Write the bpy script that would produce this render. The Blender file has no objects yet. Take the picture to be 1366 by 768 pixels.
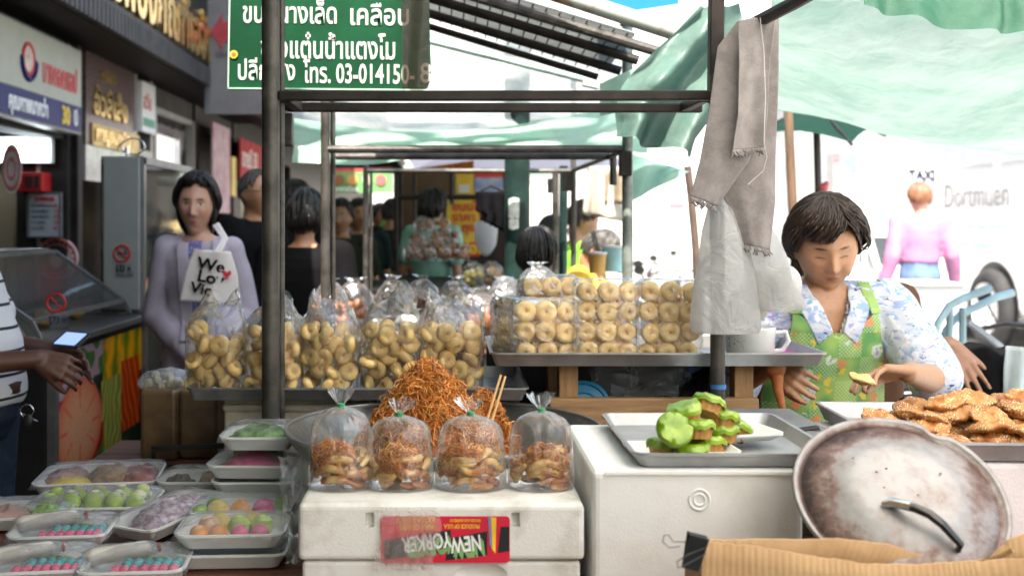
import bpy, bmesh, math, random
import numpy as np
from mathutils import Vector, Matrix, noise, Euler
from mathutils.bvhtree import BVHTree
random.seed(7)
R = math.radians
PI = math.pi
C = bpy.context.scene.collection
SC = bpy.context.scene

# ---------------------------------------------------------------- camera, sky, sun, exposure
F, H = 1465.0, 1.42            # focal length in photo pixels, eye height; the street runs along +Y
cam = bpy.data.objects.new('camera', bpy.data.cameras.new('camera'))
C.objects.link(cam)
cam.location = (0, 0, H)
cam.rotation_euler = (R(90), 0, 0)
cam.data.sensor_width = 36
cam.data.lens = 36 * F / 1366
cam.data.shift_x = 83 / 1366
cam.data.shift_y = -84 / 1366
cam.data.clip_start = .05
cam.data.clip_end = 600
cam.data.dof.use_dof = True
cam.data.dof.focus_distance = 2.25
cam.data.dof.aperture_fstop = 3.8
SC.camera = cam

SUN_EL, SUN_ROT = 60, 192       # high sun from behind the camera
w = bpy.data.worlds.new('World'); SC.world = w; w.use_nodes = True
nt = w.node_tree
sky = nt.nodes.new('ShaderNodeTexSky'); sky.sky_type = 'NISHITA'; sky.sun_disc = False
sky.sun_elevation = R(SUN_EL); sky.sun_rotation = R(SUN_ROT)
sky.air_density = 1.6; sky.dust_density = 4.0; sky.ozone_density = 1.0
bg = nt.nodes['Background']; bg.inputs[1].default_value = .11
nt.links.new(sky.outputs[0], bg.inputs[0])
sun = bpy.data.objects.new('sun', bpy.data.lights.new('sun', 'SUN')); C.objects.link(sun)
sun.data.energy = 3.4; sun.data.angle = R(.5); sun.data.color = (1, .925, .81)
# sky sun_rotation is measured clockwise from +Y seen from above
_d = Vector((math.sin(R(SUN_ROT)) * math.cos(R(SUN_EL)), math.cos(R(SUN_ROT)) * math.cos(R(SUN_EL)), math.sin(R(SUN_EL))))
sun.rotation_euler = _d.to_track_quat('Z', 'Y').to_euler()
SC.view_settings.view_transform = 'Standard'
SC.view_settings.look = 'None'
SC.view_settings.exposure = 2.15
SC.view_settings.gamma = 1
SC.view_settings.use_curve_mapping = False
SC.render.engine = 'CYCLES'
cy = SC.cycles
cy.use_denoising = True
cy.max_bounces = 10; cy.diffuse_bounces = 5; cy.glossy_bounces = 4; cy.transmission_bounces = 6
cy.transparent_max_bounces = 32
cy.caustics_reflective = False; cy.caustics_refractive = False
cy.sample_clamp_indirect = 6

# ---------------------------------------------------------------- geometry kit
def P(px, py, Y):
    return Vector(((px - 600) / F * Y, Y, H - (py - 300) / F * Y))
def PX(px, Y): return (px - 600) / F * Y
def PZ(py, Y): return H - (py - 300) / F * Y

def frame(z, x=(1, 0, 0)):
    z = Vector(z).normalized(); x = Vector(x)
    if abs(x.normalized().dot(z)) > .95: x = Vector((0, 1, 0)) if abs(z.y) < .9 else Vector((0, 0, 1))
    y = z.cross(x).normalized(); x = y.cross(z).normalized()
    return Matrix((x, y, z)).transposed()

def nz(p, s=1.0, o=0): return noise.noise(Vector((p[0] * s + o, p[1] * s + o * 1.7, p[2] * s - o)))

class MB:
    def __init__(s): s.v = []; s.f = []; s.m = []; s.cur = 0; s.c = {}
    def add(s, vs, fs):
        b = len(s.v); s.v += [Vector(v) for v in vs]
        for f in fs: s.f.append(tuple(b + i for i in f)); s.m.append(s.cur)
        return b
    def mat(s, i): s.cur = i; return s
    def box(s, c, d, M=None, taper=1.0):
        x, y, z = d[0] / 2, d[1] / 2, d[2] / 2
        vs = [Vector((a * x * (taper if k > 0 else 1), b * y * (taper if k > 0 else 1), k * z)) for k in (-1, 1) for b in (-1, 1) for a in (-1, 1)]
        if M: vs = [M @ v for v in vs]
        c = Vector(c)
        s.add([v + c for v in vs], [(0, 2, 3, 1), (4, 5, 7, 6), (0, 1, 5, 4), (2, 6, 7, 3), (0, 4, 6, 2), (1, 3, 7, 5)]); return s
    def span(s, a, b):
        a, b = Vector(a), Vector(b)
        return s.box((a + b) / 2, [abs(q) for q in (b - a)])
    def beam(s, a, b, w, h, up=(0, 0, 1)):
        a, b = Vector(a), Vector(b); z = (b - a)
        u = Vector(up); x = u.cross(z)
        if x.length < 1e-4: x = Vector((1, 0, 0))
        Mx = frame(z, x)
        return s.box((a + b) / 2, (w, h, z.length), Mx)
    def tube(s, pts, r, n=8, cap=True, flat=1.0):
        pts = [Vector(p) for p in pts]; k = len(pts)
        rs = r if isinstance(r, (list, tuple)) else [r] * k
        t = (pts[1] - pts[0]).normalized()
        fr = frame(t); vs = []
        for i, p in enumerate(pts):
            t2 = (pts[min(i + 1, k - 1)] - pts[max(i - 1, 0)])
            if t2.length > 1e-9:
                t2.normalize()
                q = t.rotation_difference(t2).to_matrix(); fr = q @ fr; t = t2
            for j in range(n):
                a = 2 * PI * j / n
                vs.append(p + fr @ Vector((math.cos(a) * rs[i], math.sin(a) * rs[i] * flat, 0)))
        fs = [(i * n + j, i * n + (j + 1) % n, (i + 1) * n + (j + 1) % n, (i + 1) * n + j) for i in range(k - 1) for j in range(n)]
        if cap: fs += [tuple(range(n))[::-1], tuple((k - 1) * n + j for j in range(n))]
        s.add(vs, fs); return s
    def loft(s, rings, closed=True, cap=True):
        n = len(rings[0]); k = len(rings); vs = [v for r in rings for v in r]
        fs = [(i * n + j, i * n + (j + 1) % n, (i + 1) * n + (j + 1) % n, (i + 1) * n + j) for i in range(k - 1) for j in range(n if closed else n - 1)]
        if cap: fs += [tuple(range(n))[::-1], tuple((k - 1) * n + j for j in range(n))]
        s.add(vs, fs); return s
    def lathe(s, prof, c=(0, 0, 0), n=32, M=None, cap=False, sx=1, sy=1):
        c = Vector(c); rings = []
        for r, z in prof:
            rg = [Vector((math.cos(2 * PI * j / n) * r * sx, math.sin(2 * PI * j / n) * r * sy, z)) for j in range(n)]
            rings.append([(M @ v if M else v) + c for v in rg])
        return s.loft(rings, cap=cap)
    def grid(s, fn, nu, nv):
        vs = [fn(i / (nu - 1), j / (nv - 1)) for i in range(nu) for j in range(nv)]
        fs = [(i * nv + j, (i + 1) * nv + j, (i + 1) * nv + j + 1, i * nv + j + 1) for i in range(nu - 1) for j in range(nv - 1)]
        s.add(vs, fs); return s
    def ball(s, c, r, nu=16, nv=10, M=None, fn=None):
        c = Vector(c); r = Vector(r) if not isinstance(r, (int, float)) else Vector((r, r, r))
        vs = []; fs = []
        for i in range(nv + 1):
            th = PI * i / nv
            for j in range(nu):
                a = 2 * PI * j / nu
                d = Vector((math.sin(th) * math.cos(a), math.sin(th) * math.sin(a), math.cos(th)))
                v = Vector((d.x * r.x, d.y * r.y, d.z * r.z))
                if fn: v = fn(d, v)
                vs.append((M @ v if M else v) + c)
        for i in range(nv):
            for j in range(nu):
                q = (i * nu + j, (i + 1) * nu + j, (i + 1) * nu + (j + 1) % nu, i * nu + (j + 1) % nu)
                fs.append(q)
        s.add(vs, fs); return s
    def capsule(s, a, ra, b, rb, n=14):
        a, b = Vector(a), Vector(b); d = b - a; L = d.length
        if L < 1e-5: return s.ball(a, max(ra, rb), n, n // 2)
        fr = frame(d); rings = []
        for i in range(5):
            th = PI / 2 * (1 - i / 4); rings.append((-ra * math.sin(th), ra * max(math.cos(th), .02)))
        for i in range(1, 4):
            t = i / 4; rings.append((L * t, ra + (rb - ra) * t))
        for i in range(5):
            th = PI / 2 * i / 4; rings.append((L + rb * math.sin(th), rb * max(math.cos(th), .02)))
        rr = [[a + fr @ Vector((math.cos(2 * PI * j / n) * r, math.sin(2 * PI * j / n) * r, z)) for j in range(n)] for z, r in rings]
        return s.loft(rr)
    def torus(s, c, Rr, r, M=None, nu=28, nv=12, fn=None):
        c = Vector(c); vs = []; fs = []
        for i in range(nu):
            a = 2 * PI * i / nu
            for j in range(nv):
                b = 2 * PI * j / nv
                v = Vector(((Rr + r * math.cos(b)) * math.cos(a), (Rr + r * math.cos(b)) * math.sin(a), r * math.sin(b)))
                if fn: v = fn(v)
                vs.append((M @ v if M else v) + c)
        fs = [(i * nv + j, ((i + 1) % nu) * nv + j, ((i + 1) % nu) * nv + (j + 1) % nv, i * nv + (j + 1) % nv) for i in range(nu) for j in range(nv)]
        s.add(vs, fs); return s
    def prism(s, outline, M, t):
        n = len(outline)
        vs = [M @ Vector((x, y, 0)) for x, y in outline] + [M @ Vector((x, y, t)) for x, y in outline]
        fs = [tuple(range(n))[::-1], tuple(range(n, 2 * n))] + [(i, (i + 1) % n, n + (i + 1) % n, n + i) for i in range(n)]
        s.add(vs, fs); return s
    def disc(s, c, M, rx, ry=None, n=28, t=.002):
        ry = ry or rx
        return s.prism([(math.cos(2 * PI * j / n) * rx, math.sin(2 * PI * j / n) * ry) for j in range(n)], Matrix.Translation(c) @ M.to_4x4(), t)
    def jitter(s, amp, sc, start=0, o=0):
        for i in range(start, len(s.v)):
            p = s.v[i]; s.v[i] = p + amp * Vector((nz(p, sc, 3 + o), nz(p, sc, 17 + o), nz(p, sc, 31 + o)))
        return s
    def build(s, name, mats, parent=None, smooth=35, bevel=0, bseg=2, subsurf=0, solid=0, origin=None, local=False):
        me = bpy.data.meshes.new(name)
        if not isinstance(mats, (list, tuple)): mats = [mats]
        vs = s.v
        if parent is not None: off = Vector((0, 0, 0)) if local else ORG.get(parent.name, Vector((0, 0, 0)))
        elif origin is not None: off = Vector(origin)
        else:
            a = np.array([tuple(v) for v in vs]); lo, hi = a.min(0), a.max(0)
            off = Vector(((lo[0] + hi[0]) / 2, (lo[1] + hi[1]) / 2, lo[2]))
        me.from_pydata([tuple(v - off) for v in vs], [], s.f)
        for m_ in mats: me.materials.append(m_)
        me.polygons.foreach_set('material_index', s.m)
        me.update()
        if s.c:
            at = me.color_attributes.new('Col', 'FLOAT_COLOR', 'POINT')
            for i in range(len(me.vertices)): at.data[i].color = s.c.get(i, (.5, .5, .5, 1))
        return link(name, me, parent, off, smooth, bevel, bseg, subsurf, solid)

ORG = {}
def link(name, me, parent=None, off=None, smooth=35, bevel=0, bseg=2, subsurf=0, solid=0):
    if smooth:
        me.shade_smooth()
        if smooth < 180: me.set_sharp_from_angle(angle=R(smooth))
    o = bpy.data.objects.new(name, me); C.objects.link(o)
    if parent is not None: o.parent = parent; ORG[o.name] = off if off is not None else Vector((0, 0, 0))
    elif off is not None: o.location = off; ORG[o.name] = Vector(off)
    if solid:
        md = o.modifiers.new('solid', 'SOLIDIFY'); md.thickness = solid; md.offset = 0
    if bevel:
        md = o.modifiers.new('bevel', 'BEVEL'); md.width = bevel; md.segments = bseg; md.limit_method = 'ANGLE'; md.angle_limit = R(40)
    if subsurf:
        md = o.modifiers.new('sub', 'SUBSURF'); md.levels = subsurf; md.render_levels = subsurf
    return o

def thing(name, label, cat, loc=(0, 0, 0), group=None):
    o = bpy.data.objects.new(name, None); C.objects.link(o)
    o.empty_display_size = .05
    o.location = loc; ORG[o.name] = Vector(loc)
    return tag(o, label, cat, group)
def tag(o, label, cat, group=None):
    o['label'] = label; o['category'] = cat
    if group: o['group'] = group
    return o
def struct(o, label=None):
    o['kind'] = 'structure'
    if label: o['label'] = label
    return o
def kids(o): return KID.get(o.name, [])
KID = {}
def copy_tree(o, loc=None, rot=None, label=None, parent=None, scale=None, tree=None):
    if tree is None:
        tree = {}
        for q in bpy.data.objects:
            if q.parent: tree.setdefault(q.parent.name, []).append(q)
    c = o.copy(); C.objects.link(c)
    if parent is not None: c.parent = parent
    if loc is not None: c.location = loc
    if rot is not None: c.rotation_euler = rot
    if scale is not None: c.scale = scale if isinstance(scale, (tuple, list)) else (scale,) * 3
    if label: c['label'] = label
    for ch in tree.get(o.name, []): copy_tree(ch, parent=c, tree=tree)
    return c

# ---------------------------------------------------------------- materials
_MC = {}
def _new(name):
    m = bpy.data.materials.new(name); m.use_nodes = True
    return m, m.node_tree, m.node_tree.nodes['Principled BSDF']
def lin(r, g, b):
    f = lambda c: c / 12.92 if c <= .04045 else ((c + .055) / 1.055) ** 2.4
    return (f(r / 255), f(g / 255), f(b / 255))
def M(name, col, rough=.6, metal=0, var=.18, scale=6, bump=0, bscale=60, col2=None, lo=.4, hi=.6, detail=4, spec=.5, stretch=None, sub=0, coat=0, rand=0, emit=None, estr=0):
    if name in _MC: return _MC[name]
    m, t, b = _new(name); n = t.nodes; L = t.links
    tc = n.new('ShaderNodeTexCoord'); mp = n.new('ShaderNodeMapping'); L.new(tc.outputs['Object'], mp.inputs[0])
    if stretch: mp.inputs['Scale'].default_value = stretch
    no = n.new('ShaderNodeTexNoise'); no.inputs['Scale'].default_value = scale; no.inputs['Detail'].default_value = detail; no.inputs['Roughness'].default_value = .62
    L.new(mp.outputs[0], no.inputs['Vector'])
    rp = n.new('ShaderNodeValToRGB'); e = rp.color_ramp.elements
    e[0].position = lo; e[1].position = hi
    c1 = tuple(max(0, q * (1 - var)) for q in col); c2 = col2 if col2 else tuple(min(1, q * (1 + var)) for q in col)
    if col2: c1 = col
    e[0].color = (*c1, 1); e[1].color = (*c2, 1)
    L.new(no.outputs[0], rp.inputs[0])
    src = rp.outputs[0]
    if rand:
        oi = n.new('ShaderNodeObjectInfo'); hs = n.new('ShaderNodeHueSaturation')
        mr = n.new('ShaderNodeMapRange'); mr.inputs['To Min'].default_value = 1 - rand; mr.inputs['To Max'].default_value = 1 + rand
        L.new(oi.outputs['Random'], mr.inputs[0]); L.new(mr.outputs[0], hs.inputs['Value']); L.new(src, hs.inputs['Color']); src = hs.outputs[0]
    L.new(src, b.inputs['Base Color'])
    b.inputs['Roughness'].default_value = rough; b.inputs['Metallic'].default_value = metal
    b.inputs['Specular IOR Level'].default_value = spec
    if sub:
        b.inputs['Subsurface Weight'].default_value = sub; b.inputs['Subsurface Radius'].default_value = (.02, .008, .004); b.inputs['Subsurface Scale'].default_value = .6
    if coat: b.inputs['Coat Weight'].default_value = coat; b.inputs['Coat Roughness'].default_value = .15
    if emit: b.inputs['Emission Color'].default_value = (*emit, 1); b.inputs['Emission Strength'].default_value = estr
    if bump:
        n2 = n.new('ShaderNodeTexNoise'); n2.inputs['Scale'].default_value = bscale; n2.inputs['Detail'].default_value = 5
        L.new(mp.outputs[0], n2.inputs['Vector'])
        bp = n.new('ShaderNodeBump'); bp.inputs['Strength'].default_value = min(1, bump); bp.inputs['Distance'].default_value = .004
        L.new(n2.outputs[0], bp.inputs['Height']); L.new(bp.outputs[0], b.inputs['Normal'])
    _MC[name] = m; return m

def MV(name, rough=.6, bump=0, bscale=80, metal=0, sub=0, coat=0, var=.1, emit=0, spec=.5):
    """colour printed on the mesh as a point colour attribute (skin tones, printed pictures)"""
    if name in _MC: return _MC[name]
    m, t, b = _new(name); n = t.nodes; L = t.links
    at = n.new('ShaderNodeVertexColor'); at.layer_name = 'Col'
    tc = n.new('ShaderNodeTexCoord'); no = n.new('ShaderNodeTexNoise'); no.inputs['Scale'].default_value = bscale; no.inputs['Detail'].default_value = 5
    L.new(tc.outputs['Object'], no.inputs['Vector'])
    hs = n.new('ShaderNodeHueSaturation'); mr = n.new('ShaderNodeMapRange')
    mr.inputs['To Min'].default_value = 1 - var; mr.inputs['To Max'].default_value = 1 + var
    L.new(no.outputs[0], mr.inputs[0]); L.new(mr.outputs[0], hs.inputs['Value']); L.new(at.outputs[0], hs.inputs['Color'])
    L.new(hs.outputs[0], b.inputs['Base Color']); b.inputs['Roughness'].default_value = rough; b.inputs['Metallic'].default_value = metal; b.inputs['Specular IOR Level'].default_value = spec
    if sub:
        b.inputs['Subsurface Weight'].default_value = sub; b.inputs['Subsurface Radius'].default_value = (.012, .005, .003); b.inputs['Subsurface Scale'].default_value = .5
    if coat: b.inputs['Coat Weight'].default_value = coat
    if emit: L.new(hs.outputs[0], b.inputs['Emission Color']); b.inputs['Emission Strength'].default_value = emit
    if bump:
        bp = n.new('ShaderNodeBump'); bp.inputs['Strength'].default_value = bump; bp.inputs['Distance'].default_value = .002
        L.new(no.outputs[0], bp.inputs['Height']); L.new(bp.outputs[0], b.inputs['Normal'])
    _MC[name] = m; return m

def film(name, tint=(1, 1, 1), haze=.05, gloss=.55, rough=.07, bump=.6, bscale=26, whit=(.85, .87, .88), rim=.25, stretch=None):
    """thin clear plastic: mostly see-through, bright where it mirrors the sky, a little milky, edges whitened in place of reflected glare"""
    if name in _MC: return _MC[name]
    m, t, b = _new(name); n = t.nodes; L = t.links; n.remove(b); out = n['Material Output']
    tc = n.new('ShaderNodeTexCoord'); no = n.new('ShaderNodeTexNoise'); no.inputs['Scale'].default_value = bscale; no.inputs['Detail'].default_value = 3; no.inputs['Distortion'].default_value = 1.2
    mp = n.new('ShaderNodeMapping'); mp.inputs['Scale'].default_value = stretch or (1, 1, 1); L.new(tc.outputs['Object'], mp.inputs[0]); L.new(mp.outputs[0], no.inputs['Vector'])
    bp = n.new('ShaderNodeBump'); bp.inputs['Strength'].default_value = bump; bp.inputs['Distance'].default_value = .012
    L.new(no.outputs[0], bp.inputs['Height'])
    tr = n.new('ShaderNodeBsdfTransparent'); tr.inputs[0].default_value = (*tint, 1)
    gl = n.new('ShaderNodeBsdfGlossy'); gl.inputs['Roughness'].default_value = rough; gl.inputs[0].default_value = (.95, .97, 1, 1); L.new(bp.outputs[0], gl.inputs['Normal'])
    tl = n.new('ShaderNodeBsdfTranslucent'); tl.inputs[0].default_value = (*whit, 1); L.new(bp.outputs[0], tl.inputs['Normal'])
    df = n.new('ShaderNodeBsdfDiffuse'); df.inputs[0].default_value = (*whit, 1); L.new(bp.outputs[0], df.inputs['Normal'])
    hz = n.new('ShaderNodeMixShader'); hz.inputs[0].default_value = .5; L.new(tl.outputs[0], hz.inputs[1]); L.new(df.outputs[0], hz.inputs[2])
    lw = n.new('ShaderNodeLayerWeight'); lw.inputs[0].default_value = .35; L.new(bp.outputs[0], lw.inputs['Normal'])
    ma = n.new('ShaderNodeMath'); ma.operation = 'MULTIPLY_ADD'; ma.inputs[1].default_value = rim; ma.inputs[2].default_value = haze; L.new(lw.outputs['Facing'], ma.inputs[0])  # glancing edges turn white, standing in for bright reflections
    m1 = n.new('ShaderNodeMixShader'); L.new(ma.outputs[0], m1.inputs[0]); L.new(tr.outputs[0], m1.inputs[1]); L.new(hz.outputs[0], m1.inputs[2])
    fr = n.new('ShaderNodeFresnel'); fr.inputs[0].default_value = 1.45; L.new(bp.outputs[0], fr.inputs['Normal'])
    mg = n.new('ShaderNodeMath'); mg.operation = 'MULTIPLY'; mg.use_clamp = True; mg.inputs[1].default_value = gloss * 2.2; L.new(fr.outputs[0], mg.inputs[0])
    mi = n.new('ShaderNodeMath'); mi.operation = 'MINIMUM'; mi.inputs[1].default_value = gloss * .8; L.new(mg.outputs[0], mi.inputs[0]); mg = mi
    m2 = n.new('ShaderNodeMixShader'); L.new(mg.outputs[0], m2.inputs[0]); L.new(m1.outputs[0], m2.inputs[1]); L.new(gl.outputs[0], m2.inputs[2])
    L.new(m2.outputs[0], out.inputs[0])
    _MC[name] = m; return m

def sheet(name, col, trans=.6, rough=.7, clear=0.0, col2=None, scale=3, bump=.3, lo=.35, hi=.7, bscale=14, shine=.03):
    """tarpaulin or cloth that lets daylight through"""
    if name in _MC: return _MC[name]
    m, t, b = _new(name); n = t.nodes; L = t.links; n.remove(b); out = n['Material Output']
    tc = n.new('ShaderNodeTexCoord'); no = n.new('ShaderNodeTexNoise'); no.inputs['Scale'].default_value = scale; no.inputs['Detail'].default_value = 7; no.inputs['Roughness'].default_value = .65
    L.new(tc.outputs['Object'], no.inputs['Vector'])
    rp = n.new('ShaderNodeValToRGB'); e = rp.color_ramp.elements; e[0].position = lo; e[1].position = hi
    e[0].color = (*col, 1); e[1].color = (*(col2 or col), 1); L.new(no.outputs[0], rp.inputs[0])
    n2 = n.new('ShaderNodeTexNoise'); n2.inputs['Scale'].default_value = bscale; n2.inputs['Detail'].default_value = 4; n2.inputs['Distortion'].default_value = .8
    L.new(tc.outputs['Object'], n2.inputs['Vector'])
    bp = n.new('ShaderNodeBump'); bp.inputs['Strength'].default_value = bump; bp.inputs['Distance'].default_value = .03; L.new(n2.outputs[0], bp.inputs['Height'])
    df = n.new('ShaderNodeBsdfDiffuse'); tl = n.new('ShaderNodeBsdfTranslucent'); gl = n.new('ShaderNodeBsdfGlossy'); gl.inputs['Roughness'].default_value = rough * .5
    for q in (df, tl): L.new(rp.outputs[0], q.inputs[0]); L.new(bp.outputs[0], q.inputs['Normal'])
    L.new(bp.outputs[0], gl.inputs['Normal'])
    m1 = n.new('ShaderNodeMixShader'); m1.inputs[0].default_value = trans; L.new(df.outputs[0], m1.inputs[1]); L.new(tl.outputs[0], m1.inputs[2])
    m2 = n.new('ShaderNodeMixShader'); m2.inputs[0].default_value = shine; L.new(m1.outputs[0], m2.inputs[1]); L.new(gl.outputs[0], m2.inputs[2])
    last = m2
    if clear:
        tr = n.new('ShaderNodeBsdfTransparent'); m3 = n.new('ShaderNodeMixShader'); m3.inputs[0].default_value = clear
        L.new(m2.outputs[0], m3.inputs[1]); L.new(tr.outputs[0], m3.inputs[2]); last = m3
    L.new(last.outputs[0], out.inputs[0])
    _MC[name] = m; return m

def glow(name, col, strength):
    if name in _MC: return _MC[name]
    m, t, b = _new(name); b.inputs['Base Color'].default_value = (*col, 1); b.inputs['Emission Color'].default_value = (*col, 1); b.inputs['Emission Strength'].default_value = strength
    b.inputs['Roughness'].default_value = .4
    _MC[name] = m; return m

def text(name, s, size, o, xd, mat, parent, up=(0, 0, 1), extrude=.001, align='LEFT', bold=0, shear=0, sx=1.0, fit=0):
    """lettering: o = baseline start, xd = reading direction, up = letter up"""
    cu = bpy.data.curves.new(name, 'FONT'); cu.body = s; cu.size = size; cu.extrude = extrude; cu.align_x = align; cu.offset = bold; cu.shear = shear
    cu.resolution_u = 3
    ob = bpy.data.objects.new('tmp', cu); C.objects.link(ob)
    dg = bpy.context.evaluated_depsgraph_get()
    me = bpy.data.meshes.new_from_object(ob.evaluated_get(dg)); me.name = name
    bpy.data.objects.remove(ob)
    if fit:
        xs = [v.co.x for v in me.vertices]; sx = fit / (max(xs) - min(xs))
    x = Vector(xd).normalized(); u = Vector(up).normalized(); z = x.cross(u)
    Mx = Matrix((x * sx, u, z)).transposed().to_4x4(); Mx.translation = Vector(o)
    off = ORG.get(parent.name, Vector((0, 0, 0)))
    me.transform(Matrix.Translation(-off) @ Mx)
    me.materials.clear(); me.materials.append(mat)
    ob = bpy.data.objects.new(name, me); C.objects.link(ob); ob.parent = parent; ORG[ob.name] = off
    return ob
# ================================================================ palette
asphalt = M('pale_concrete_road', (.33, .33, .32), .9, scale=3, var=.3, bump=.4, bscale=180)
paving = M('paving', (.075, .07, .065), .85, scale=2.5, var=.3, bump=.3, bscale=120)
kerbm = M('kerb_concrete', (.42, .41, .38), .9, var=.25)
roadwhite = M('road_paint', (.75, .75, .72), .8, var=.15)
plaster = M('plaster_cream', (.52, .47, .38), .85, var=.15, scale=2)
plaster2 = M('plaster_grey', (.45, .45, .44), .85, var=.15, scale=2)
plasterw = M('plaster_white', (.60, .59, .57), .85, var=.1, scale=2)
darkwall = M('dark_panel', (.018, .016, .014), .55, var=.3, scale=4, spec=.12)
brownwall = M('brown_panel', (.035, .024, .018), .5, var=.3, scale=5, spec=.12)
granite = M('polished_granite', (.13, .09, .085), .18, var=.35, scale=60, detail=6, spec=.12)
granitel = M('granite_painted_sheen', (.34, .29, .29), .15, var=.2, scale=8)
alu = M('aluminium', (.30, .29, .28), .4, metal=.6, var=.1)
alud = M('dark_aluminium', (.20, .20, .20), .4, metal=.6, var=.2)
gold = M('gold_letters', (.80, .55, .20), .25, metal=.9, var=.2, scale=20)
signwhite = M('sign_acrylic', (.33, .34, .29), .4, var=.05, emit=(.8, .8, .7), estr=.02, spec=.12)
signblue = M('sign_blue', (.008, .013, .12), .4, var=.1, spec=.12)
signred = M('sign_red', (.55, .02, .02), .4, var=.1)
redcloth = M('red_banner', (.50, .02, .025), .6, var=.2, spec=.12)
yel = M('yellow_print', (.80, .55, .03), .5, var=.1)
white = M('white_paint', (.78, .78, .77), .45, var=.05)
whitelorry = M('lorry_paint', (.80, .80, .80), .35, var=.03, scale=1)
black = M('black_plastic', (.012, .012, .013), .45, var=.3)
rubber = M('tyre_rubber', (.03, .03, .032), .8, var=.25)
chrome = M('chrome', (.7, .7, .7), .18, metal=1, var=.05)
glassd = M('dark_glass', (.03, .035, .04), .06, var=.1, spec=.8)
clearglass = film('clear_glass', haze=.03, gloss=.5, rough=.02, bump=0, rim=.05)
reflglass = film('smoky_glass', tint=(.55, .55, .52), haze=.04, gloss=.75, rough=.05, bump=.05, bscale=3, rim=.1)

# ================================================================ ground
mb = MB(); mb.span((-40, -6, -.02), (1.95, 120, 0)); struct(mb.build('pavement', paving, smooth=0))
mb = MB(); mb.grid(lambda u, v: Vector((1.9 + u * 200 - 0, -60 + v * 260, -.14)), 2, 2); struct(mb.build('road', asphalt, smooth=0))
mb = MB(); mb.grid(lambda u, v: Vector((-400 + u * 800, -300 + v * 800, -.16)), 2, 2); struct(mb.build('ground', paving, smooth=0))
mb = MB()
for i in range(60):
    mb.span((1.952, -6 + i * 1.2, -.14), (2.12, -6 + i * 1.2 + 1.19, .003))
struct(mb.build('kerb', kerbm, bevel=.012, smooth=0))
mb = MB()
for i in range(14): mb.span((5.3, -4 + i * 5, -.138), (5.42, -4 + i * 5 + 2.4, -.132))
struct(mb.build('road_marking', roadwhite, smooth=0))

# ================================================================ shop row on the left (front plane X = -2.6)
WX = -2.6
def shop(label, y0, y1, wallm, top=7.5):
    t = thing('shophouse', label, 'shophouse', (WX, (y0 + y1) / 2, 0), 'shophouses along the pavement')
    mb = MB(); mb.span((-2.23, y0 + .003, 2.82), (-9, y1 - .003, top)); mb.build('upper_wall', wallm, t, smooth=0)
    return t
s0 = shop('shuttered shophouse behind the photographer', -14, 2.0, plaster2)
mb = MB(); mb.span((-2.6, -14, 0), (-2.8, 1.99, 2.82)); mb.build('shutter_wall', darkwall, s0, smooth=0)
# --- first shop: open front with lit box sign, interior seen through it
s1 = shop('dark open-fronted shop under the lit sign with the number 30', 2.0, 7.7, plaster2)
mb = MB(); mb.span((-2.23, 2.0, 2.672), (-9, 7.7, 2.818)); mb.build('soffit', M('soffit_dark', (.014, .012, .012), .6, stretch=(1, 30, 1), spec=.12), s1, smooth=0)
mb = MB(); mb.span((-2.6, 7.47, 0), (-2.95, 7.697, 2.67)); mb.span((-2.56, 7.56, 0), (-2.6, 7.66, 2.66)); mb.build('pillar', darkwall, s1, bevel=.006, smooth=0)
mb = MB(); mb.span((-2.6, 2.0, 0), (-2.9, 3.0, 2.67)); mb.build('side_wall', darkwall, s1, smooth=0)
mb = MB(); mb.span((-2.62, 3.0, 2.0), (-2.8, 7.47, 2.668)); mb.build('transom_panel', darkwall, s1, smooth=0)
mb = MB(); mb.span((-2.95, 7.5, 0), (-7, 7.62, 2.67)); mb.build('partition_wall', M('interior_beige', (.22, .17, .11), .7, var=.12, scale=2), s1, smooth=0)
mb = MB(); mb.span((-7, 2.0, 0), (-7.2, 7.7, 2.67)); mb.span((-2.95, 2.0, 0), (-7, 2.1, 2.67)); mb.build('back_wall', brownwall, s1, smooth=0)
mb = MB()
for k in range(7): mb.span((-2.625 - k * .02, 7.497 - .012, 0.9), (-2.64 - k * .02, 7.497, 1.99))
mb.span((-2.78, 7.44, .9), (-2.80, 7.497, 1.99)); mb.build('folding_shutter', alud, s1, smooth=0)
# lit box sign
sg = thing('lightbox_sign', 'white and blue lit sign with red Thai lettering and yellow number 30', 'sign', (-2.55, 6.7, 2.03))
mb = MB(); mb.span((-2.60, 5.3, 2.03), (-2.5, 7.45, 2.60)); mb.build('case', alud, sg, smooth=0)
mb = MB(); mb.span((-2.5, 5.32, 2.215), (-2.494, 7.43, 2.585)); mb.build('white_panel', signwhite, sg, smooth=0)
mb = MB(); mb.span((-2.5, 5.32, 2.045), (-2.494, 7.43, 2.21)); mb.build('blue_panel', signblue, sg, smooth=0)
text('red_lettering', 'บางกอกแลป', .20, (-2.493, 6.72, 2.30), (0, 1, 0), signred, sg, bold=.006, sx=.62, extrude=.003)
text('white_lettering', 'คุณภาพมากว่า', .13, (-2.493, 6.20, 2.085), (0, 1, 0), white, sg, bold=.005, sx=.82, extrude=.003)
text('yellow_lettering', '30', .16, (-2.493, 7.06, 2.075), (0, 1, 0), yel, sg, bold=.006, extrude=.003, sx=.9)
text('white_lettering', 'ปี', .13, (-2.493, 7.28, 2.085), (0, 1, 0), white, sg, bold=.005, extrude=.003)
mb = MB()
Mx = frame((1, 0, 0), (0, 1, 0))
mb.torus((-2.492, 6.5, 2.40), .085, .008, Mx); mb.torus((-2.492, 6.5, 2.40), .10, .004, Mx)
mb.mat(1).disc((-2.4935, 6.5, 2.40), Mx, .083, t=.002); mb.mat(2)
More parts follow.
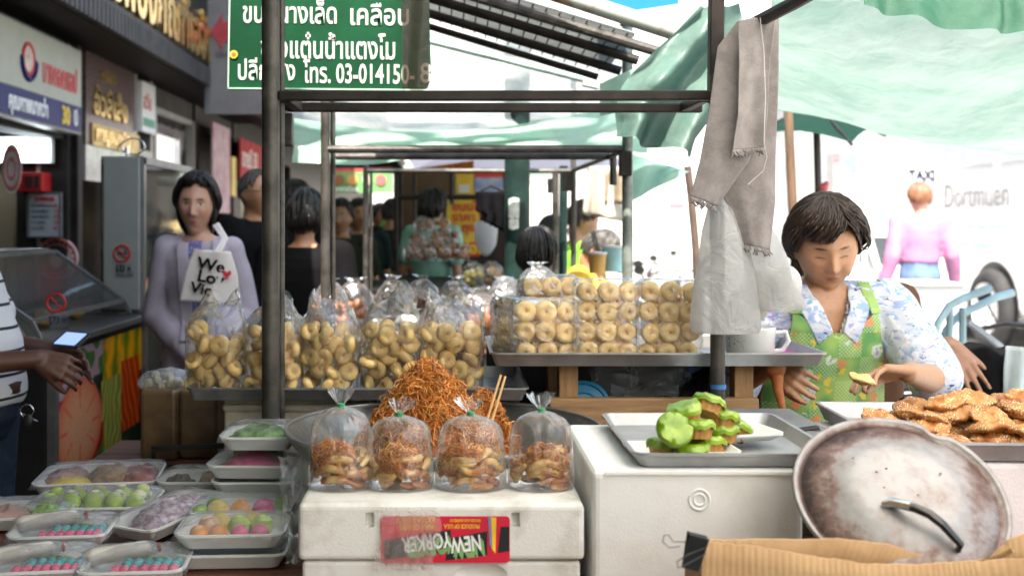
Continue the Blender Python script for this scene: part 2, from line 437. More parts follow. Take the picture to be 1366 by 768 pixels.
mb.torus((-2.491, 6.5, 2.39), .11, .016, Mx, fn=lambda v: v if v.y < .02 else Vector((v.x, .02, v.z * .2)))
mb.build('emblem', [signred, M('emblem_pink', (.7, .5, .42), .5), signblue], sg)
# things in the shop
o = thing('fluorescent_lamp', 'lit white fluorescent tubes glowing behind the open shopfront', 'lamp', P(42, 200, 7.3))
mb = MB()
for dz in (-.05, 0, .05): mb.tube([P(20, 200, 7.3) + Vector((-.3, 0, dz)), P(63, 200, 7.3) + Vector((0, 0, dz))], .016)
mb.build('tube', glow('fluorescent', (.85, .95, 1), 2.2), o)
mb = MB(); mb.span(P(15, 184, 7.42) + Vector((-.3, 0, 0)), P(68, 217, 7.36)); mb.build('reflector', white, o, smooth=0)
pb = thing('price_board', 'pale framed price list with red heading hanging in the shop', 'price board', P(60, 288, 7.44))
mb = MB(); mb.span(P(38, 316, 7.46), P(81, 257, 7.43)); mb.build('board', M('board_white', (.36, .39, .41), .5, var=.05), pb, smooth=0)
mb = MB(); a, b = P(38, 316, 7.428), P(81, 257, 7.428)
for (q, r) in (((a.x, a.z), (b.x, a.z)), ((a.x, b.z), (b.x, b.z)), ((a.x, a.z), (a.x, b.z)), ((b.x, a.z), (b.x, b.z))): mb.beam((q[0], a.y, q[1]), (r[0], a.y, r[1]), .01, .012, up=(0, 1, 0))
mb.build('board_frame', alud, pb, smooth=0)
text('heading', 'รายการ', .045, P(46, 268, 7.425), (1, 0, 0), signred, pb, bold=.002)
ink = M('dark_ink', (.03, .035, .06), .6)
for k in range(5):
    text('price_line', ['ตรวจน้ำตาล', 'ตรวจเลือด', 'ตรวจไขมัน', 'ตรวจตับ', 'ตรวจไต'][k], .03, P(41, 276 + k * 7.5, 7.425), (1, 0, 0), ink, pb)
    text('price_figure', ['80', '120', '150', '100', '90'][k], .03, P(71, 276 + k * 7.5, 7.425), (1, 0, 0), signred, pb)
mb = MB(); mb.span(P(30, 256, 7.47), P(56, 230, 7.3)); mb.mat(1).span(P(34, 252, 7.31), P(44, 234, 7.295)); mb.span(P(46, 252, 7.31), P(53, 234, 7.295))
tag(mb.build('cabinet', [signred, M('cab_dark', (.08, .02, .02), .5)], smooth=0, bevel=.004), 'small dark red wall cabinet above the price list', 'cabinet')
sl = thing('round_emblem', 'round white seal with red ring stuck on the beige shop wall', 'emblem', P(75, 345, 7.47))
Mf = frame((0, -1, 0), (1, 0, 0))
mb = MB(); mb.disc(P(75, 345, 7.485), Mf, .15, t=.01); mb.build('disc', white, sl)
mb = MB(); mb.torus(P(75, 345, 7.472), .135, .009, Mf); mb.torus(P(75, 345, 7.472), .10, .004, Mf)
for k in range(18):
    a = 2 * PI * k / 18; mb.ball(P(75, 345, 7.472) + Vector((math.cos(a) * .118, 0, math.sin(a) * .118)), (.008, .003, .011), 6, 5)
mb.build('ring', M('seal_red', (.45, .12, .10), .6), sl)
mb = MB(); mb.ball(P(75, 348, 7.47), (.04, .004, .05), 10, 8); mb.ball(P(75, 338, 7.47), (.02, .004, .022), 8, 6); mb.build('figure', M('seal_grey', (.4, .42, .45), .6), sl)
em = thing('window_emblem', 'tall oval pinkish seal on the shop glass at the photo edge', 'emblem', P(15, 225, 6.6))
mb = MB(); mb.disc(P(16, 225, 6.6), Mf, .06, .15, t=.006); mb.build('oval', M('emblem_grey', (.45, .40, .38), .5), em)
mb = MB(); mb.torus(P(16, 225, 6.595), .05, .006, Mf @ Matrix.Diagonal((1, 2.4, 1))); mb.torus(P(16, 225, 6.595), .025, .005, Mf @ Matrix.Diagonal((1, 2.4, 1))); mb.build('ring', M('seal_red'  , (.45, .12, .10)), em)

# --- second shop: granite front with gold letters and dark doorway
s2 = shop('gold-lettered shop with polished granite panel beside a dark doorway', 7.7, 9.62, plaster)
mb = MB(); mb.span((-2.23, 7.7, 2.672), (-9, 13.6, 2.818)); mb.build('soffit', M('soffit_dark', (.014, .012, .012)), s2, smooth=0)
mb = MB(); mb.span((-2.6, 7.85, 2.0), (-2.7, 9.07, 2.668)); mb.build('granite_panel', granite, s2, smooth=0)
mb = MB(); mb.span((-2.602, 7.85, 1.74), (-2.7, 9.07, 1.997)); mb.build('polished_band', granitel, s2, smooth=0)  # reflection on the lower granite painted as a paler band
mb = MB(); mb.span((-3.1, 7.7, 0), (-3.2, 9.62, 2.66)); mb.build('doorway', darkwall, s2, smooth=0)
mb = MB(); mb.span((-2.6, 9.07, 0), (-2.75, 9.14, 2.668)); mb.span((-2.6, 9.55, 0), (-2.8, 9.615, 2.668)); mb.span((-2.58, 9.14, 1.99), (-2.66, 9.55, 2.05)); mb.build('door_frame', alu, s2, smooth=0)
text('gold_lettering', 'กอเฮง', .13, (-2.598, 8.18, 2.50), (0, 1, 0), gold, s2, bold=.004, extrude=.012)
text('gold_lettering', 'อั้วลี้เส็ง', .24, (-2.598, 7.98, 2.235), (0, 1, 0), gold, s2, bold=.008, extrude=.015, sx=1.15)
mb = MB(); mb.span((-2.6, 7.95, 2.0), (-2.585, 9.15, 2.16)); mb.build('gold_band', M('gold_band', (.42, .28, .08), .35, metal=.7, var=.3, scale=30), s2, smooth=0)
text('gold_lettering', 'กาญจนภูษิต', .15, (-2.584, 8.0, 2.04), (0, 1, 0), gold, s2, bold=.004, extrude=.01, sx=1.15)
sw = thing('wall_sign', 'small white sign reading สวัน in red over a green stripe', 'sign', (-2.58, 9.32, 2.2))
mb = MB(); mb.span((-2.60, 9.14, 2.20), (-2.56, 9.55, 2.62)); mb.build('panel', white, sw, smooth=0)
text('red_lettering', 'สวัน', .17, (-2.559, 9.17, 2.40), (0, 1, 0), signred, sw, bold=.004, sx=.9)
mb = MB(); mb.span((-2.56, 9.17, 2.25), (-2.556, 9.52, 2.32)); mb.build('stripe', M('sign_green', (.08, .3, .2), .5), sw, smooth=0)
# fascia with gold letters
fz = thing('fascia_sign', 'black ribbed fascia carrying a long row of raised gold Thai letters', 'sign', (-2.2, 7, 2.67))
mb = MB(); mb.span((-2.228, 3.8, 2.68), (-2.20, 9.98, 3.6)); mb.build('backing', M('fascia_black', (.02, .02, .02), .4, spec=.12), fz, smooth=0)
mb = MB(); y = 3.82
while y < 9.95: mb.span((-2.2, y, 2.672), (-2.168, y + .06, 2.83)); y += .082
mb.build('ribbing', M('rib_grey', (.045, .045, .048), .5, var=.2, spec=.12), fz, smooth=0, bevel=.004)
text('gold_lettering', 'วรรพ่องภัณฑ์เอวัง', .52, (-2.195, 6.6, 2.90), (0, 1, 0), gold, fz, bold=.014, extrude=.022, sx=.92)
# arrow sign hung across the pavement
ar = thing('arrow_sign', 'grey hanging sign with a dark red arrow beside the fascia', 'sign', P(300, 80, 10))
mb = MB(); mb.span(P(273, 152, 10), P(352, -30, 10.08)); mb.build('panel', M('panel_grey', (.13, .13, .14), .5, var=.08, spec=.12), ar, smooth=0)
Ma = Matrix.Translation(P(281, 43, 9.995)) @ frame((0, -1, 0), (1, 0, 0)).to_4x4()
mb = MB(); mb.prism([(0, 0), (.11, .17), (.11, .09), (.30, .09), (.30, -.09), (.11, -.09), (.11, -.17)], Ma, .006); mb.build('arrow', M('arrow_red', (.25, .015, .03), .5), ar, smooth=0)
text('lettering', 'Online', .07, P(288, 76, 9.99), (1, 0, 0), ink, ar)
# --- further shops
s3 = shop('shopfront with pale curtained window in an aluminium frame', 9.62, 13.6, M('plaster_brown', (.07, .052, .044), .8, spec=.12))
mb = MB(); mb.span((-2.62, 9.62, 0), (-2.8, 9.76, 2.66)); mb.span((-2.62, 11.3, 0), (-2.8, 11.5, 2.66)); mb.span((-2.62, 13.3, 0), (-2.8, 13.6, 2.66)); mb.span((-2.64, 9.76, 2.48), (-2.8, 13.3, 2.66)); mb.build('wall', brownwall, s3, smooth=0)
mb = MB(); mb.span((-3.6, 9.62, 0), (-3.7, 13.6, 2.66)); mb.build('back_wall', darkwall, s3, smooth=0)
wn = MB()
for (a, b) in (((-2.63, 9.76, 1.05), (-2.68, 11.3, 1.10)), ((-2.63, 9.76, 1.78), (-2.68, 11.3, 1.83)), ((-2.63, 9.76, 2.43), (-2.68, 11.3, 2.48)), ((-2.62, 9.76, 0), (-2.69, 9.83, 2.48)), ((-2.62, 11.22, 0), (-2.69, 11.3, 2.48)), ((-2.63, 9.76, 0), (-2.68, 11.3, .1))): wn.span(a, b)
wf = wn.build('window', alu, s3, smooth=0)
mb = MB(); mb.span((-2.655, 9.83, .1), (-2.66, 11.22, 2.43)); mb.build('pane', clearglass, wf, smooth=0)
mb = MB(); mb.grid(lambda u, v: Vector((-2.72 + .02 * math.sin(u * 30 + 3 * v) + .03 * nz((u * 5, v * 4, 0)), 9.86 + 1.33 * u, 1.95 + .42 * v - .06 * math.sin(u * PI) * (1 - v))), 50, 14); mb.build('curtain', sheet('crumpled_white', (.8, .76, .74), .3), s3, smooth=180)
mb = MB(); mb.span((-2.70, 9.86, 1.83), (-2.71, 11.2, 1.93)); mb.build('notice_strip', M('notice_pale', (.6, .62, .66), .6, col2=(.2, .3, .5), lo=.55, hi=.7, scale=20), s3, smooth=0)
mb = MB(); mb.span((-2.74, 9.86, 1.15), (-2.76, 11.2, 1.74)); mb.build('display_photo', M('display_mix', (.6, .45, .4), .4, col2=(.25, .2, .3), scale=5, lo=.45, hi=.6), s3, smooth=0)
pc = 0
def banner(label, y0, y1, z0, z1, m, words=None, tm=None, size=.2, cat='banner'):
    t = thing('shop_banner', label, cat, (-2.5, (y0 + y1) / 2, z0))
    mb = MB(); mb.span((-2.5, y0, z0), (-2.48, y1, z1)); mb.build('panel', m, t, smooth=0)
    if words: text('lettering', words, size, (-2.477, y0 + .12, z0 + (z1 - z0) * .35), (0, 1, 0), tm, t, bold=.006)
    return t
banner('narrow pale pink upright banner beside the curtained window', 11.5, 12.4, 1.55, 2.5, M('pink_banner', (.55, .3, .36), .6, col2=(.7, .5, .55)))
banner('red shop sign with white lettering above the glasses wearer', 13.0, 15.8, 1.95, 2.45, redcloth, 'ขายดี 33', white, .3, 'sign')
banner('small yellow upright sticker board beside the red sign', 12.5, 12.75, 1.75, 2.2, yel)
s4 = shop('far shophouse with red signs and warm lit counter', 13.6, 19, M('plaster_brown', (.16, .12, .10)))
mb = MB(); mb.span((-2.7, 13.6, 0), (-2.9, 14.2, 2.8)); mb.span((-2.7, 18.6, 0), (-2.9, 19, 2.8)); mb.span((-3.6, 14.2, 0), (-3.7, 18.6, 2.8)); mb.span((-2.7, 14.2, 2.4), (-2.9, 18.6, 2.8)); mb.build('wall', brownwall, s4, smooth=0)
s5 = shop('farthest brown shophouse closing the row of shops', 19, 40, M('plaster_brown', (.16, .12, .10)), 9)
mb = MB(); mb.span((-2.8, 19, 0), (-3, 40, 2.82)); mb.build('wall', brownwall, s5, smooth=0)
for (px, py, Y, r, lab) in ((236, 300, 11, .10, 'warm glowing lamp over the counter behind the woman with the tote bag'), (357, 300, 12.8, .08, 'warm glowing bulb beside the man in black'), (596, 298, 13.4, .07, 'small warm bulb over the brown snack packs')):
    o = thing('counter_lamp', lab, 'lamp', P(px, py, Y))
    mb = MB(); mb.ball(P(px, py, Y), (r, r, r * .8)); mb.build('bulb', glow('warm_glow', (1, .72, .35), 3.5), o)
    mb = MB(); mb.lathe([(r * .3, r * 1.5), (r * 1.1, r * .6), (r * 1.15, r * .55), (r * .3, r * 1.55)], P(px, py, Y), 20); mb.tube([P(px, py, Y) + Vector((0, 0, r * 1.4)), P(px, py, Y) + Vector((0, 0, 1.1))], .008); mb.build('lamp_shade', alud, o)
# unseen canopy added over the pavement to darken the shopfronts
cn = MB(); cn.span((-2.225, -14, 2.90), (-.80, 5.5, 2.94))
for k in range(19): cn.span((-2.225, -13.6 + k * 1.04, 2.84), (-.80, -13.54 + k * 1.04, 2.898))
tag(cn.build('shop_canopy', M('canopy_unseen', (.02, .02, .02), .6, var=.2, spec=.12), smooth=0), 'unseen dark canopy added over the pavement to shade the shopfronts', 'canopy')

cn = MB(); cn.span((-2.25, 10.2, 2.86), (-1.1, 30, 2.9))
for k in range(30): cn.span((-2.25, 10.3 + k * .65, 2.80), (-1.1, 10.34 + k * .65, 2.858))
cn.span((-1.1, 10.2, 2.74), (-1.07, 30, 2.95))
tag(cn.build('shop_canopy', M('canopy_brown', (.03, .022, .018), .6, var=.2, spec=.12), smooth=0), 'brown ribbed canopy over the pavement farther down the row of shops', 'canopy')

# ================================================================ display counter of the left shop
ct = thing('display_counter', 'low counter with a big vegetable photograph on its front panel', 'counter', (-1.6, 4.4, 0))
mb = MB(); mb.span((-1.41, 3.83, 0), (-2.0, 5.0, .985)); mb.build('cabinet', M('counter_dark', (.02, .02, .02), .5, spec=.12), ct, smooth=0, bevel=.004)
mb = MB(); mb.span((-1.37, 3.78, .988), (-2.03, 5.03, 1.015)); mb.build('counter_top', M('counter_top_steel', (.09, .09, .09), .35, metal=.4), ct, smooth=0, bevel=.005)
for y_ in (3.83, 4.965):
    mb = MB(); mb.span((-1.405, y_, .30), (-1.375, y_ + .035, .985)); mb.build('corner_trim', alud, ct, smooth=0)
# printed vegetables: colours printed on the panel
NU, NV = 150, 90
def veg(u, v):
    n = nz((u * 9, v * 9, 0), 1, 2); n2 = nz((u * 30, v * 30, 0), 1, 5)
    c = Vector((.012, .02, .012)) * (1 + n)
    if (u - .25) ** 2 / .055 + (v - .5) ** 2 / .09 < 1:                      # big sliced tomato
        e = (u - .25) ** 2 / .055 + (v - .5) ** 2 / .09
        c = Vector((.62, .36, .24)).lerp(Vector((.55, .14, .10)), min(1, e ** 2))
        a = math.atan2(v - .5, u - .25)
        if abs(math.sin(a * 4)) < .18 and .15 < e < .8: c = Vector((.6, .18, .12))
        if n2 > .45 and e < .6: c = Vector((.6, .3, .12))
    elif u < .5 and v < .45: c = Vector((.22, .015, .02)) if n > -.1 else Vector((.05, .12, .03))   # red peppers and leaves
    elif u < .12: c = Vector((.4, .3, .32)) if n > 0 else Vector((.25, .05, .06))
    elif .48 < u < .72 and .12 + .3 * (u - .5) < v < .72:                    # white beans
        s = math.sin((u - .1 * v) * 130 + 4 * n); c = Vector((.42, .40, .14)).lerp(Vector((.16, .17, .05)), .5 - .5 * s)
    elif .72 <= u < .97 and .3 < v < .8:                                     # carrots
        s = math.sin((u + .25 * v) * 100 + 2 * n); c = Vector((.62, .14, .05)).lerp(Vector((.3, .04, .02)), .5 - .5 * s)
    elif u > .5 and v >= .68:                                                # yellow and orange peppers
        s = math.sin(u * 46 + 2 * n); c = Vector((.62, .30, .02)).lerp(Vector((.10, .16, .02)), max(0, -s))
        if s > .8: c = Vector((.7, .4, .1))
    elif v > .78 and u < .5: c = Vector((.35, .25, .28)) if n > 0 else Vector((.05, .12, .04))
    m_ = sum(c) / 3; c = Vector([max(0, m_ + (q - m_) * 1.35) for q in c]) * .85
    return c
mb = MB(); mb.grid(lambda u, v: Vector((-1.395, 3.87 + 1.1 * u, .36 + .60 * v)), NU, NV)
for i in range(NU):
    for j in range(NV): mb.c[i * NV + j] = (*veg(i / (NU - 1), j / (NV - 1)), 1)
mb.build('vegetable_photo', MV('veg_print', .6, var=.15, spec=.08), ct, smooth=0)
gc = thing('glass_display_case', 'slanted glass food case with a no smoking sticker on the counter', 'display case', (-1.65, 4.3, 1.016))
y0, y1 = 3.86, 4.95
prof = [(-1.44, 1.018), (-1.47, 1.08), (-1.78, 1.30), (-2.0, 1.30), (-2.0, 1.018)]
Mxz = Matrix(((0, 0, 1), (1, 0, 0), (0, 1, 0)))
mb = MB(); mb.add([(x, y0, z) for x, z in prof], [(0, 1, 2, 3, 4)]); mb.add([(x, y1, z) for x, z in prof], [(0, 1, 2, 3, 4)])
mb.add([(-1.47, y0, 1.08), (-1.47, y1, 1.08), (-1.78, y1, 1.30), (-1.78, y0, 1.30)], [(0, 1, 2, 3)]); mb.build('glass', film('milky_glass', tint=(.5, .52, .5), haze=.12, gloss=.3, rough=.05, bump=.05, whit=(.35, .36, .34), rim=.1), gc, smooth=0)
mb = MB()
for y in (y0, y1):
    for k in range(5): mb.beam((prof[k][0], y, prof[k][1]), (prof[(k + 1) % 5][0], y, prof[(k + 1) % 5][1]), .016, .016)
for k in (1, 2, 3): mb.beam((prof[k][0], y0, prof[k][1]), (prof[k][0], y1, prof[k][1]), .016, .016)
mb.build('edge_strip', alud, gc, smooth=0)
mb = MB(); mb.span((-1.80, y0, 1.305), (-2.0, y1, 1.315)); mb.build('top_panel', M('counter_top_steel', (.25, .26, .26)), gc, smooth=0)
def no_smoking(parent, c, r, Mt, thai=True):
    mb = MB(); mb.torus(c, r, r * .13, Mt); k = Mt @ Vector((r * .7, -r * .7, 0)); mb.tube([c - k, c + k], r * .1, 6); mb.build('prohibition_ring', signred, parent)
    x = Mt @ Vector((1, 0, 0)); y = Mt @ Vector((0, 1, 0))
    mb = MB(); mb.beam(c - x * r * .6, c + x * r * .55, r * .22, r * .06, up=Mt @ Vector((0, 0, 1))); mb.tube([c + x * r * .5 + y * r * .15, c + x * r * .35 + y * r * .3, c + x * r * .55 + y * r * .5], r * .05, 5); mb.build('cigarette', ink, parent)
    text('lettering', 'เขต', r * 1.5, c - y * r * 2.3 - x * r * .85, x, ink, parent, up=y, bold=r * .05)
    text('lettering', 'ปลอดบุหรี่', r * .55, c - y * r * 2.9 - x * r * .8, x, ink, parent, up=y)
stk = thing('no_smoking_sticker', 'faint no smoking sticker on the end of the glass food case', 'sticker', P(82, 404, 3.85))
no_smoking(stk, P(75, 404, 3.853), .032, Mf)
for k in range(7):
    tag(MB().ball((-1.62 - .05 * (k % 3), 3.98 + .13 * k, 1.04), (.035, .045, .025)).jitter(.006, 30).build('fried_pastry', M('pastry_yellow', (.55, .33, .08), .6)), 'yellow pastry lying inside the slanted glass food case', 'pastry', 'pastries in the glass case')
# tall glass showcase with white side panel
tc_ = thing('glass_showcase', 'tall upright glass showcase with reflections behind the woman in lilac', 'showcase', (-1.55, 5.5, 1.016))
mb = MB(); mb.span((-1.585, 5.02, 1.03), (-1.42, 5.04, 1.73)); mb.build('white_side_panel', M('panel_offwhite', (.30, .315, .30), .5, var=.05, spec=.12), tc_, smooth=0, bevel=.006)
mb = MB(); mb.span((-1.425, 5.09, 1.05), (-1.42, 6.0, 1.70)); mb.build('glass', reflglass, tc_, smooth=0)
mb = MB(); mb.span((-1.60, 5.05, 1.03), (-1.605, 6.0, 1.72)); mb.build('mirror_back', M('mirror_grey', (.2, .2, .21), .1, metal=1, var=.1), tc_, smooth=0)
mb = MB()
for y in (5.06, 6.0): mb.span((-1.44, y - .015, 1.03), (-1.405, y + .025, 1.73))
mb.span((-1.6, 5.04, 1.70), (-1.405, 6.03, 1.735)); mb.span((-1.6, 5.04, 1.017), (-1.405, 6.03, 1.05)); mb.build('frame', alu, tc_, smooth=0)
mb = MB(); mb.torus(Vector((-1.50, 5.2, 1.79)), .055, .005, frame((0, -1, 0), (1, 0, 0)) @ Matrix.Diagonal((1, .7, 1))); mb.tube([(-1.53, 5.2, 1.735), (-1.53, 5.2, 1.79)], .012); mb.build('wire_ring', chrome, tc_)
no_smoking(tc_, P(163, 338, 5.012), .036, Mf)
mb = MB(); mb.span((-1.44, 5.04, 0), (-2.0, 6.05, 1.015)); mb.build('base_cabinet', M('base_olive', (.05, .05, .03), .6), tc_, smooth=0)

# ================================================================ street side, in full daylight
lo = thing('coach', 'white coach with grey Dortmuen lettering parked along the street', 'coach', (8.1, 15.5, -.14))
mb = MB(); mb.span((6.9, 10.6, .28), (9.3, 22, 3.35)); mb.build('body', whitelorry, lo, smooth=0, bevel=.12, bseg=3)
mb = MB()
for y in (11.6, 13.9, 16.2, 18.5): mb.span((6.897, y, 2.2), (6.88, y + 2.1, 3.0))
mb.build('window', M('pale_window', (.6, .63, .66), .1, var=.05), lo, smooth=0)
text('lettering', 'Dortmuen', .46, (6.888, 15.32, 1.66), (0, -1, 0), M('coach_grey', (.26, .26, .27), .5), lo, sx=.92)
text('small_lettering', 'travel and coach service', .14, (6.888, 15.0, 1.36), (0, -1, 0), M('coach_teal', (.2, .55, .6), .5), lo)
text('small_lettering', 'ferienreisen omnibus', .15, (6.888, 15.3, 1.12), (0, -1, 0), M('coach_teal', (.2, .55, .6)), lo)
for y in (13.9, 17.9):
    mb = MB(); mb.disc((6.893, y, .36), frame((-1, 0, 0), (0, 1, 0)), .60, t=.004); mb.build('wheel_arch', black, lo)
    Mw = frame((-1, 0, 0), (0, 1, 0))
    mb = MB(); mb.torus((6.86, y, .36), .40, .11, Mw, nu=36); wh = mb.build('wheel', rubber, lo)
    mb = MB(); mb.lathe([(.001, .09), (.10, .09), (.14, .05), (.30, .06), (.33, .1), (.33, -.05)], (6.86, y, .36), 28, Mw, cap=True)
    for k in range(10): a = 2 * PI * k / 10; mb.ball(Vector((6.86, y, .36)) + Mw @ Vector((math.cos(a) * .21, math.sin(a) * .21, .07)), .022, 8, 6)
    mb.build('rim', M('rim_white', (.75, .75, .75), .4), wh)
# houses across the road
def facade(label, x, y0, y1, h, m):
    t = thing('house', label, 'house', (x + 3, (y0 + y1) / 2, -.14), 'houses across the road')
    mb = MB(); mb.span((x, y0, -.14), (x + 7, y1, h)); mb.build('wall', m, t, smooth=0)
    for z in np.arange(3.6, h - 1.4, 3.0):
        for y in np.arange(y0 + .8, y1 - 1.5, 2.2):
            mb = MB(); mb.span((x - .003, y, z), (x - .05, y + 1.2, z + 1.5)); w_ = mb.build('window', plaster2, t, smooth=0)
            mb = MB(); mb.span((x - .051, y + .07, z + .07), (x - .056, y + 1.13, z + 1.43)); mb.build('pane', M('pale_pane', (.5, .53, .55), .1, var=.1), w_, smooth=0)
    mb = MB(); mb.span((x - .5, y0, h + .002), (x + 7.2, y1, h + .25)); mb.build('roof', plaster2, t, smooth=0)
facade('tall cream house across the road behind the coach', 13, 6, 16, 9.5, plaster)
facade('white three-storey house across the road left of the coach', 13, 16.1, 27, 11, plasterw)
facade('grey corner house at the far end across the road', 13, 27.2, 44, 9, plaster2)
eh = thing('house', 'pale house closing the far end of the market street', 'house', (4, 52, -.14), 'houses across the road')
mb = MB(); mb.span((-9, 50, -.14), (22, 56, 12)); mb.build('wall', plasterw, eh, smooth=0)
for z in (3.4, 6.4):
    for x in np.arange(-7, 20, 2.6): 
        mb = MB(); mb.span((x, 49.95, z), (x + 1.3, 49.997, z + 1.6)); mb.build('window', M('pale_pane', (.5, .53, .55), .1, var=.1), eh, smooth=0)
# taxi roof sign on a parked taxi
def car(name, label, x, y, m, rot=90):
    t = thing(name, label, 'taxi' if 'taxi' in name else 'car', (x, y, -.14))
    prof = [(-2.1, .35), (-2.15, .6), (-2.0, .85), (-1.2, .95), (-.7, 1.4), (.9, 1.42), (1.5, .98), (2.05, .9), (2.15, .6), (2.1, .35)]
    outl = lambda s: [(s, a, b) for a, b in prof]
    def put(v): return Vector((x, y, -.14)) + Vector((v[0], v[1], v[2]))
    mb = MB(); rings = []
    for s, k in ((-.82, .97), (-.85, 1), (.85, 1), (.82, .97)): rings.append([put((s * (1 if b < .9 else .86), a * k, b)) for a, b in prof])
    mb.loft(rings); mb.build('body', m, t, smooth=30)
    mb = MB()
    for sx in (-1, 1): mb.add([put((sx * .80, a, b)) for a, b in ((-1.0, 1.0), (-.62, 1.33), (.82, 1.35), (1.25, 1.0))], [(0, 1, 2, 3)])
    mb.add([put((a, b, c)) for a, b, c in ((-.66, -1.19, 1.0), (.66, -1.19, 1.0), (.6, -.74, 1.385), (-.6, -.74, 1.385))], [(0, 1, 2, 3)])
    mb.build('window', glassd, t, smooth=0)
    for sx in (-1, 1):
        for a in (-1.3, 1.3):
            mb = MB(); mb.torus(put((sx * .8, a, .31)), .22, .09, frame((sx, 0, 0))); w_ = mb.build('wheel', rubber, t)
            mb = MB(); mb.disc(put((sx * .84, a, .31)), frame((sx, 0, 0)), .17, t=.02); mb.build('rim', chrome, w_)
    return t
tx = car('taxi', 'pale taxi with a blue-lettered roof sign beyond the pink woman', PX(1228, 16), 17, M('taxi_pale', (.72, .74, .72), .3))
mb = MB(); c = Vector((PX(1228, 16), 17, 1.47)); mb.span(c + Vector((-.3, -.08, -.185)), c + Vector((.3, .08, .05))); mb.build('roof_sign', white, tx, smooth=0, bevel=.02)
tx2 = thing('taxi_stand_sign', 'white sign board with blue letters TAXI above the pink woman', 'sign', P(1228, 300, 15.5))
mb = MB(); mb.span(P(1208, 242, 15.5), P(1248, 221, 15.55)); mb.build('board', white, tx2, smooth=0)
mb = MB(); mb.tube([P(1228, 242, 15.53), Vector((PX(1228, 15.5), 15.53, -.14))], .03); mb.build('post', white, tx2)
text('lettering', 'TAXI', .2, P(1212, 240, 15.49), (1, 0, 0), M('taxi_blue', (.012, .02, .06), .6), tx2, sx=.85, bold=.012)
# round traffic mirror
tm = thing('traffic_mirror', 'round traffic mirror on a post beside the pink woman', 'mirror', P(1192, 283, 12))
mb = MB(); mb.disc(P(1192, 283, 12), Mf, .075, .07, t=.02); mb.build('mirror_face', M('mirror_brown', (.35, .25, .15), .2, col2=(.7, .7, .7), scale=9), tm)
mb = MB(); mb.tube([P(1185, 290, 12.03), Vector((PX(1185, 12), 12.03, -.14))], .015); mb.build('post', M('post_teal', (.35, .6, .65), .5), tm)
# poster pillar across the road
pp = thing('poster_pillar', 'blue-grey poster pillar standing by the road beyond the umbrella', 'pillar', Vector((PX(1128, 14), 14, -.14)))
mb = MB(); mb.span(Vector((PX(1113, 14), 14, -.14)), Vector((PX(1146, 14), 14.3, PZ(204, 14)))); mb.build('pillar_body', plasterw, pp, smooth=0)
mb = MB(); mb.span(P(1116, 285, 13.99), P(1143, 232, 13.995)); mb.build('poster', M('poster_bluegrey', (.30, .31, .40), .6, col2=(.5, .5, .55)), pp, smooth=0)
mb = MB(); mb.span(P(1118, 231, 13.99), P(1143, 207, 13.995)); mb.build('poster_top', M('poster_blue', (.2, .25, .55), .6), pp, smooth=0)
mb = MB(); mb.span(P(1113, 216, 13.985), P(1121, 204, 13.99)); mb.build('red_corner', M('poster_red', (.65, .15, .15), .6), pp, smooth=0)
p2 = thing('banner_post', 'tall pale blue banner on a white post beside the poster pillar', 'banner', Vector((PX(1160, 13), 13, -.14)))
mb = MB(); mb.tube([(PX(1153, 13), 13, -.14), (PX(1153, 13), 13, PZ(200, 13))], .03); mb.build('post', white, p2)
mb = MB(); mb.span(P(1154, 300, 13), P(1166, 252, 13.02)); mb.build('banner', M('banner_blue', (.35, .42, .6), .6), p2, smooth=0)
mb = MB(); mb.ball(P(1154, 204, 13), .03); mb.build('finial', M('finial_grey', (.3, .35, .45)), p2)
# ================================================================ stall frames, roofs, tarpaulins
steel = M('grimy_steel', (.06, .055, .05), .45, metal=.2, var=.45, scale=14, bump=.25, bscale=90)
steelp = M('grey_painted_pipe', (.06, .054, .048), .42, metal=.2, var=.4, scale=10, bump=.25, bscale=80)
steeld = M('dark_square_pipe', (.022, .016, .014), .5, metal=.4, var=.4, scale=12)
galv = M('galvanised_pipe', (.22, .25, .23), .45, metal=.4, var=.3, scale=10)
greenpaint = M('dark_green_paint', (.013, .032, .029), .45, spec=.25, var=.35, scale=7, bump=.2, bscale=60)
woodm = M('raw_pine', (.42, .25, .12), .75, scale=5, col2=(.27, .145, .065), lo=.35, hi=.7, stretch=(1.2, 9, 14), bump=.5, bscale=40)
woodp = M('raw_pine_post', (.42, .25, .12), .75, scale=5, col2=(.27, .145, .065), lo=.35, hi=.7, stretch=(14, 9, 1.2), bump=.5, bscale=40)
tablewood = M('red_brown_table', (.13, .05, .03), .55, var=.35, scale=5, stretch=(1, 12, 12))

TZ0 = .80
# --- first frame (front rail Y 2.5, rear rail Y 2.74)
f1 = thing('stall_scaffold', 'square-tube frame of the nearest stall with tall left post', 'frame', (.08, 2.6, .8), 'stall frames in a row')
mb = MB(); mb.tube([(PX(361, 2.5), 2.5, TZ0), (PX(361, 2.5), 2.5, 2.3)], .0205, 14); mb.build('pole', steelp, f1)
mb = MB(); mb.tube([(PX(374.5, 2.55), 2.55, TZ0), (PX(374.5, 2.55), 2.55, 2.3)], .0095, 10); mb.build('pole', steel, f1)
mb = MB(); mb.tube([(PX(958, 2.5), 2.5, .80), (PX(956, 2.5), 2.5, 1.76)], .017, 14); p_ = mb.build('pole', steelp, f1)
mb = MB(); mb.tube([(PX(958, 2.5), 2.5, PZ(512, 2.5)), (PX(958, 2.5), 2.5, PZ(518, 2.5))], .0185, 14); mb.build('blue_tape', M('blue_tape', (.05, .2, .5), .4), p_)
mb = MB(); mb.beam((PX(954, 2.52), 2.52, 1.70), (PX(957, 2.52), 2.52, 2.2), .032, .032, up=(0, 1, 0)); mb.build('upper_post', steeld, f1, smooth=0, bevel=.003)
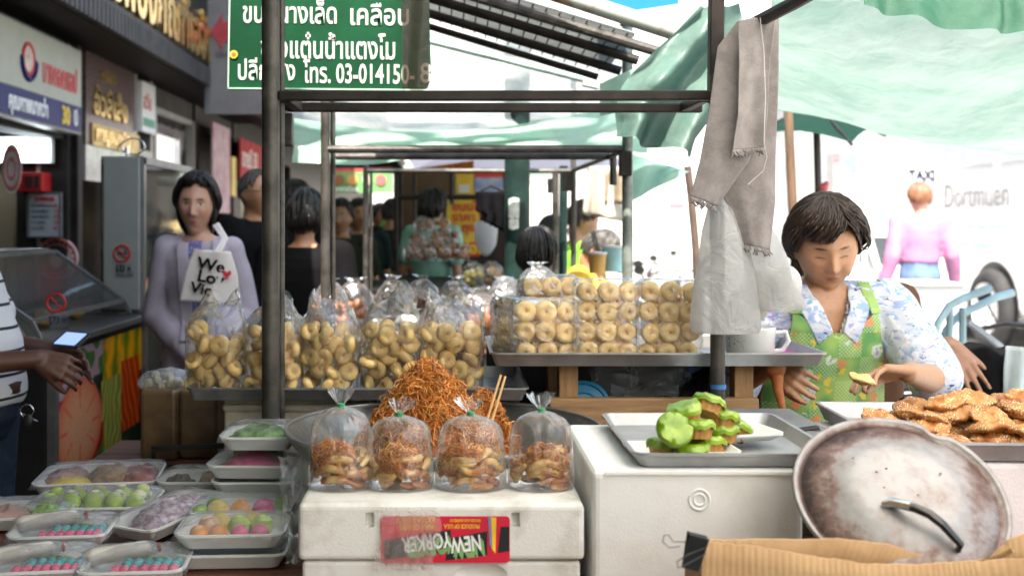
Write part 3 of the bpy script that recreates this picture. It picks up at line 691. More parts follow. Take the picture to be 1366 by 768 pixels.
for (Y, a, b) in ((2.5, 372, 948), (2.74, 384, 936)):
    mb = MB(); mb.beam((PX(a, Y), Y, 1.713), (PX(b, Y), Y, 1.713 + (.001 if Y < 2.6 else -.002)), .024, .0225, up=(0, 0, 1)); mb.build('cross_bar', steeld, f1, smooth=0, bevel=.003)
for a in (380, 942):
    mb = MB(); mb.beam((PX(a, 2.5), 2.515, 1.713), (PX(a, 2.5), 2.725, 1.713), .024, .024); mb.build('side_bar', steeld, f1, smooth=0, bevel=.003)
mb = MB(); mb.beam((PX(383, 2.74), 2.74, PZ(195, 2.74)), (PX(383, 2.74), 2.74, 1.698), .03, .03, up=(0, 1, 0)); mb.build('bracket', steel, f1, smooth=0, bevel=.003)
# --- second and third frames
f2 = thing('stall_scaffold', 'round-pipe frame of the second stall with its tall grey right pole', 'frame', (.1, 3.9, .0), 'stall frames in a row')
mb = MB(); mb.tube([(PX(434, 3.71), 3.71, 0), (PX(434, 3.71), 3.71, 2.0)], .0155, 12); mb.build('pole', steelp, f2)
mb = MB(); mb.tube([(PX(444, 3.75), 3.75, 0), (PX(444, 3.75), 3.75, 2.0)], .009, 10); mb.build('pole', steel, f2)
mb = MB(); mb.tube([(PX(837, 3.71), 3.71, 0), (PX(837, 3.71), 3.71, 2.125)], .0185, 14); mb.build('pole', galv, f2)
mb = MB(); mb.tube([(PX(837, 3.71), 3.71, 2.09), (PX(837, 3.71), 3.71, 2.14)], .026, 14); mb.build('pole_cap', steel, f2)
for (Y, a, b) in ((3.71, 430, 838), (4.1, 448, 815)):
    mb = MB(); mb.tube([(PX(a, Y), Y, 1.676), (PX(b, Y), Y, 1.676)], .0135, 10); mb.build('cross_bar', steel, f2)
mb = MB(); mb.beam((PX(834, 3.69), 3.69, PZ(235, 3.69)), (PX(834, 3.69), 3.69, PZ(202, 3.69)), .04, .045, up=(0, 1, 0)); mb.build('clamp', steeld, f2, smooth=0, bevel=.004)
mb = MB(); mb.tube([(PX(818, 4.1), 4.1, PZ(247, 4.1)), (PX(818, 4.1), 4.1, 1.69)], .0135, 10); mb.build('drop_pipe', steelp, f2)
mb = MB(); mb.tube([(.598, 3.75, 1.676), (.598, 5.37, 1.684)], .011, 8); mb.build('side_bar', steel, f2)
f3 = thing('stall_scaffold', 'thin dark frame of the third stall farther down the row', 'frame', (.1, 5.4, .0), 'stall frames in a row')
for a, r, tz, mm in ((488, .014, 1.98, steel), (765, .014, 2.16, steelp), (741, .016, 1.68, steelp), (495, .008, 1.68, steelp)):
    mb = MB(); mb.tube([(PX(a, 5.37), 5.37, 0), (PX(a, 5.37), 5.37, tz)], r, 10); mb.build('pole', mm, f3)
mb = MB(); mb.tube([(PX(488, 5.37), 5.37, 1.684), (PX(765, 5.37), 5.37, 1.684)], .012, 8); mb.build('cross_bar', steel, f3)
mb = MB(); mb.beam((PX(757, 5.3), 5.3, PZ(255, 5.3)), (PX(757, 5.3), 5.3, PZ(230, 5.3)), .05, .06, up=(0, 1, 0)); mb.build('clamp', steeld, f3, smooth=0)
f4 = thing('stall_scaffold', 'farthest black stall frame in front of the yellow price sheets', 'frame', (-.1, 8.5, 0), 'stall frames in a row')
for a, r in ((529, .024), (535, .012), (553, .012), (603, .02)):
    mb = MB(); mb.tube([(PX(a, 8.5), 8.5, 0 if a != 603 else PZ(272, 8.5)), (PX(a, 8.5), 8.5, PZ(225, 8.5))], r, 8); mb.build('pole', steeld, f4)
mb = MB(); mb.tube([(PX(529, 8.5), 8.5, PZ(263, 8.5)), (PX(660, 8.5), 8.5, PZ(263, 8.5))], .022, 8); mb.build('cross_bar', steeld, f4)
# --- green iron column with stuck papers
gcl = thing('iron_column', 'thick dark green iron column with torn white stickers', 'column', P(690, 700, 5))
mb = MB(); mb.tube([(PX(690, 5), 5, 0), (PX(690, 5), 5, 2.3)], .058, 24); mb.build('shaft', greenpaint, gcl)
mb = MB(); mb.tube([(PX(690, 5), 5, 0), (PX(690, 5), 5, .12)], .085, 24); mb.build('foot', greenpaint, gcl)
def onround(cx, cy, r, outline, z0):
    mb = MB(); vs = []
    for (a, z) in outline: vs.append((cx + r * math.sin(a), cy - r * math.cos(a), z0 + z))
    mb.add(vs, [tuple(range(len(vs)))]); return mb
for (py, h, wd, lab) in ((278, .10, .55, 'tall'), (299, .05, .5, 'short')):
    mb = MB(); n = 10
    mb.grid(lambda u, v: Vector((PX(690, 5) + .0595 * math.sin(-.35 + (u - .5) * wd * 1.6), 5 - .0595 * math.cos(-.35 + (u - .5) * wd * 1.6), PZ(py, 5) + h * (v - .5) * (1 - .35 * abs(u - .5) + .2 * nz((u * 4, v * 3, py), 1)))), 9, 7)
    mb.build('paper_sticker', M('paper_white', (.6, .62, .6), .8, var=.2, scale=40), gcl, smooth=0)
gp = thing('green_post', 'slim dark green post standing between the seated customers', 'post', P(748, 700, 5.6))
mb = MB(); mb.tube([(PX(748, 5.6), 5.6, 0), (PX(752, 5.6), 5.6, 1.72)], .022, 12); mb.build('shaft', greenpaint, gp)
mb = MB(); mb.span(P(730, 258, 5.55), P(741, 238, 5.5)); mb.build('junction_box', black, gp, smooth=0)
bt = thing('hanging_garment', 'black garment hanging beside the green iron column', 'garment', P(655, 262, 5.6))
def gar(u, v):
    x = 637 + (672 - 637) * u + (6 if v > .7 else 0) * (1 - u); y = 256 + 52 * v - (14 * v * (1 - u))
    return P(x, y, 5.6 + .03 * math.sin(u * 14) * v)
mb = MB(); mb.grid(gar, 14, 12); mb.build('cloth', M('black_cloth', (.006, .006, .007), .95, spec=.03), bt, smooth=180, solid=.02)
mb = MB(); mb.tube([P(640, 256, 5.6), P(655, 248, 5.6), P(672, 256, 5.6)], .006, 6); mb.build('hanger', steeld, bt)

# --- lattice roof with purlins: right end at X .673
rf = thing('lattice_roof', 'sloping corrugated lattice roof panel on dark pipes over the second stall', 'roof', (.2, 3.7, 1.95))
def rz(x, y): return 1.972 + (.673 - x) * .30 - (y - 3.4) * .03
mb = MB()
def rp(u, v):
    x = -.35 + .93 * u; y = 3.42 + .66 * v
    return Vector((x, y, rz(x, y) + .016 + .006 * math.sin(v * 95)))
mb.grid(rp, 40, 120); mb.build('corrugated_sheet', sheet('corrugated_grey', (.42, .44, .42), .25, clear=0, col2=(.24, .25, .23)), rf, smooth=180)
mb = MB()
for k in range(22):
    x = -.33 + k * .042; mb.tube([(x, 3.40, rz(x, 3.4) + .004), (x, 4.10, rz(x, 4.1) + .004)], .003, 5)
mb.build('lattice_rod', steeld, rf)
for (Y, a, b, r, mm) in ((3.42, -.4, .70, .017, steel), (3.62, -.4, .62, .016, steeld), (3.86, -.4, .60, .016, steeld), (4.08, -.4, .55, .013, steeld)):
    mb = MB(); mb.tube([(a, Y, rz(a, Y) - .02), (b, Y, rz(b, Y) - .02)], r, 10); mb.build('purlin', mm, rf)
mb = MB(); mb.tube([(.70, 3.36, rz(.7, 3.36) - .03), (.64, 4.12, rz(.64, 4.12) - .035)], .013, 8); mb.build('edge_pipe', steeld, rf)
bp_ = thing('roof_pipe', 'fat rusty galvanised pipe resting along the lattice roof edge', 'pipe', P(880, 40, 3.3))
mb = MB(); mb.tube([P(650, -38, 3.36), P(940, 56, 3.3)], .026, 12); mb.build('pipe', M('rusty_pipe', (.45, .48, .44), .5, metal=.3, col2=(.30, .13, .06), lo=.55, hi=.68, scale=9), bp_)
mb = MB(); mb.tube([P(912, 48, 3.31), P(942, 56.5, 3.3)], .031, 12); mb.build('sleeve', steeld, bp_)
bp2 = thing('roof_pipe', 'long pale green pipe slanting below the lattice roof', 'pipe', P(700, 80, 4.3))
mb = MB(); mb.tube([P(560, 52, 4.3), P(842, 122, 4.25)], .013, 10); mb.build('pipe', M('palegreen_pipe', (.30, .42, .38), .45, metal=.3, var=.3), bp2)
mb = MB(); mb.beam(P(778, 108, 4.25), P(800, 113, 4.25), .04, .04); mb.build('joint', M('joint_grey', (.5, .52, .5), .6), bp2, smooth=0, bevel=.004)
bl = MB(); bl.grid(lambda u, v: P(795 + 110 * u, -20 + 42 * v - 16 * u * v, 3.55 + .3 * (1 - v)) , 10, 6)
tag(bl.build('blue_tarpaulin', sheet('tarp_blue', (.02, .16, .45), .4), smooth=180), 'strip of bright blue tarpaulin above the lattice roof', 'tarpaulin')

# --- tarpaulins
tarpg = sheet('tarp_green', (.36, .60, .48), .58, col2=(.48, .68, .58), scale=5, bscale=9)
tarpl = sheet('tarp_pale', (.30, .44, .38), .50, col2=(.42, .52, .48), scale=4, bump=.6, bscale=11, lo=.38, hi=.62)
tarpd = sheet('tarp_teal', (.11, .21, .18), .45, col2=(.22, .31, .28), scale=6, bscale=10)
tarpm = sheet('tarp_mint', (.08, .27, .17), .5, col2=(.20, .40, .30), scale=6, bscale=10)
cl_screen = M('screen_canvas', (.05, .05, .045), .9, var=.2)
plast = sheet('milky_plastic', (.70, .78, .78), .7, clear=.25, col2=(.82, .85, .86), scale=2)
def band(u, v):
    x = 390 + 475 * u
    top = 158 + 10 * math.sin(u * PI) + 22 * math.sin(max(0, u * 1.2) * PI) * .5 - 20 * u * u
    bot = 217 - 18 * u + 6 * math.sin(u * 9) + (12 * (u - .8) if u > .8 else 0)
    p = P(x, top + (bot - top) * v, 4.75)
    p.y += .05 * math.sin(u * 22 + 3 * v) * v + .06 * nz((u * 6, v * 3, 0), 1, 4)
    return p
mb = MB(); mb.grid(band, 70, 16)
tag(mb.build('tarpaulin', tarpg, smooth=180), 'pale green tarpaulin hanging as a low valance across the second stall', 'tarpaulin', 'tarpaulins over the stalls')
def ply(u, v):
    p = P(385 + 450 * u, 40 + 10 * u + 135 * v, 5.0 + .1 * nz((u * 5, v * 5, 1), 1, 9) + .12 * math.sin(u * 7 + v))
    return p
mb = MB(); mb.grid(ply, 50, 24)
tag(mb.build('plastic_sheet', plast, smooth=180), 'milky clear plastic sheet behind the cross bars above the green valance', 'plastic sheet')
def big(u, v):
    # u across (left to right), v from the near top edge down and away
    a = P(1030 + 520 * u, -45 - 30 * u, 2.75); b = P(1024 + 560 * u, 138 + 105 * u, 4.7)
    p = a.lerp(b, v)
    p.z -= .20 * math.sin(v * PI) * (.35 + .65 * math.sin(min(1, u * 1.25) * PI))
    p.z += .016 * math.sin(v * 17 + 1.2 * math.sin(u * 3) + 2 * (u - .4) ** 2) + .012 * nz((u * 5, v * 7, 0), 1, 12) + .006 * nz((u * 16, v * 18, 0), 1, 2)
    return p
mb = MB(); mb.grid(big, 70, 70)
tag(mb.build('tarpaulin', sheet('tarp_seagreen', (.20, .30, .26), .5, col2=(.28, .36, .33), scale=5, bump=.35, bscale=9, lo=.38, hi=.62), smooth=180), 'large sagging white-green tarpaulin roof over the woman in the apron', 'tarpaulin', 'tarpaulins over the stalls')
def seam(v0, name='seam'):
    mb = MB(); mb.tube([big(k / 60, v0) + Vector((0, 0, -.002)) for k in range(61)], .004, 5, flat=.4); return mb
bt_ = [o for o in bpy.data.objects if o.get('label', '').startswith('large sagging')][0]
for v0 in (.995,): seam(v0).build('seam', M('seam_green', (.30, .42, .37), .8), bt_)
for u0 in (.04,):
    a = big(u0, 1.0); mb = MB(); mb.tube([a, a + Vector((.01, .02, -.05)), a + Vector((.03, .02, -.15))], .0022, 5); mb.build('tie_cord', M('cord_pale', (.45, .45, .40), .9), bt_)
def over(u, v):
    x = 1150 + 330 * u; low = 6 + 46 * math.sin(min(1, u * .95 + .02) * PI * .75) - 14 * u
    y = -70 + (low + 70) * v
    p = P(x, y + 5 * nz((u * 7, 0, 0), 1, 3) * v, 2.55 - .1 * v); p.y += .016 * math.sin(u * 27 + 6 * nz((u * 3, v, 0), 1, 5) + 9 * v * (u - .4)) * (.3 + v); return p
mb = MB(); mb.grid(over, 90, 20)
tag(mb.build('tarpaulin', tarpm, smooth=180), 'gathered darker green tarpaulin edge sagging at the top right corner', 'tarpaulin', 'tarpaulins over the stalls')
def fold(u, v):
    # bunched tarpaulin corner hanging from the roof end
    cx = [958, 948, 925, 900, 885, 876][min(5, int(v * 5))] * (1 - (v * 5) % 1) + [958, 948, 925, 900, 885, 876][min(5, int(v * 5) + 1)] * ((v * 5) % 1)
    wd = 24 + 42 * math.sin(min(1, v * 1.15) * PI * .75)
    y = 8 + 182 * v + 26 * (u - .3) * v
    p = P(cx + (u - .5) * 2 * wd, y, 3.15); p.y += .07 * math.sin(u * 11 + 3 * v) * (.3 + v) + .04 * nz((u * 4, v * 5, 3), 1, 1); return p
mb = MB(); mb.grid(fold, 40, 40)
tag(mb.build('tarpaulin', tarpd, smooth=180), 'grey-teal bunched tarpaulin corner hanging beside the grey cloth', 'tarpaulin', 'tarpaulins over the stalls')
def light(u, v):
    p = P(800 + 145 * u, 112 + (-66 * u) + (96 - 60 * abs(u - .4)) * v * (1 if u > .15 else .6), 3.6 + .05 * math.sin(u * 13) * v); return p
mb = MB(); mb.grid(light, 30, 14)
tag(mb.build('tarpaulin', tarpg, smooth=180), 'light green tarpaulin flap spread behind the bunched corner', 'tarpaulin', 'tarpaulins over the stalls')
def tri(u, v):
    a, b, c = P(836, 203, 4.2), P(919, 229, 4.2), P(842, 268, 4.2)
    p = a.lerp(b, u).lerp(a.lerp(c, 1) .lerp(b, u), v); p.y += .04 * math.sin(u * 9 + v * 4) * v; return p
mb = MB(); mb.grid(tri, 18, 12)
tag(mb.build('tarpaulin', sheet('tarp_seafoam', (.26, .52, .42), .55, col2=(.4, .6, .52)), smooth=180), 'small triangular sea-green tarpaulin corner right of the tall grey pole', 'tarpaulin', 'tarpaulins over the stalls')
# unseen roof added over the near stall, dim left half
def near(u, v):
    p = Vector((-.95 + 1.35 * u, -2.0 + 4.6 * v, 2.28 + .12 * v)); p.z -= .08 * math.sin(u * PI * 3) ** 2 * 1 + .05 * math.sin(v * PI * 2) ** 2; return p
mb = MB(); mb.grid(near, 30, 30)
tag(mb.build('tarpaulin', sheet('tarp_unseen_dim', (.36, .42, .38), .42, col2=(.42, .47, .44)), smooth=180), 'unseen tarpaulin roof added to shade the nearest stall', 'tarpaulin', 'tarpaulins over the stalls')
def near2(u, v):
    p = Vector((.36 + 1.95 * u, -2.2 + 4.7 * v, 2.40 + .10 * v - .10 * u)); p.z -= .08 * math.sin(u * PI * 2) ** 2 + .05 * math.sin(v * PI * 2) ** 2; return p
mb = MB(); mb.grid(near2, 30, 30)  # unseen sheet added to spread soft daylight from the street side
tag(mb.build('tarpaulin', sheet('tarp_unseen_bright', (.84, .80, .74), .85, col2=(.90, .87, .82)), smooth=180), 'unseen cream tarpaulin added as a soft light source over the nearest stall', 'tarpaulin', 'tarpaulins over the stalls')
for k in range(3):     # the row of stalls goes on behind the camera
    mb = MB(); mb.grid(lambda u, v: Vector((-.95 + 2.45 * u, -2.05 - 3.6 * (k + 1) + 3.5 * v, 2.34 - .1 * math.sin(u * PI * 3) ** 2 - .05 * math.sin(v * PI * 2) ** 2)), 24, 16)
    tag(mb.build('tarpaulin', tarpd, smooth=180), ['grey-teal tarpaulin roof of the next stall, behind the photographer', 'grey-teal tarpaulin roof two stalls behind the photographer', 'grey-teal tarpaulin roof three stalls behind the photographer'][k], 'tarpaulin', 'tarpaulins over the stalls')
mb = MB(); mb.grid(lambda u, v: Vector((-2.3 + 1.5 * u, -2.4 + .04 * math.sin(u * 30), 2.25 - 2.1 * v)), 40, 6)  # unseen screen added to block daylight at the left
tag(mb.build('light_block_screen', cl_screen, smooth=180, solid=.01), 'unseen dark screen added to keep light off the left pavement', 'screen')
# umbrella behind the seller
um = thing('market_umbrella', 'dark green square market umbrella behind the woman in the apron', 'umbrella', (PX(1093, 6), 6, 0))
ap = P(1088, 118, 6.1); cor = [P(1181, 179, 6.5), P(1136, 190, 5.4), P(985, 186, 5.7), P(1050, 172, 6.9)]
mb = MB(); n = 8
for k in range(4):
    a, b = cor[k], cor[(k + 1) % 4]
    mb.grid(lambda u, v: ap.lerp(a.lerp(b, u), v) + Vector((0, 0, -.06 * math.sin(u * PI) * 0 - .05 * math.sin(v * PI) + .05 * math.sin(u * PI) * v)), n, n)
mb.build('canopy', sheet('umbrella_green', (.010, .030, .024), .05, col2=(.014, .036, .029), shine=.002), um, smooth=30)
for k in range(4):
    mb = MB(); mb.tube([ap + Vector((0, 0, -.08)), cor[k] + Vector((0, 0, -.01))], .008, 6); mb.build('rib', steeld, um)
mb = MB(); mb.tube([ap, (PX(1101, 6), 6.0, 0)], .02, 10); mb.build('pole', M('pole_dark', (.06, .045, .04), .5), um)
mb = MB(); mb.tube([P(1099, 262, 5.97), P(1098, 250, 5.97), P(1104, 243, 5.97)], [.02, .028, .012], 8); mb.build('red_tie', M('red_tie', (.6, .12, .12), .5), um)
wp = MB(); wp.tube([P(1050, 120, 5.0), Vector((PX(1078, 5), 5.0, 0))], .021, 12)
tag(wp.build('wooden_pole', M('pale_wood_pole', (.13, .075, .045), .7, var=.25, stretch=(8, 8, 1))), 'pale wooden pole leaning behind the head of the seller', 'pole')
wp = MB(); wp.tube([P(917, 222, 4.4), P(922, 262, 4.4), P(928, 330, 4.4), Vector((PX(944, 4.4), 4.4, 0))], .015, 10)
tag(wp.build('leaning_stick', M('dark_stick', (.09, .06, .05), .7, var=.3)), 'thin dark leaning stick left of the hanging grey cloth', 'pole')

# ================================================================ hanging green sign
gs = thing('hanging_sign', 'dark green signboard with white Thai lettering and phone number', 'sign', P(438, 118, 2.95))
gy = 2.95
green = M('sign_board_green', (.004, .052, .022), .5, var=.2, scale=4, spec=.15)
Ms = Matrix.Translation((0, gy, 0)) @ Matrix(((1, 0, 0, 0), (0, 0, 1, 0), (0, 1, 0, 0), (0, 0, 0, 1)))
ol = [(PX(303, gy), PZ(119, gy)), (PX(567, gy), PZ(121, gy)), (PX(575, gy), PZ(105, gy)), (PX(571, gy), PZ(-60, gy)), (PX(306, gy), PZ(-60, gy))]
mb = MB(); mb.prism(ol, Ms, .025); mb.build('board', green, gs, smooth=0, bevel=.003)
mb = MB(); mb.beam(P(304, 118, gy - .003), P(568, 120.3, gy - .003), .004, .006, up=(0, 1, 0)); mb.beam(P(304.5, 118, gy - .003), P(307.5, -60, gy - .003), .004, .006, up=(0, 1, 0)); mb.build('edge_line', M('sign_edge', (.35, .5, .4), .5), gs, smooth=0)
lw_ = M('hand_lettering_white', (.50, .52, .50), .5, var=.12, scale=30)
rl = (1, 0, -.012)
for (s, px, py, hh, sx) in (('ขนมนางเล็ด', 323, 30, 39, 125), ('เคลือบ', 465, 33, 39, 78), ('ข้าวแต๋นน้ำแตงโม', 347, 77, 41, 179), ('ปลีก-ส่ง', 316, 106, 37, 76), ('โทร. 03-014150-', 405, 110, 37, 148)):
    text('lettering', s, hh * gy / F * .98, P(px, py, gy - .001), rl, lw_, gs, bold=.0011, extrude=.001, fit=sx * gy / F)
text('lettering', '8', 37 * gy / F, P(560, 110, gy - .001), rl, lw_, gs, bold=.001, extrude=.001, sx=.85)
mb = MB(); mb.disc(P(312, 73, gy - .001), Mf, .011, t=.003); mb.build('round_sticker', M('sticker_yellow', (.6, .42, .05), .5), gs)
mb = MB(); mb.disc(P(312, 73, gy - .0035), Mf, .006, t=.001); mb.build('round_sticker', M('sticker_brown', (.25, .15, .03), .5), gs)
mb = MB(); mb.grid(lambda u, v: P(536 + 36 * u, -60 + 178 * v, gy - .012 - .006 * math.sin(u * 9 + v * 3)), 8, 20)
tag(mb.build('film_flap', film('smoky_film', tint=(.38, .34, .30), haze=.1, gloss=.25, rough=.25, bump=.3, bscale=14, whit=(.25, .22, .18)), smooth=180), 'smoky plastic flap covering the end of the green signboard', 'plastic flap')
for x in (320, 555):
    mb = MB(); mb.tube([P(x, -55, gy + .01), P(x, -90, gy + .01)], .004, 6); mb.build('hanging_wire', steeld, gs)

# ================================================================ tables and shelves
TZ = .80
tb = thing('stall_table', 'red-brown wooden stall table carrying the foam boxes and trays', 'table', (.2, 2.3, 0))
mb = MB()
for k in range(9): mb.span((-.95, 1.42 + k * .195, .765), (1.35, 1.42 + k * .195 + .19, TZ))
mb.build('tabletop', tablewood, tb, smooth=0, bevel=.004)
for x in (-.9, .2, 1.3):
    for y in (1.5, 3.1):
        mb = MB(); mb.beam((x, y, 0), (x, y, .764), .05, .05, up=(0, 1, 0)); mb.build('leg', tablewood, tb, smooth=0)
mb = MB(); mb.span((-.93, 1.44, .68), (1.33, 1.47, .764)); mb.build('apron_board', tablewood, tb, smooth=0)

def rrect(w, d, r, n=6):
    pts = []
    for (sx, sy, a0) in ((1, 1, 0), (-1, 1, 90), (-1, -1, 180), (1, -1, 270)):
        for k in range(n + 1):
            a = R(a0 + 90 * k / n); pts.append((sx * (w / 2 - r) + r * math.cos(a), sy * (d / 2 - r) + r * math.sin(a)))
    return pts
def dish(mb, c, w, d, h, r=.02, slope=.012, lip=.008, th=.003, Mr=None, n=6, lipdrop=.004):
    """open tray with sloping sides and a turned lip; c = centre of the bottom"""
    c = Vector(c); Mr = Mr or Matrix.Identity(3)
    def ring(ww, dd, rr, z): return [c + Mr @ Vector((x, y, z)) for x, y in rrect(ww, dd, max(rr, .002), n)]
    wi, di = w - 2 * slope - 2 * lip, d - 2 * slope - 2 * lip
    rings = [ring(w, d, r + lip, h - lipdrop), ring(w, d, r + lip, h), ring(w - 2 * lip, d - 2 * lip, r, h), ring(wi, di, r * .8, th), ]
    inner = ring(wi, di, r * .8, th)
    outer = [ring(w, d, r + lip, h - lipdrop), ring(w - 2 * lip + 2 * th, d - 2 * lip + 2 * th, r, h - lipdrop - .001), ring(wi + 2 * th, di + 2 * th, r * .8, 0)]
    mb.loft(rings, cap=False); b = len(mb.v) - len(inner); mb.f.append(tuple(range(b, b + len(inner)))); mb.m.append(mb.cur)
    mb.loft(outer, cap=False); b = len(mb.v) - len(inner); mb.f.append(tuple(range(b, b + len(inner)))[::-1]); mb.m.append(mb.cur)
    return mb
def rotz(a): return Matrix.Rotation(R(a), 3, 'Z')
traym = M('worn_tray_aluminium', (.38, .38, .38), .38, metal=.7, var=.18, scale=7, bump=.2, bscale=30)
traydk = M('dull_grey_tray', (.30, .30, .31), .4, metal=.8, var=.25, scale=7, bump=.2, bscale=30)
# left doughnut tray and right doughnut tray
mb = MB(); dish(mb, (-.215, 2.745, 1.012), .80, .40, .03, .012, .01, .008)
tag(mb.build('metal_tray', traydk, bevel=0, smooth=30), 'grey metal tray under the row of doughnut bags', 'tray')
mb = MB(); dish(mb, (.485, 2.74, 1.092), .785, .40, .032, .012, .01, .008)
tag(mb.build('metal_tray', traym, smooth=30), 'silver metal tray under the stacked doughnut packs and the mug', 'tray')
wf = thing('wooden_stand', 'raw pine stand holding up the silver doughnut tray', 'stand', (.5, 2.6, TZ))
for px in (757, 989):
    mb = MB(); mb.beam((PX(px, 2.63), 2.63, TZ), (PX(px, 2.63), 2.63, 1.091), .045, .05, up=(0, 1, 0)); mb.build('post', woodp, wf, smooth=0, bevel=.003)
for x in (.277, .70):
    mb = MB(); mb.beam((x, 2.88, TZ), (x, 2.88, 1.091), .045, .05, up=(0, 1, 0)); mb.build('post', woodp, wf, smooth=0, bevel=.003)
mb = MB(); mb.span((PX(733, 2.58), 2.575, PZ(577, 2.58)), (PX(1012, 2.58), 2.604, PZ(531, 2.58))); mb.build('plank', woodm, wf, smooth=0, bevel=.003)
mb = MB(); mb.span((PX(733, 2.58), 2.577, PZ(622, 2.58)), (PX(1000, 2.58), 2.603, PZ(579, 2.58))); mb.build('plank', woodm, wf, smooth=0, bevel=.003)
mb = MB()
for (px, py, r) in ((770, 560, .006), (905, 546, .004), (985, 561, .007)): mb.disc(P(px, py, 2.574), Mf, r, r * .7, t=.0015, n=14)
mb.build('knot', M('wood_knot', (.05, .025, .012), .8), wf)
# things stored in the stand
mb = MB(); mb.lathe([(.001, 0), (.058, 0), (.066, .006), (.068, .016), (.06, .018), (.058, .01), (.04, .012), (.036, .008), (.001, .008)], P(778, 545, 2.72), 36, frame((0, -1, .25), (1, 0, 0)))
tag(mb.build('food_cover', M('lid_blue', (.02, .30, .55), .35, var=.08)), 'round sky-blue plastic lid standing behind the wooden post', 'lid')
bagf = film('storage_film', haze=.22, gloss=.25, rough=.2, bump=.5, bscale=18, whit=(.7, .72, .75), rim=.3)
for (x, z, rx, rz_, lab) in ((820, 505, .06, .055, 'crumpled clear plastic bag stored beside the blue lid'), (880, 503, .075, .06, 'crumpled clear plastic bag stored in the middle under the silver tray')):
    c = P(x, z, 2.78); mb = MB(); mb.ball(c, (rx, .06, rz_), 40, 26, fn=lambda d, v: v * (1 + .16 * nz(d, 3.2, x) + .07 * nz(d, 9, x)))
    tag(mb.build('plastic_bag', bagf, smooth=180), lab, 'plastic bag')
mb = MB(); mb.grid(lambda u, v: P(815 + 90 * u, 533 - 22 * v + 6 * math.sin(u * 6), 2.66 + .1 * v + .012 * nz((u * 6, v * 5, 0), 1)), 20, 10)
tag(mb.build('plastic_sheet', bagf, smooth=180), 'loose clear plastic sheet lying on the pine plank', 'plastic sheet')
mb = MB(); mb.grid(lambda u, v: P(885 + 62 * u, 530 - (8 + 36 * u) * v, 2.68 + .1 * v + .01 * math.sin(u * 12)), 16, 8)
tag(mb.build('black_bag', M('black_shiny_bag', (.012, .012, .014), .2, bump=.5, bscale=20), smooth=180, solid=.004), 'shiny black plastic bag folded under the silver tray', 'plastic bag')
mb = MB(); mb.span(P(905, 500, 2.86), P(936, 480, 2.80)); mb.span(P(905, 520, 2.86), P(936, 504, 2.8))
cb = thing('blue_crate', 'small blue crate under the right end of the silver tray', 'crate', P(920, 520, 2.83))
mb.build('slat_side', M('crate_blue', (.03, .12, .35), .5), cb, smooth=0, bevel=.003)
mb = MB(); mb.span((.10, 2.97, TZ), (.9, 3.0, 1.10)); 
tag(mb.build('shade_sheet', M('shade_sheet_black', (.02, .02, .022), .9), smooth=0), 'dark sheet standing for the shaded interior behind the pine stand', 'screen')  # dark sheet stands in for the shade inside the stand
# ---- foam boxes
foam = M('styrofoam', (.80, .80, .79), .75, col2=(.66, .645, .62), lo=.5, hi=.8, detail=9, scale=7, bump=.14, bscale=320, spec=.3, sub=.12)
foamold = M('grubby_styrofoam', (.50, .44, .36), .85, var=.25, scale=7, bump=.5, bscale=150, col2=(.62, .56, .47))
foamlid = M('stained_styrofoam', (.46, .43, .38), .8, bump=.22, bscale=260, col2=(.74, .73, .70), scale=11, lo=.3, hi=.52, detail=9)
def boolcut(o, cutter):
    md = o.modifiers.new('cut', 'BOOLEAN'); md.object = cutter; md.solver = 'EXACT'
    dg = bpy.context.evaluated_depsgraph_get(); me = bpy.data.meshes.new_from_object(o.evaluated_get(dg))
    mats = list(o.data.materials); o.modifiers.clear(); o.data = me
    me = cutter.data; bpy.data.objects.remove(cutter)
bx1 = thing('foam_box', 'grubby white foam box with red grape label under the noodle bags', 'foam box', (PX(588, 1.85), 1.87, TZ), 'foam boxes on the table')
x0, x1 = PX(397, 1.75), PX(780, 1.75); zt, zm = PZ(672, 1.75), PZ(748, 1.75)
mb = MB(); mb.span((x0, 1.75, zm), (x1, 2.02, zt)); ld = mb.build('lid', foamlid, bx1, smooth=0, bevel=.009, bseg=3)
cut = MB()
for px in (493, 688):
    a = P(px - 6, 704, 1.745); b = P(px + 6, 684, 1.745)
    cut.span((a.x, 1.74, a.z), (b.x, 1.764, b.z))
cu_ = cut.build('cutter', foamlid, smooth=0, bevel=.003); cu_.location = cu_.location
boolcut(ld, cu_)
mb = MB(); mb.span((x0 + .006, 1.756, TZ + .001), (x1 - .006, 2.014, zm - .002)); bd = mb.build('body', foamlid, bx1, smooth=0, bevel=.006)
cut = MB(); cut.ball(P(642, 768, 1.75), (.045, .02, .02), 24, 12); boolcut(bd, cut.build('cutter', foamlid))
# label, stuck on upside down
lb = MB(); yl = 1.7485
a, b = P(508, 750, yl), P(680, 688, yl); cxl, czl = (a.x + b.x) / 2, (a.z + b.z) / 2
Ml = Matrix.Translation((cxl, yl, czl)) @ frame((0, -1, 0), (1, 0, 0)).to_4x4()
lb.prism(rrect(b.x - a.x, b.z - a.z, .006), Ml, .0006); lab = lb.build('label_sticker', M('label_red', (.62, .012, .045), .35, var=.06, coat=.3), bx1, smooth=0)
def patch(pts, dy, name, m):
    mb = MB(); vs = [P(x, y, yl - dy) for x, y in pts]; mb.add(vs, [tuple(range(len(vs)))]); return mb.build(name, m, lab, smooth=0)
lblack = M('label_black', (.012, .015, .018), .35, var=.1); lgreen = M('label_green', (.20, .38, .14), .4); lyel = M('label_yellow', (.85, .50, .03), .4); lwhite = M('label_white', (.80, .80, .80), .4)
patch([(600, 717), (650, 708), (650, 740), (594, 747)], .001, 'black_band', lblack)
patch([(512, 720), (601, 706), (603, 733), (575, 738), (512, 746)], .0012, 'black_band', lblack)
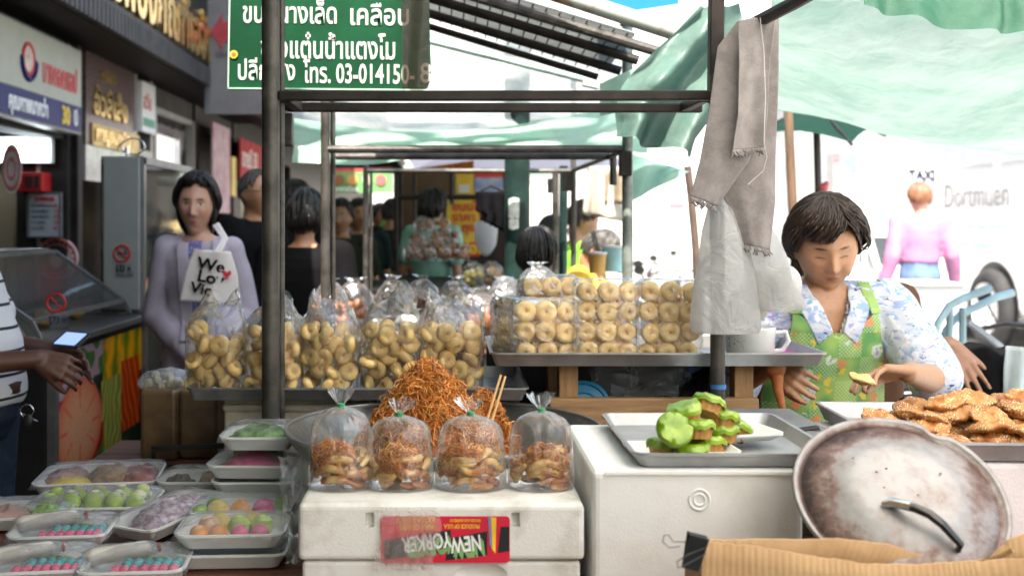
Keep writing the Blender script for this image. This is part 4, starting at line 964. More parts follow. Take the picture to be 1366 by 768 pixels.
patch([(668, 702), (679.5, 702), (679.5, 734), (664, 737)], .001, 'black_band', lblack)
patch([(654, 689), (662, 690), (661, 738), (655, 730)], .0016, 'pencil_stripe', lyel)
patch([(651, 689), (655, 689), (657, 733), (653, 725)], .0018, 'pencil_stripe', M('label_bluegrey', (.2, .22, .4), .4))
for (dx, dy, dd, m_) in ((-5, 8, .0018, lgreen), (-3, 5, .002, lgreen), (0, 0, .0026, lwhite)):
    text('label_lettering', 'NEW', .034, P(641 - dx, 713 + dy, yl - dd), (-1, 0, -.11), m_, lab, up=(.11, 0, -1), bold=.0008, extrude=.0002, sx=.62)
    text('label_lettering', 'YORKER', .034, P(600 - dx, 709 + dy, yl - dd), (-1, 0, -.13), m_, lab, up=(.13, 0, -1), bold=.0008, extrude=.0002, sx=.60)
text('label_lettering', 'TABLE GRAPES', .0125, P(584, 699, yl - .0015), (-1, 0, 0), lyel, lab, up=(0, 0, -1), bold=.0003, extrude=.0002, sx=.75)
text('label_lettering', 'EXTRA FANCY', .0125, P(580, 689.5, yl - .0015), (-1, 0, 0), lyel, lab, up=(0, 0, -1), bold=.0003, extrude=.0002, sx=.75)
text('label_lettering', 'PRODUCE OF U.S.A.', .009, P(640, 699, yl - .0015), (-1, 0, 0), lyel, lab, up=(0, 0, -1), bold=.0003, extrude=.0002, sx=.72)
text('label_lettering', 'PACKED AND SHIPPED BY', .006, P(641, 692, yl - .0015), (-1, 0, 0), lyel, lab, up=(0, 0, -1), bold=.0002, extrude=.0002, sx=.7)
mb = MB()
def emp(u, v):
    p = P(503 + 80 * u + 6 * math.sin(v * 5), 676 + 84 * v, 1.738); p.y += .003 * nz((u * 4, v * 5, 0), 1, 7) + .0008 * math.sin(u * 30 + 3 * v); return p
mb.grid(emp, 40, 40); tag(mb.build('empty_bag', film('limp_film', haze=.32, gloss=.12, rough=.25, bump=.5, bscale=24, whit=(.74, .68, .66), rim=.2), smooth=180), 'limp clear plastic bag hanging over the label of the foam box', 'plastic bag')
# big right box
bx2 = thing('foam_box', 'clean white foam box under the tray of green cakes', 'foam box', (PX(932, 1.9), 1.93, TZ), 'foam boxes on the table')
x0, x1 = PX(790, 1.75), PX(1073, 1.75); zt2 = PZ(627, 1.75)
mb = MB(); mb.span((x0, 1.75, TZ + .001), (x1, 2.16, zt2)); mb.build('body', foam, bx2, smooth=0, bevel=.012, bseg=3)
mb = MB(); Mb = frame((0, -1, 0), (1, 0, 0)); mb.torus(P(933, 666, 1.7495), .016, .0022, Mb, nu=32, nv=8); mb.torus(P(933, 666, 1.7495), .009, .002, Mb, nu=28, nv=8); mb.build('moulded_ring', foam, bx2)
mb = MB(); mb.span((x0 + .02, 1.745, PZ(632, 1.75)), (x1 - .005, 1.75, PZ(628, 1.75))); mb.build('rim_ridge', foam, bx2, smooth=0)
mb = MB(); dish(mb, (PX(949, 1.93), 1.945, zt2 + .002), .335, .385, .024, .02, .012, .007)
tag(mb.build('metal_tray', M('bright_tray', (.40, .41, .42), .42, metal=.6, var=.12, scale=9, bump=.15, bscale=25), smooth=30), 'silver oven tray on the clean foam box, holding green cakes', 'tray')
# old foam box under the doughnut tray
mb = MB(); mb.span((PX(298, 2.62), 2.62, TZ), (PX(500, 2.62), 2.92, 1.011)); 
ob_ = thing('foam_box', 'old yellowed foam box under the grey doughnut tray', 'foam box', (PX(400, 2.7), 2.75, TZ), 'foam boxes on the table')
mb.build('body', foamold, ob_, smooth=0, bevel=.012, bseg=3)
mb = MB(); mb.span((PX(296, 2.61), 2.61, PZ(549, 2.62)), (PX(502, 2.61), 2.93, PZ(538, 2.62))); mb.build('rim', foamold, ob_, smooth=0, bevel=.008)
mb = MB(); mb.span((-.12, 2.66, TZ), (.17, 2.93, 1.008))
tag(mb.build('dark_crate', M('dark_crate', (.035, .03, .028), .8, var=.3), smooth=0, bevel=.006), 'dark crate supporting the right end of the grey doughnut tray', 'crate')
# wrapped parcels at the left
wrap = M('brown_wrap', (.17, .10, .045), .35, bump=.8, bscale=14, col2=(.09, .05, .025), scale=8, coat=.5)
for (a, b, y0, lab) in ((186, 236, 2.88, 'brown paper wrapped parcel nearest the vegetable picture'), (238, 290, 2.90, 'brown paper wrapped parcel beside the old foam box')):
    mb = MB(); mb.span((PX(a, y0), y0, TZ), (PX(b, y0), y0 + .16, PZ(520, y0)))
    o = mb.build('paper_parcel', wrap, smooth=0, bevel=.012, bseg=3); tag(o, lab, 'parcel', 'brown parcels on the table')
mb = MB(); mb.ball(P(222, 508, 2.96), (.075, .06, .035), 30, 16, fn=lambda d, v: v * (1 + .15 * nz(d, 4)))
tag(mb.build('clear_bag', film('parcel_film', haze=.2, gloss=.6, bump=.9), smooth=180), 'clear bag of white sweets lying on the brown parcels', 'plastic bag')
for k in range(16):
    o = MB().ball(P(222, 510, 2.95) + Vector((random.uniform(-.055, .055), random.uniform(-.03, .03), random.uniform(-.012, .02))), .012, 10, 8).build('white_sweet', M('sweet_white', (.6, .55, .42), .6))
    tag(o, 'small white round sweet in the clear bag on the parcels', 'sweet', 'white sweets in the clear bag')
mb = MB(); mb.beam((PX(203, 2.8), 2.80, PZ(598, 2.8)), (PX(298, 2.8), 2.80, PZ(594, 2.8)), .012, .012); mb.beam((PX(203, 2.8), 2.80, TZ + .006), (PX(298, 2.8), 2.80, TZ + .006), .012, .012)
rk = thing('wire_rack', 'low black rack bar in front of the brown parcels', 'rack', (PX(250, 2.8), 2.8, TZ)); mb.build('bar', black, rk, smooth=0)
for x in (205, 296):
    mb = MB(); mb.beam((PX(x, 2.8), 2.8, TZ), (PX(x, 2.8), 2.8, PZ(598, 2.8) - .006), .01, .01, up=(0, 1, 0)); mb.build('leg', black, rk, smooth=0)
# ================================================================ food
clear = film('bag_film', haze=.03, gloss=.85, rough=.08, bump=1.0, bscale=24, rim=.26, whit=(.95, .96, .97), stretch=(1, 1, .45))
clear2 = film('tight_film', haze=.05, gloss=.9, rough=.10, bump=1.0, bscale=26, rim=.12, whit=(.92, .93, .94))
dough = M('doughnut_golden', (.72, .45, .15), .55, col2=(.86, .64, .29), scale=35, lo=.35, hi=.65, bump=.35, bscale=120, sub=.1, rand=.16)
# ---- ring doughnuts: three shapes, copied
dn_mesh = []
for k in range(3):
    mb = MB(); mb.torus((0, 0, 0), .0125, .0120, nu=22, nv=12, fn=lambda v: Vector((v.x * (1 + .05 * nz(v, 40, k * 7)), v.y * (1 + .05 * nz(v, 40, k * 7 + 3)), v.z * (.98 + .06 * nz(v, 60, k)))))
    o = mb.build('ring_doughnut', dough, smooth=180, origin=(0, 0, 0)); dn_mesh.append(o.data); bpy.data.objects.remove(o)
def doughnut(loc, rot, label, group):
    o = bpy.data.objects.new('ring_doughnut', random.choice(dn_mesh)); C.objects.link(o); o.location = loc; o.rotation_euler = rot
    s = random.uniform(.93, 1.04); o.scale = (s, s, s * random.uniform(.95, 1.05))
    return tag(o, label, 'doughnut', group)
# ---- bag made of soft film, open or folded over at the top
def superring(c, rx, ry, z, n=40, e=3.2, rot=0, wob=0, o=0):
    pts = []
    for j in range(n):
        a = 2 * PI * j / n; ca, sa = math.cos(a), math.sin(a)
        k = (abs(ca) ** e + abs(sa) ** e) ** (-1 / e); k *= 1 + wob * nz((ca * 2.2, sa * 2.2, z * 22), 1, o)
        x, y = ca * k * rx, sa * k * ry
        pts.append(Vector((c[0] + x * math.cos(rot) - y * math.sin(rot), c[1] + x * math.sin(rot) + y * math.cos(rot), z)))
    return pts
def soft_bag(x, y, z0, w, d, fill, top, seed, rot=0, lean=0, label='', group=None, m=clear, name='snack_bag', flap=.4):
    rings = []
    zs = [0, .012, .04, .25, .5, .75, 1.0]
    for t in zs:
        k = .90 if t == 0 else (.97 if t < .03 else 1)
        rings.append(superring((x, y), w / 2 * k, d / 2 * k, z0 + fill * t, rot=rot, wob=.05, o=seed))
    n = 7
    for i in range(1, n + 1):
        t = i / n; zz = z0 + fill + (top - fill) * t
        r = superring((x + lean * t * t, y + .01 * t), w / 2 * (1 - flap * t), d / 2 * (1 - t) ** .8 + .004, zz, rot=rot + .5 * t * math.sin(seed), wob=.12 + .3 * t, o=seed)
        for j, p in enumerate(r):
            a = 2 * PI * j / 40; p.z += .018 * t * math.sin(2 * a + seed) + .02 * t * nz((p.x * 30, p.y * 30, 0), 1, seed)
        rings.append(r)
    mb = MB(); mb.loft(rings, cap=False); b = 0
    mb.f.append(tuple(range(40))[::-1]); mb.m.append(0)
    mb.jitter(.003, 45, 0, seed); mb.jitter(.004, 90, 240, seed + 5)
    return tag(mb.build(name, m, smooth=180), label, 'bag', group)
ords = ['leftmost', 'second', 'middle', 'fourth', 'rightmost']
TRZ = 1.016
bags = [(289, 79, .165, .232, .020, .55), (367, 78, .168, .228, .014, .6), (441, 76, .162, .232, -.016, .55), (521, 80, .172, .245, .024, .5), (603, 84, .176, .238, -.024, .5)]
for i, (px, wpx, fill, top, lean, flap) in enumerate(bags):
    Yc = 2.67; x = PX(px, Yc); wd = wpx * Yc / F
    desc = ['beside the woman with the tote', 'behind the tall stall post', 'between the post and the taller bag', 'tallest of the row', 'standing behind the noodle heap'][i]
    soft_bag(x, Yc, TRZ, wd, .115, fill, top, i * 3 + 1, label='clear bag of ring doughnuts %s, %s in front' % (desc, ords[i]), group='doughnut bags on the grey tray', lean=lean, flap=flap)
    cnt = 0; rr = random.Random(40 + i)
    lay = 0; z = TRZ + .024
    while z < TRZ + fill - .004:
        for iy in range(2):
            for ix in range(3):
                xx = x + (ix - 1) * .0445 * (wd / .145) + rr.uniform(-.009, .009) + (.012 if lay % 2 else -.008)
                xx = max(x - wd / 2 + .022, min(x + wd / 2 - .022, xx))
                yy = Yc - .032 + iy * .058 + rr.uniform(-.008, .006)
                if z > TRZ + fill - .03 and rr.random() < .35: continue
                doughnut((xx, yy, z + rr.uniform(-.008, .008)), (rr.uniform(0, PI), rr.uniform(0, PI), rr.uniform(0, 6)), 'small golden ring doughnut inside the %s clear bag of the front row' % ords[i], 'doughnuts in the %s bag' % ords[i])
        z += .0300; lay += 1
# ---- packs of stacked doughnuts on the silver tray
RZ = 1.097
def pack(px0, px1, rows, z0, y0, depth, label, key, yaw=0):
    """rows of three ring doughnuts, holes facing the front, wrapped in tight film"""
    x0, x1 = PX(px0, y0), PX(px1, y0); c = Vector(((x0 + x1) / 2, y0, 0)); sp = .0490
    Mr = rotz(yaw)
    for r in range(rows):
        ro = random.uniform(-.005, .005); rt = random.uniform(-.0025, .0025)
        for q in range(3):
            for d_ in range(depth):
                stg = sp / 2 if d_ == 1 else 0
                if stg and (q == 2 or r == rows - 1): stg = 0
                loc = c + Mr @ Vector(((q - 1) * sp + stg + ro + random.uniform(-.002, .002), random.uniform(-.002, .004) + .012 + d_ * .026, 0)); loc.z = z0 + .0240 + r * .0470 + stg * .9 + rt * (q - 1) + random.uniform(-.0015, .0015)
                doughnut(loc, (PI / 2 + random.uniform(-.24, .24), random.uniform(0, 6), R(yaw) + random.uniform(-.28, .28)), 'golden ring doughnut sealed in the %s pack on the silver tray' % key, 'doughnuts in the %s pack' % key)
    w, h, dd = sp * 3 + .010, rows * .0470 + .005, depth * .025 + .010
    mb = MB()
    def side(a, v):
        return 0
    rings = []
    for t in (-.03, 0, .25, .5, .75, 1, 1.03):
        k = 1.0 if 0 <= t <= 1 else .9
        ring = []
        for x, y in rrect(w * k, h * k, .02 * k, 5):
            sc = 1 - .02 * abs(math.sin((y / h) * rows * PI))
            ring.append(c + Mr @ Vector((x * sc, -.004 + t * dd, 0)) + Vector((0, 0, z0 + .001 + h / 2 + y)))
        rings.append(ring)
    mb.loft(rings); mb.jitter(.0045, 42, 0, px0)
    tag(mb.build('doughnut_pack', clear2, smooth=60), label, 'pack', 'doughnut packs on the silver tray')
pack(690, 768, 3, RZ + .001, 2.567, 2, 'low clear pack of doughnuts three rows high at the left end of the silver tray', 'left', 6)
pack(768, 852, 4, RZ + .001, 2.570, 2, 'tall clear pack of doughnuts four rows high in the middle of the silver tray', 'middle')
pack(851, 936, 4, RZ + .001, 2.567, 2, 'tall clear pack of doughnuts four rows high beside the hanging white bags', 'right', -4)
pack(700, 775, 4, RZ + .004, 2.72, 2, 'clear pack of doughnuts half hidden behind the low pack', 'hidden', 12)
pack(655, 700, 3, RZ + .001, 2.645, 2, 'clear pack of doughnuts turned sideways at the left tip of the silver tray', 'sideways', -62)
# ---- snack bags on the second and third stalls
tb2 = thing('back_table', 'dark table of the second stall covered with snack bags', 'table', (0, 4.3, 0))
mb = MB(); mb.span((-.72, 3.15, .93), (.56, 5.3, .98)); mb.build('tabletop', darkwall, tb2, smooth=0)
mb = MB(); mb.span((-.68, 3.2, 0), (.52, 5.25, .929)); mb.build('skirt', M('skirt_dark', (.03, .025, .025), .9), tb2, smooth=0)
tb3 = thing('back_table', 'table of the third stall with brown snack packs in front of the yellow price sheets', 'table', (-.2, 7, 0))
mb = MB(); mb.span((-.62, 5.9, 1.02), (.62, 8.2, 1.07)); mb.build('tabletop', darkwall, tb3, smooth=0)
mb = MB(); mb.span((-.58, 5.95, 0), (.58, 8.15, 1.019)); mb.build('skirt', M('skirt_dark', (.03, .025, .025)), tb3, smooth=0)
bacon = M('snack_brown', (.26, .10, .045), .5, var=.4, scale=30, rand=.15)
nutty = M('snack_tan', (.50, .30, .12), .6, var=.3, scale=30, rand=.1)
dark_s = M('snack_dark', (.07, .035, .03), .6, var=.4, scale=30)
yellow_s = M('snack_yellow', (.62, .50, .14), .6, var=.25, scale=30)
white_s = M('snack_white', (.65, .62, .56), .6, var=.2, scale=30)
def filled_bag(x, y, z0, w, h, m, seed, label, group, kind='chip', topk=.45, n=26):
    t = thing('snack_bag', label, 'bag', (x, y, z0), group); rr = random.Random(seed)
    mb = MB()
    for k in range(n):
        p = Vector((x + rr.uniform(-.36, .36) * w, y + rr.uniform(-.25, .1) * w, z0 + .01 + rr.random() * h * (1 - topk)))
        Mr = Euler((rr.uniform(0, 6), rr.uniform(0, 6), rr.uniform(0, 6))).to_matrix(); s = w * .14
        if kind == 'chip': mb.tube([p + Mr @ Vector((a * s * 1.6, s * .35 * math.sin(a * 3), s * .3 * math.cos(a * 4))) for a in (-1, -.5, 0, .5, 1)], [s * .3, s * .45, s * .5, s * .45, s * .3], 6)
        else: mb.ball(p, s * rr.uniform(.8, 1.2), 9, 6)
    mb.build('filling', m, t, smooth=60)
    mb = MB(); rings = []
    for q, kx in ((0, .9), (.03, 1), (.3, 1.04), (1 - topk, 1.0), (1 - topk * .55, .82), (1 - topk * .25, .45), (1 - topk * .15, .22), (1 - topk * .08, .3), (1.0, .5)):
        rings.append(superring((x + w * .1 * math.sin(seed) * q, y), w / 2 * kx, w * .32 * kx * (1 if q < .8 else .35), z0 + h * q, 30, 2.6, wob=.06 + .3 * max(0, q - .5), o=seed))
    mb.loft(rings, cap=False); mb.jitter(.006 * w / .12, 30, 0, seed); mb.build('film', clear, t, smooth=180)
    return t
T2 = .982
row = [  # px, Y, w px, h px, material, kind, label
 (592, 3.35, 78, 74, bacon, 'chip', 'clear bag of brown twisted crisps behind the rightmost doughnut bag'),
 (640, 3.55, 74, 78, bacon, 'chip', 'clear bag of brown twisted crisps beside the green iron column'),
 (668, 3.9, 56, 76, dark_s, 'chip', 'clear bag of dark prunes close to the green iron column'),
 (500, 3.3, 66, 60, yellow_s, 'ball', 'clear bag of pale yellow sweets behind the tallest doughnut bag'),
 (545, 3.3, 60, 66, white_s, 'chip', 'clear bag of whitish crisps peeping over the two rightmost doughnut bags'),
 (458, 3.25, 60, 62, white_s, 'ball', 'clear bag with a white knotted top behind the middle doughnut bag'),
 (400, 3.25, 60, 60, nutty, 'ball', 'clear bag of tan balls behind the second doughnut bag'),
 (330, 3.2, 56, 46, nutty, 'ball', 'clear bag of tan balls behind the leftmost doughnut bag'),
 (470, 4.2, 60, 66, bacon, 'ball', 'brown snack bag at the left end of the second table'),
 (520, 4.3, 48, 66, dark_s, 'chip', 'dark snack bag in the middle of the second table'),
 (560, 4.4, 52, 64, bacon, 'chip', 'reddish brown snack bag farther back on the second table'),
 (610, 4.5, 50, 60, white_s, 'chip', 'whitish snack bag farther back on the second table'),
 (722, 3.3, 60, 60, dark_s, 'chip', 'clear bag of dark chips right of the green iron column'),
 (770, 3.9, 60, 60, white_s, 'chip', 'clear bag of white puffs in front of the seated grey-haired man'),
 (440, 4.4, 50, 60, bacon, 'chip', 'brown snack bag in front of the man in olive')]
for i, (px, Y, wp_, hp, m_, kd, lab) in enumerate(row):
    z0 = T2 if Y < 5.3 else 1.072
    if px > 700: z0 = 1.14 if Y < 3.5 else 1.0
    filled_bag(PX(px, Y), Y, z0, wp_ * Y / F, hp * Y / F * 1.25, m_, i + 5, lab, 'snack bags on the second stall', kd)
mb = MB(); mb.span((.30, 3.2, .9), (.75, 4.3, .995)); tag(mb.build('side_shelf', darkwall, smooth=0), 'low dark side shelf behind the silver tray', 'shelf')
# pyramid of brown snack packs on the third table
k = 0
for (py, xs) in ((338, (552, 572, 592, 612)), (322, (560, 580, 602)), (306, (566, 588))):
    for px in xs:
        Y = 6.3 + .02 * k; k += 1
        filled_bag(PX(px, Y), Y, PZ(py + 10, Y), 25 * Y / F, 27 * Y / F, bacon if k % 3 else M('snack_russet', (.34, .15, .06), .6, var=.3, scale=30), 60 + k, 'small round pack of brown snacks stacked under the yellow price sheets', 'brown snack packs piled up', 'ball', .3, 14)
for (px, lab, m_) in ((632, 'tub of yellow crisps left of the white bag on the third table', yellow_s), (657, 'tub of golden crisps under the white hanging bag', nutty)):
    Y = 6.2; filled_bag(PX(px, Y), Y, 1.072, 30 * Y / F, 34 * Y / F, m_, px, lab, 'tubs on the third table', 'ball', .35, 18)
mb = MB(); mb.ball(P(648, 305, 6.8), (.07, .06, .17), 26, 18, fn=lambda d, v: Vector((v.x * (.45 if d.z > .3 else 1) * (1 + .2 * nz(d, 3)), v.y, v.z)))
tag(mb.build('white_bag', sheet('white_bag_plastic', (.75, .75, .78), .5), smooth=180), 'white plastic bag standing below the black garment', 'plastic bag')

# ---- noodle bags on the grubby foam box
noodle = [M('noodle_orange%d' % k if False else ['noodle_amber', 'noodle_rust', 'noodle_honey'][k], c_, .45, var=.25, scale=40, sub=.15) for k, c_ in enumerate(((.56, .19, .03), (.42, .12, .02), (.68, .30, .055)))]
strip_d = M('syrup_dough', (.82, .54, .20), .25, col2=(.38, .12, .018), lo=.40, hi=.58, scale=26, coat=.6, sub=.15)
def strands(mb, n, pos, size, seed, r=.0011, L=.04, mats=3, k=4):
    rr = random.Random(seed)
    for i in range(n):
        p, nrm = pos(rr); mb.mat(rr.randrange(mats))
        d = Vector((rr.gauss(0, 1), rr.gauss(0, 1), rr.gauss(0, 1))); d = (d - nrm * d.dot(nrm) * .75).normalized()
        b = Vector((rr.gauss(0, 1), rr.gauss(0, 1), rr.gauss(0, 1))).normalized(); l = L * rr.uniform(.5, 1.2); pts = []
        ph = rr.uniform(0, 6)
        for q in range(k + 1):
            t = q / k - .5; pts.append(p + d * l * t + b * l * .22 * math.sin(t * 5 + ph) + nrm * (.004 - .012 * t * t * 4 * l / .04))
        mb.tube(pts, r * rr.uniform(.75, 1.25), 3, cap=False)
    return mb
tie_g = M('rubber_green', (.03, .32, .12), .4)
nb = [(455, 88, 540, 'two-sided noodle bag standing at the left end of the foam box, syrup darkest'), (533, 92, 552, 'noodle bag with a wide flared knot, second along the foam box'), (628, 96, 551, 'noodle bag in front of the noodle heap under the wooden skewers'), (722, 90, 546, 'noodle bag with the big white fan-shaped knot beside the ladle')]
bz = PZ(668, 1.83)
for i, (px, wpx, tpy, lab) in enumerate(nb):
    Yc = 1.86; x = PX(px, Yc); wd = wpx * Yc / F; rx = wd / 2; ry = rx * .72; zt_ = PZ(tpy, Yc); z0 = zt + .001; hh = zt_ - z0
    t = thing('noodle_bag', lab, 'bag', (x, Yc, z0), 'noodle bags on the foam box')
    # dough strips: bent tubes around the lower part
    mb = MB(); rr = random.Random(i + 3)
    for k in range(30):
        a = rr.uniform(0, 2 * PI); z = z0 + .008 + (k / 30) ** 1.1 * hh * .36; rad = rr.uniform(.45, .86); pts = []
        a2 = a + rr.uniform(.8, 1.6); zz = rr.uniform(-.012, .014)
        for q in range(8):
            s = q / 7; aa = a + (a2 - a) * s
            pts.append((x + math.cos(aa) * rx * rad, Yc + math.sin(aa) * ry * rad, max(z0 + .006, z + zz * math.sin(s * PI))))
        mb.tube(pts, [.004, .0058, .0066, .0068, .0068, .0066, .0058, .004], 8)
    mb.build('dough_strips', strip_d, t)
    mb = MB(); side = (-.25, 0, -.2, .15)[i]
    def pos(r_):
        d = Vector((r_.gauss(0, 1), r_.gauss(0, 1), r_.gauss(0, 1))).normalized(); k_ = r_.uniform(.55, 1)
        return Vector((x + side * rx + d.x * rx * .66 * k_, Yc - .002 + d.y * ry * .72 * k_, z0 + hh * .35 + d.z * hh * .20 * k_)), d
    strands(mb, 620, pos, 0, i, .0010, .032); mb.build('noodle_nest', noodle, t, smooth=0)
    mb = MB(); mb.ball((x + side * rx, Yc, z0 + hh * .33), (rx * .6, ry * .66, hh * .17), 16, 10); mb.build('noodle_core', noodle[1], t)
    mb = MB(); rings = []; n = 64
    for tt, kx, ple in ((0, .80, 0), (.006, .93, 0), (.04, .99, 0), (.2, 1.0, 0), (.45, .96, 0), (.65, .92, 0), (.80, .86, .01), (.89, .68, .03), (.95, .40, .07), (.985, .14, .12), (1.0, .085, .12), (1.02, .10, .15), (1.10, .24, .22), (1.2, .36, .25)):
        ring = []
        for j in range(n):
            a = 2 * PI * j / n; k_ = kx * (1 + ple * math.sin(a * 11 + i)) * (1 + .025 * nz((math.cos(a) * 2, math.sin(a) * 2, tt * 4), 1, i * 5))
            fl = 1 if tt < 1.03 else .45
            ring.append(Vector((x + math.cos(a) * rx * k_ + (0 if tt < 1 else (tt - 1) * .03 * math.sin(i * 2)), Yc + math.sin(a) * ry * k_ * fl, z0 + hh * tt + (.004 * math.sin(a * 5 + i) if tt > 1.15 else 0))))
        rings.append(ring)
    mb.loft(rings, cap=False); mb.f.append(tuple(range(n))[::-1]); mb.m.append(0)
    mb.build('film', film('noodle_film', haze=.03, gloss=.75, rough=.07, bump=.8, bscale=20, rim=.30, whit=(.95, .96, .97), stretch=(1, 1, .3)), t, smooth=180)
    mb = MB(); mb.torus((x, Yc, zt_ + .001), .0048, .0022, nu=16, nv=8); mb.torus((x, Yc, zt_ - .003), .0048, .0020, frame((.1, .1, 1)), nu=16, nv=8); mb.build('rubber_tie', tie_g, t)

# ---- heap of fried noodles in a wide wok
wk = thing('wok', 'wide battered metal wok holding the heap of fried noodles', 'wok', (PX(590, 2.3), 2.30, TZ))
wc = (PX(592, 2.3), 2.30, TZ); wr = .325
mb = MB(); mb.lathe([(.05, .0), (.13, .015), (.22, .07), (.29, .14), (wr, .185), (wr + .006, .188), (wr + .006, .184), (.295, .134), (.225, .064), (.13, .009), (.05, -.006)], (wc[0], wc[1], TZ + .012), 56)
mb.build('bowl', M('wok_steel', (.26, .27, .26), .35, metal=.8, var=.35, scale=8, bump=.2), wk)
mb = MB(); mb.torus((wc[0], wc[1], TZ + .199), wr + .003, .004, nu=56, nv=8); mb.build('rim', alu, wk)
hp = thing('noodle_heap', 'tall orange heap of shredded fried noodles in the wok', 'noodles', (wc[0], wc[1], TZ + .05)); hp['kind'] = 'stuff'
pk = [(PX(570, 2.28), 2.28, .150, TZ + .10, PZ(486, 2.28)), (PX(645, 2.34), 2.36, .075, TZ + .10, PZ(524, 2.36))]
mb = MB(); core = MB()
for (cx, cy_, br, zb, zt__) in pk:
    hgt = zt__ - zb
    def shp(u): return br * (1 - u) ** .62 * (1 + .15 * u) + .012 * (1 - u)
    def pos(r_):
        u = r_.random() ** 1.35; a = r_.uniform(0, 2 * PI); q = shp(u) * (1 + .14 * nz((math.cos(a) * 1.6, math.sin(a) * 1.6, u * 4), 1, 2)) * r_.uniform(.86, 1.04)
        return Vector((cx + math.cos(a) * q, cy_ + math.sin(a) * q, zb + hgt * u)), Vector((math.cos(a), math.sin(a), .6)).normalized()
    strands(mb, 4200 if br > .1 else 1300, pos, 0, int(cx * 1000), .0011, .045, k=5)
    core.lathe([(shp(u) * .9 + .001, zb + hgt * .95 * u) for u in np.linspace(0, 1, 12)], (cx, cy_, 0), 24)
core.lathe([(.001, .12), (.15, .10), (.22, .075), (.25, .07)], (wc[0], wc[1], TZ + .0), 32)
mb.build('noodle_strand', noodle, hp, smooth=0)['kind'] = 'stuff'; core.build('noodle_base', noodle[1], hp)
for k, (a, b, lab) in enumerate((((648, 566), (668, 500), 'wooden skewer stuck in the noodle heap, the lower one'), ((655, 566), (674, 502), 'wooden skewer stuck in the noodle heap, the one leaning more'))):
    mb = MB(); mb.tube([P(*a, 2.24), P(*b, 2.30)], .0028, 8); tag(mb.build('wooden_skewer', M('bamboo', (.60, .36, .14), .6, var=.15)), lab, 'skewer')
# ladle with blue handle
ldl = thing('ladle', 'steel ladle with a blue handle resting on the wok rim', 'ladle', P(790, 590, 2.2))
mb = MB(); mb.tube([P(752, 612, 2.22), P(775, 598, 2.2), P(790, 588, 2.18)], [.006, .007, .008], 10, flat=.6); mb.build('shaft', alu, ldl)
mb = MB(); mb.tube([P(788, 589, 2.18), P(800, 578, 2.16), P(818, 567.5, 2.15)], [.008, .011, .007], 12, flat=.6); mb.build('handle', M('handle_blue', (.04, .14, .38), .3, coat=.5), ldl)
mb = MB(); mb.ball(P(742, 622, 2.23), (.035, .03, .02), 20, 10, fn=lambda d, v: v if d.z < .2 else Vector((v.x, v.y, .004))); mb.build('bowl', alu, ldl)
sp2 = MB(); sp2.tube([P(750, 606, 2.12), P(775, 604, 2.12), P(797, 590, 2.12), P(800, 580, 2.12)], .004, 8)
tag(sp2.build('wire_skimmer', chrome), 'thin bent steel wire handle beside the blue ladle', 'skimmer')
# table gas-stove box between the two foam boxes is dark wood: a low crate
# ---- green cakes on two small paper trays
pap = M('paper_tray', (.78, .78, .76), .6, var=.05)
tray_z = zt2 + .0055
cup = M('cake_cup', (.50, .26, .06), .6, col2=(.33, .14, .03), scale=30, bump=.4)
icing = M('green_icing', (.13, .26, .004), .32, col2=(.25, .38, .02), scale=25, sub=.15, coat=.3)
for (px, py, Y, a, lab) in ((908, 602, 1.835, 4, 'small white paper tray under the front green cakes'), (966, 588, 1.92, 14, 'small white paper tray under the rear green cakes')):
    mb = MB(); dish(mb, (PX(px, Y), Y, tray_z + (.012 if px > 940 else 0)), .178, .105, .016, .01, .016, .002, th=.0015, Mr=rotz(a)); tag(mb.build('paper_tray', pap, smooth=30), lab, 'paper tray', 'paper trays on the oven tray')
def cake(px, py, Y, tilt, yaw, rr_, lab, s=1.0):
    c = P(px, py, Y); Mr = Euler((R(tilt[0]), R(tilt[1]), R(yaw))).to_matrix()
    t = thing('green_cake', lab, 'cake', c, 'green iced cakes')
    mb = MB(); n = 78; rings = []
    for (r, z) in ((.001, -.015), (.0195, -.015), (.0210, -.008), (.0235, .001), (.0232, .004)):
        rings.append([c + Mr @ Vector((math.cos(2 * PI * j / n) * r * s * (1 + .028 * math.sin(j * 2 * PI / n * 13)), math.sin(2 * PI * j / n) * r * s * (1 + .028 * math.sin(j * 2 * PI / n * 13)), z * s)) for j in range(n)])
    mb.loft(rings, cap=False); mb.build('cup', cup, t)
    mb = MB(); rings = []
    for (r, z) in ((.0235, .002), (.0268, -.001), (.0278, .005), (.0250, .0105), (.018, .0135), (.010, .0125), (.004, .0105), (.001, .0100)):
        rings.append([c + Mr @ Vector((math.cos(2 * PI * j / n) * r * s * (1 + .14 * nz((math.cos(2 * PI * j / n) * 1.5, math.sin(2 * PI * j / n) * 1.5, px), 1)), math.sin(2 * PI * j / n) * r * s, (z + (.006 * nz((math.cos(2 * PI * j / n) * 2, math.sin(2 * PI * j / n) * 2, py), 1) if r > .02 else 0)) * s)) for j in range(n)])
    mb.loft(rings, cap=False); mb.build('icing', icing, t)
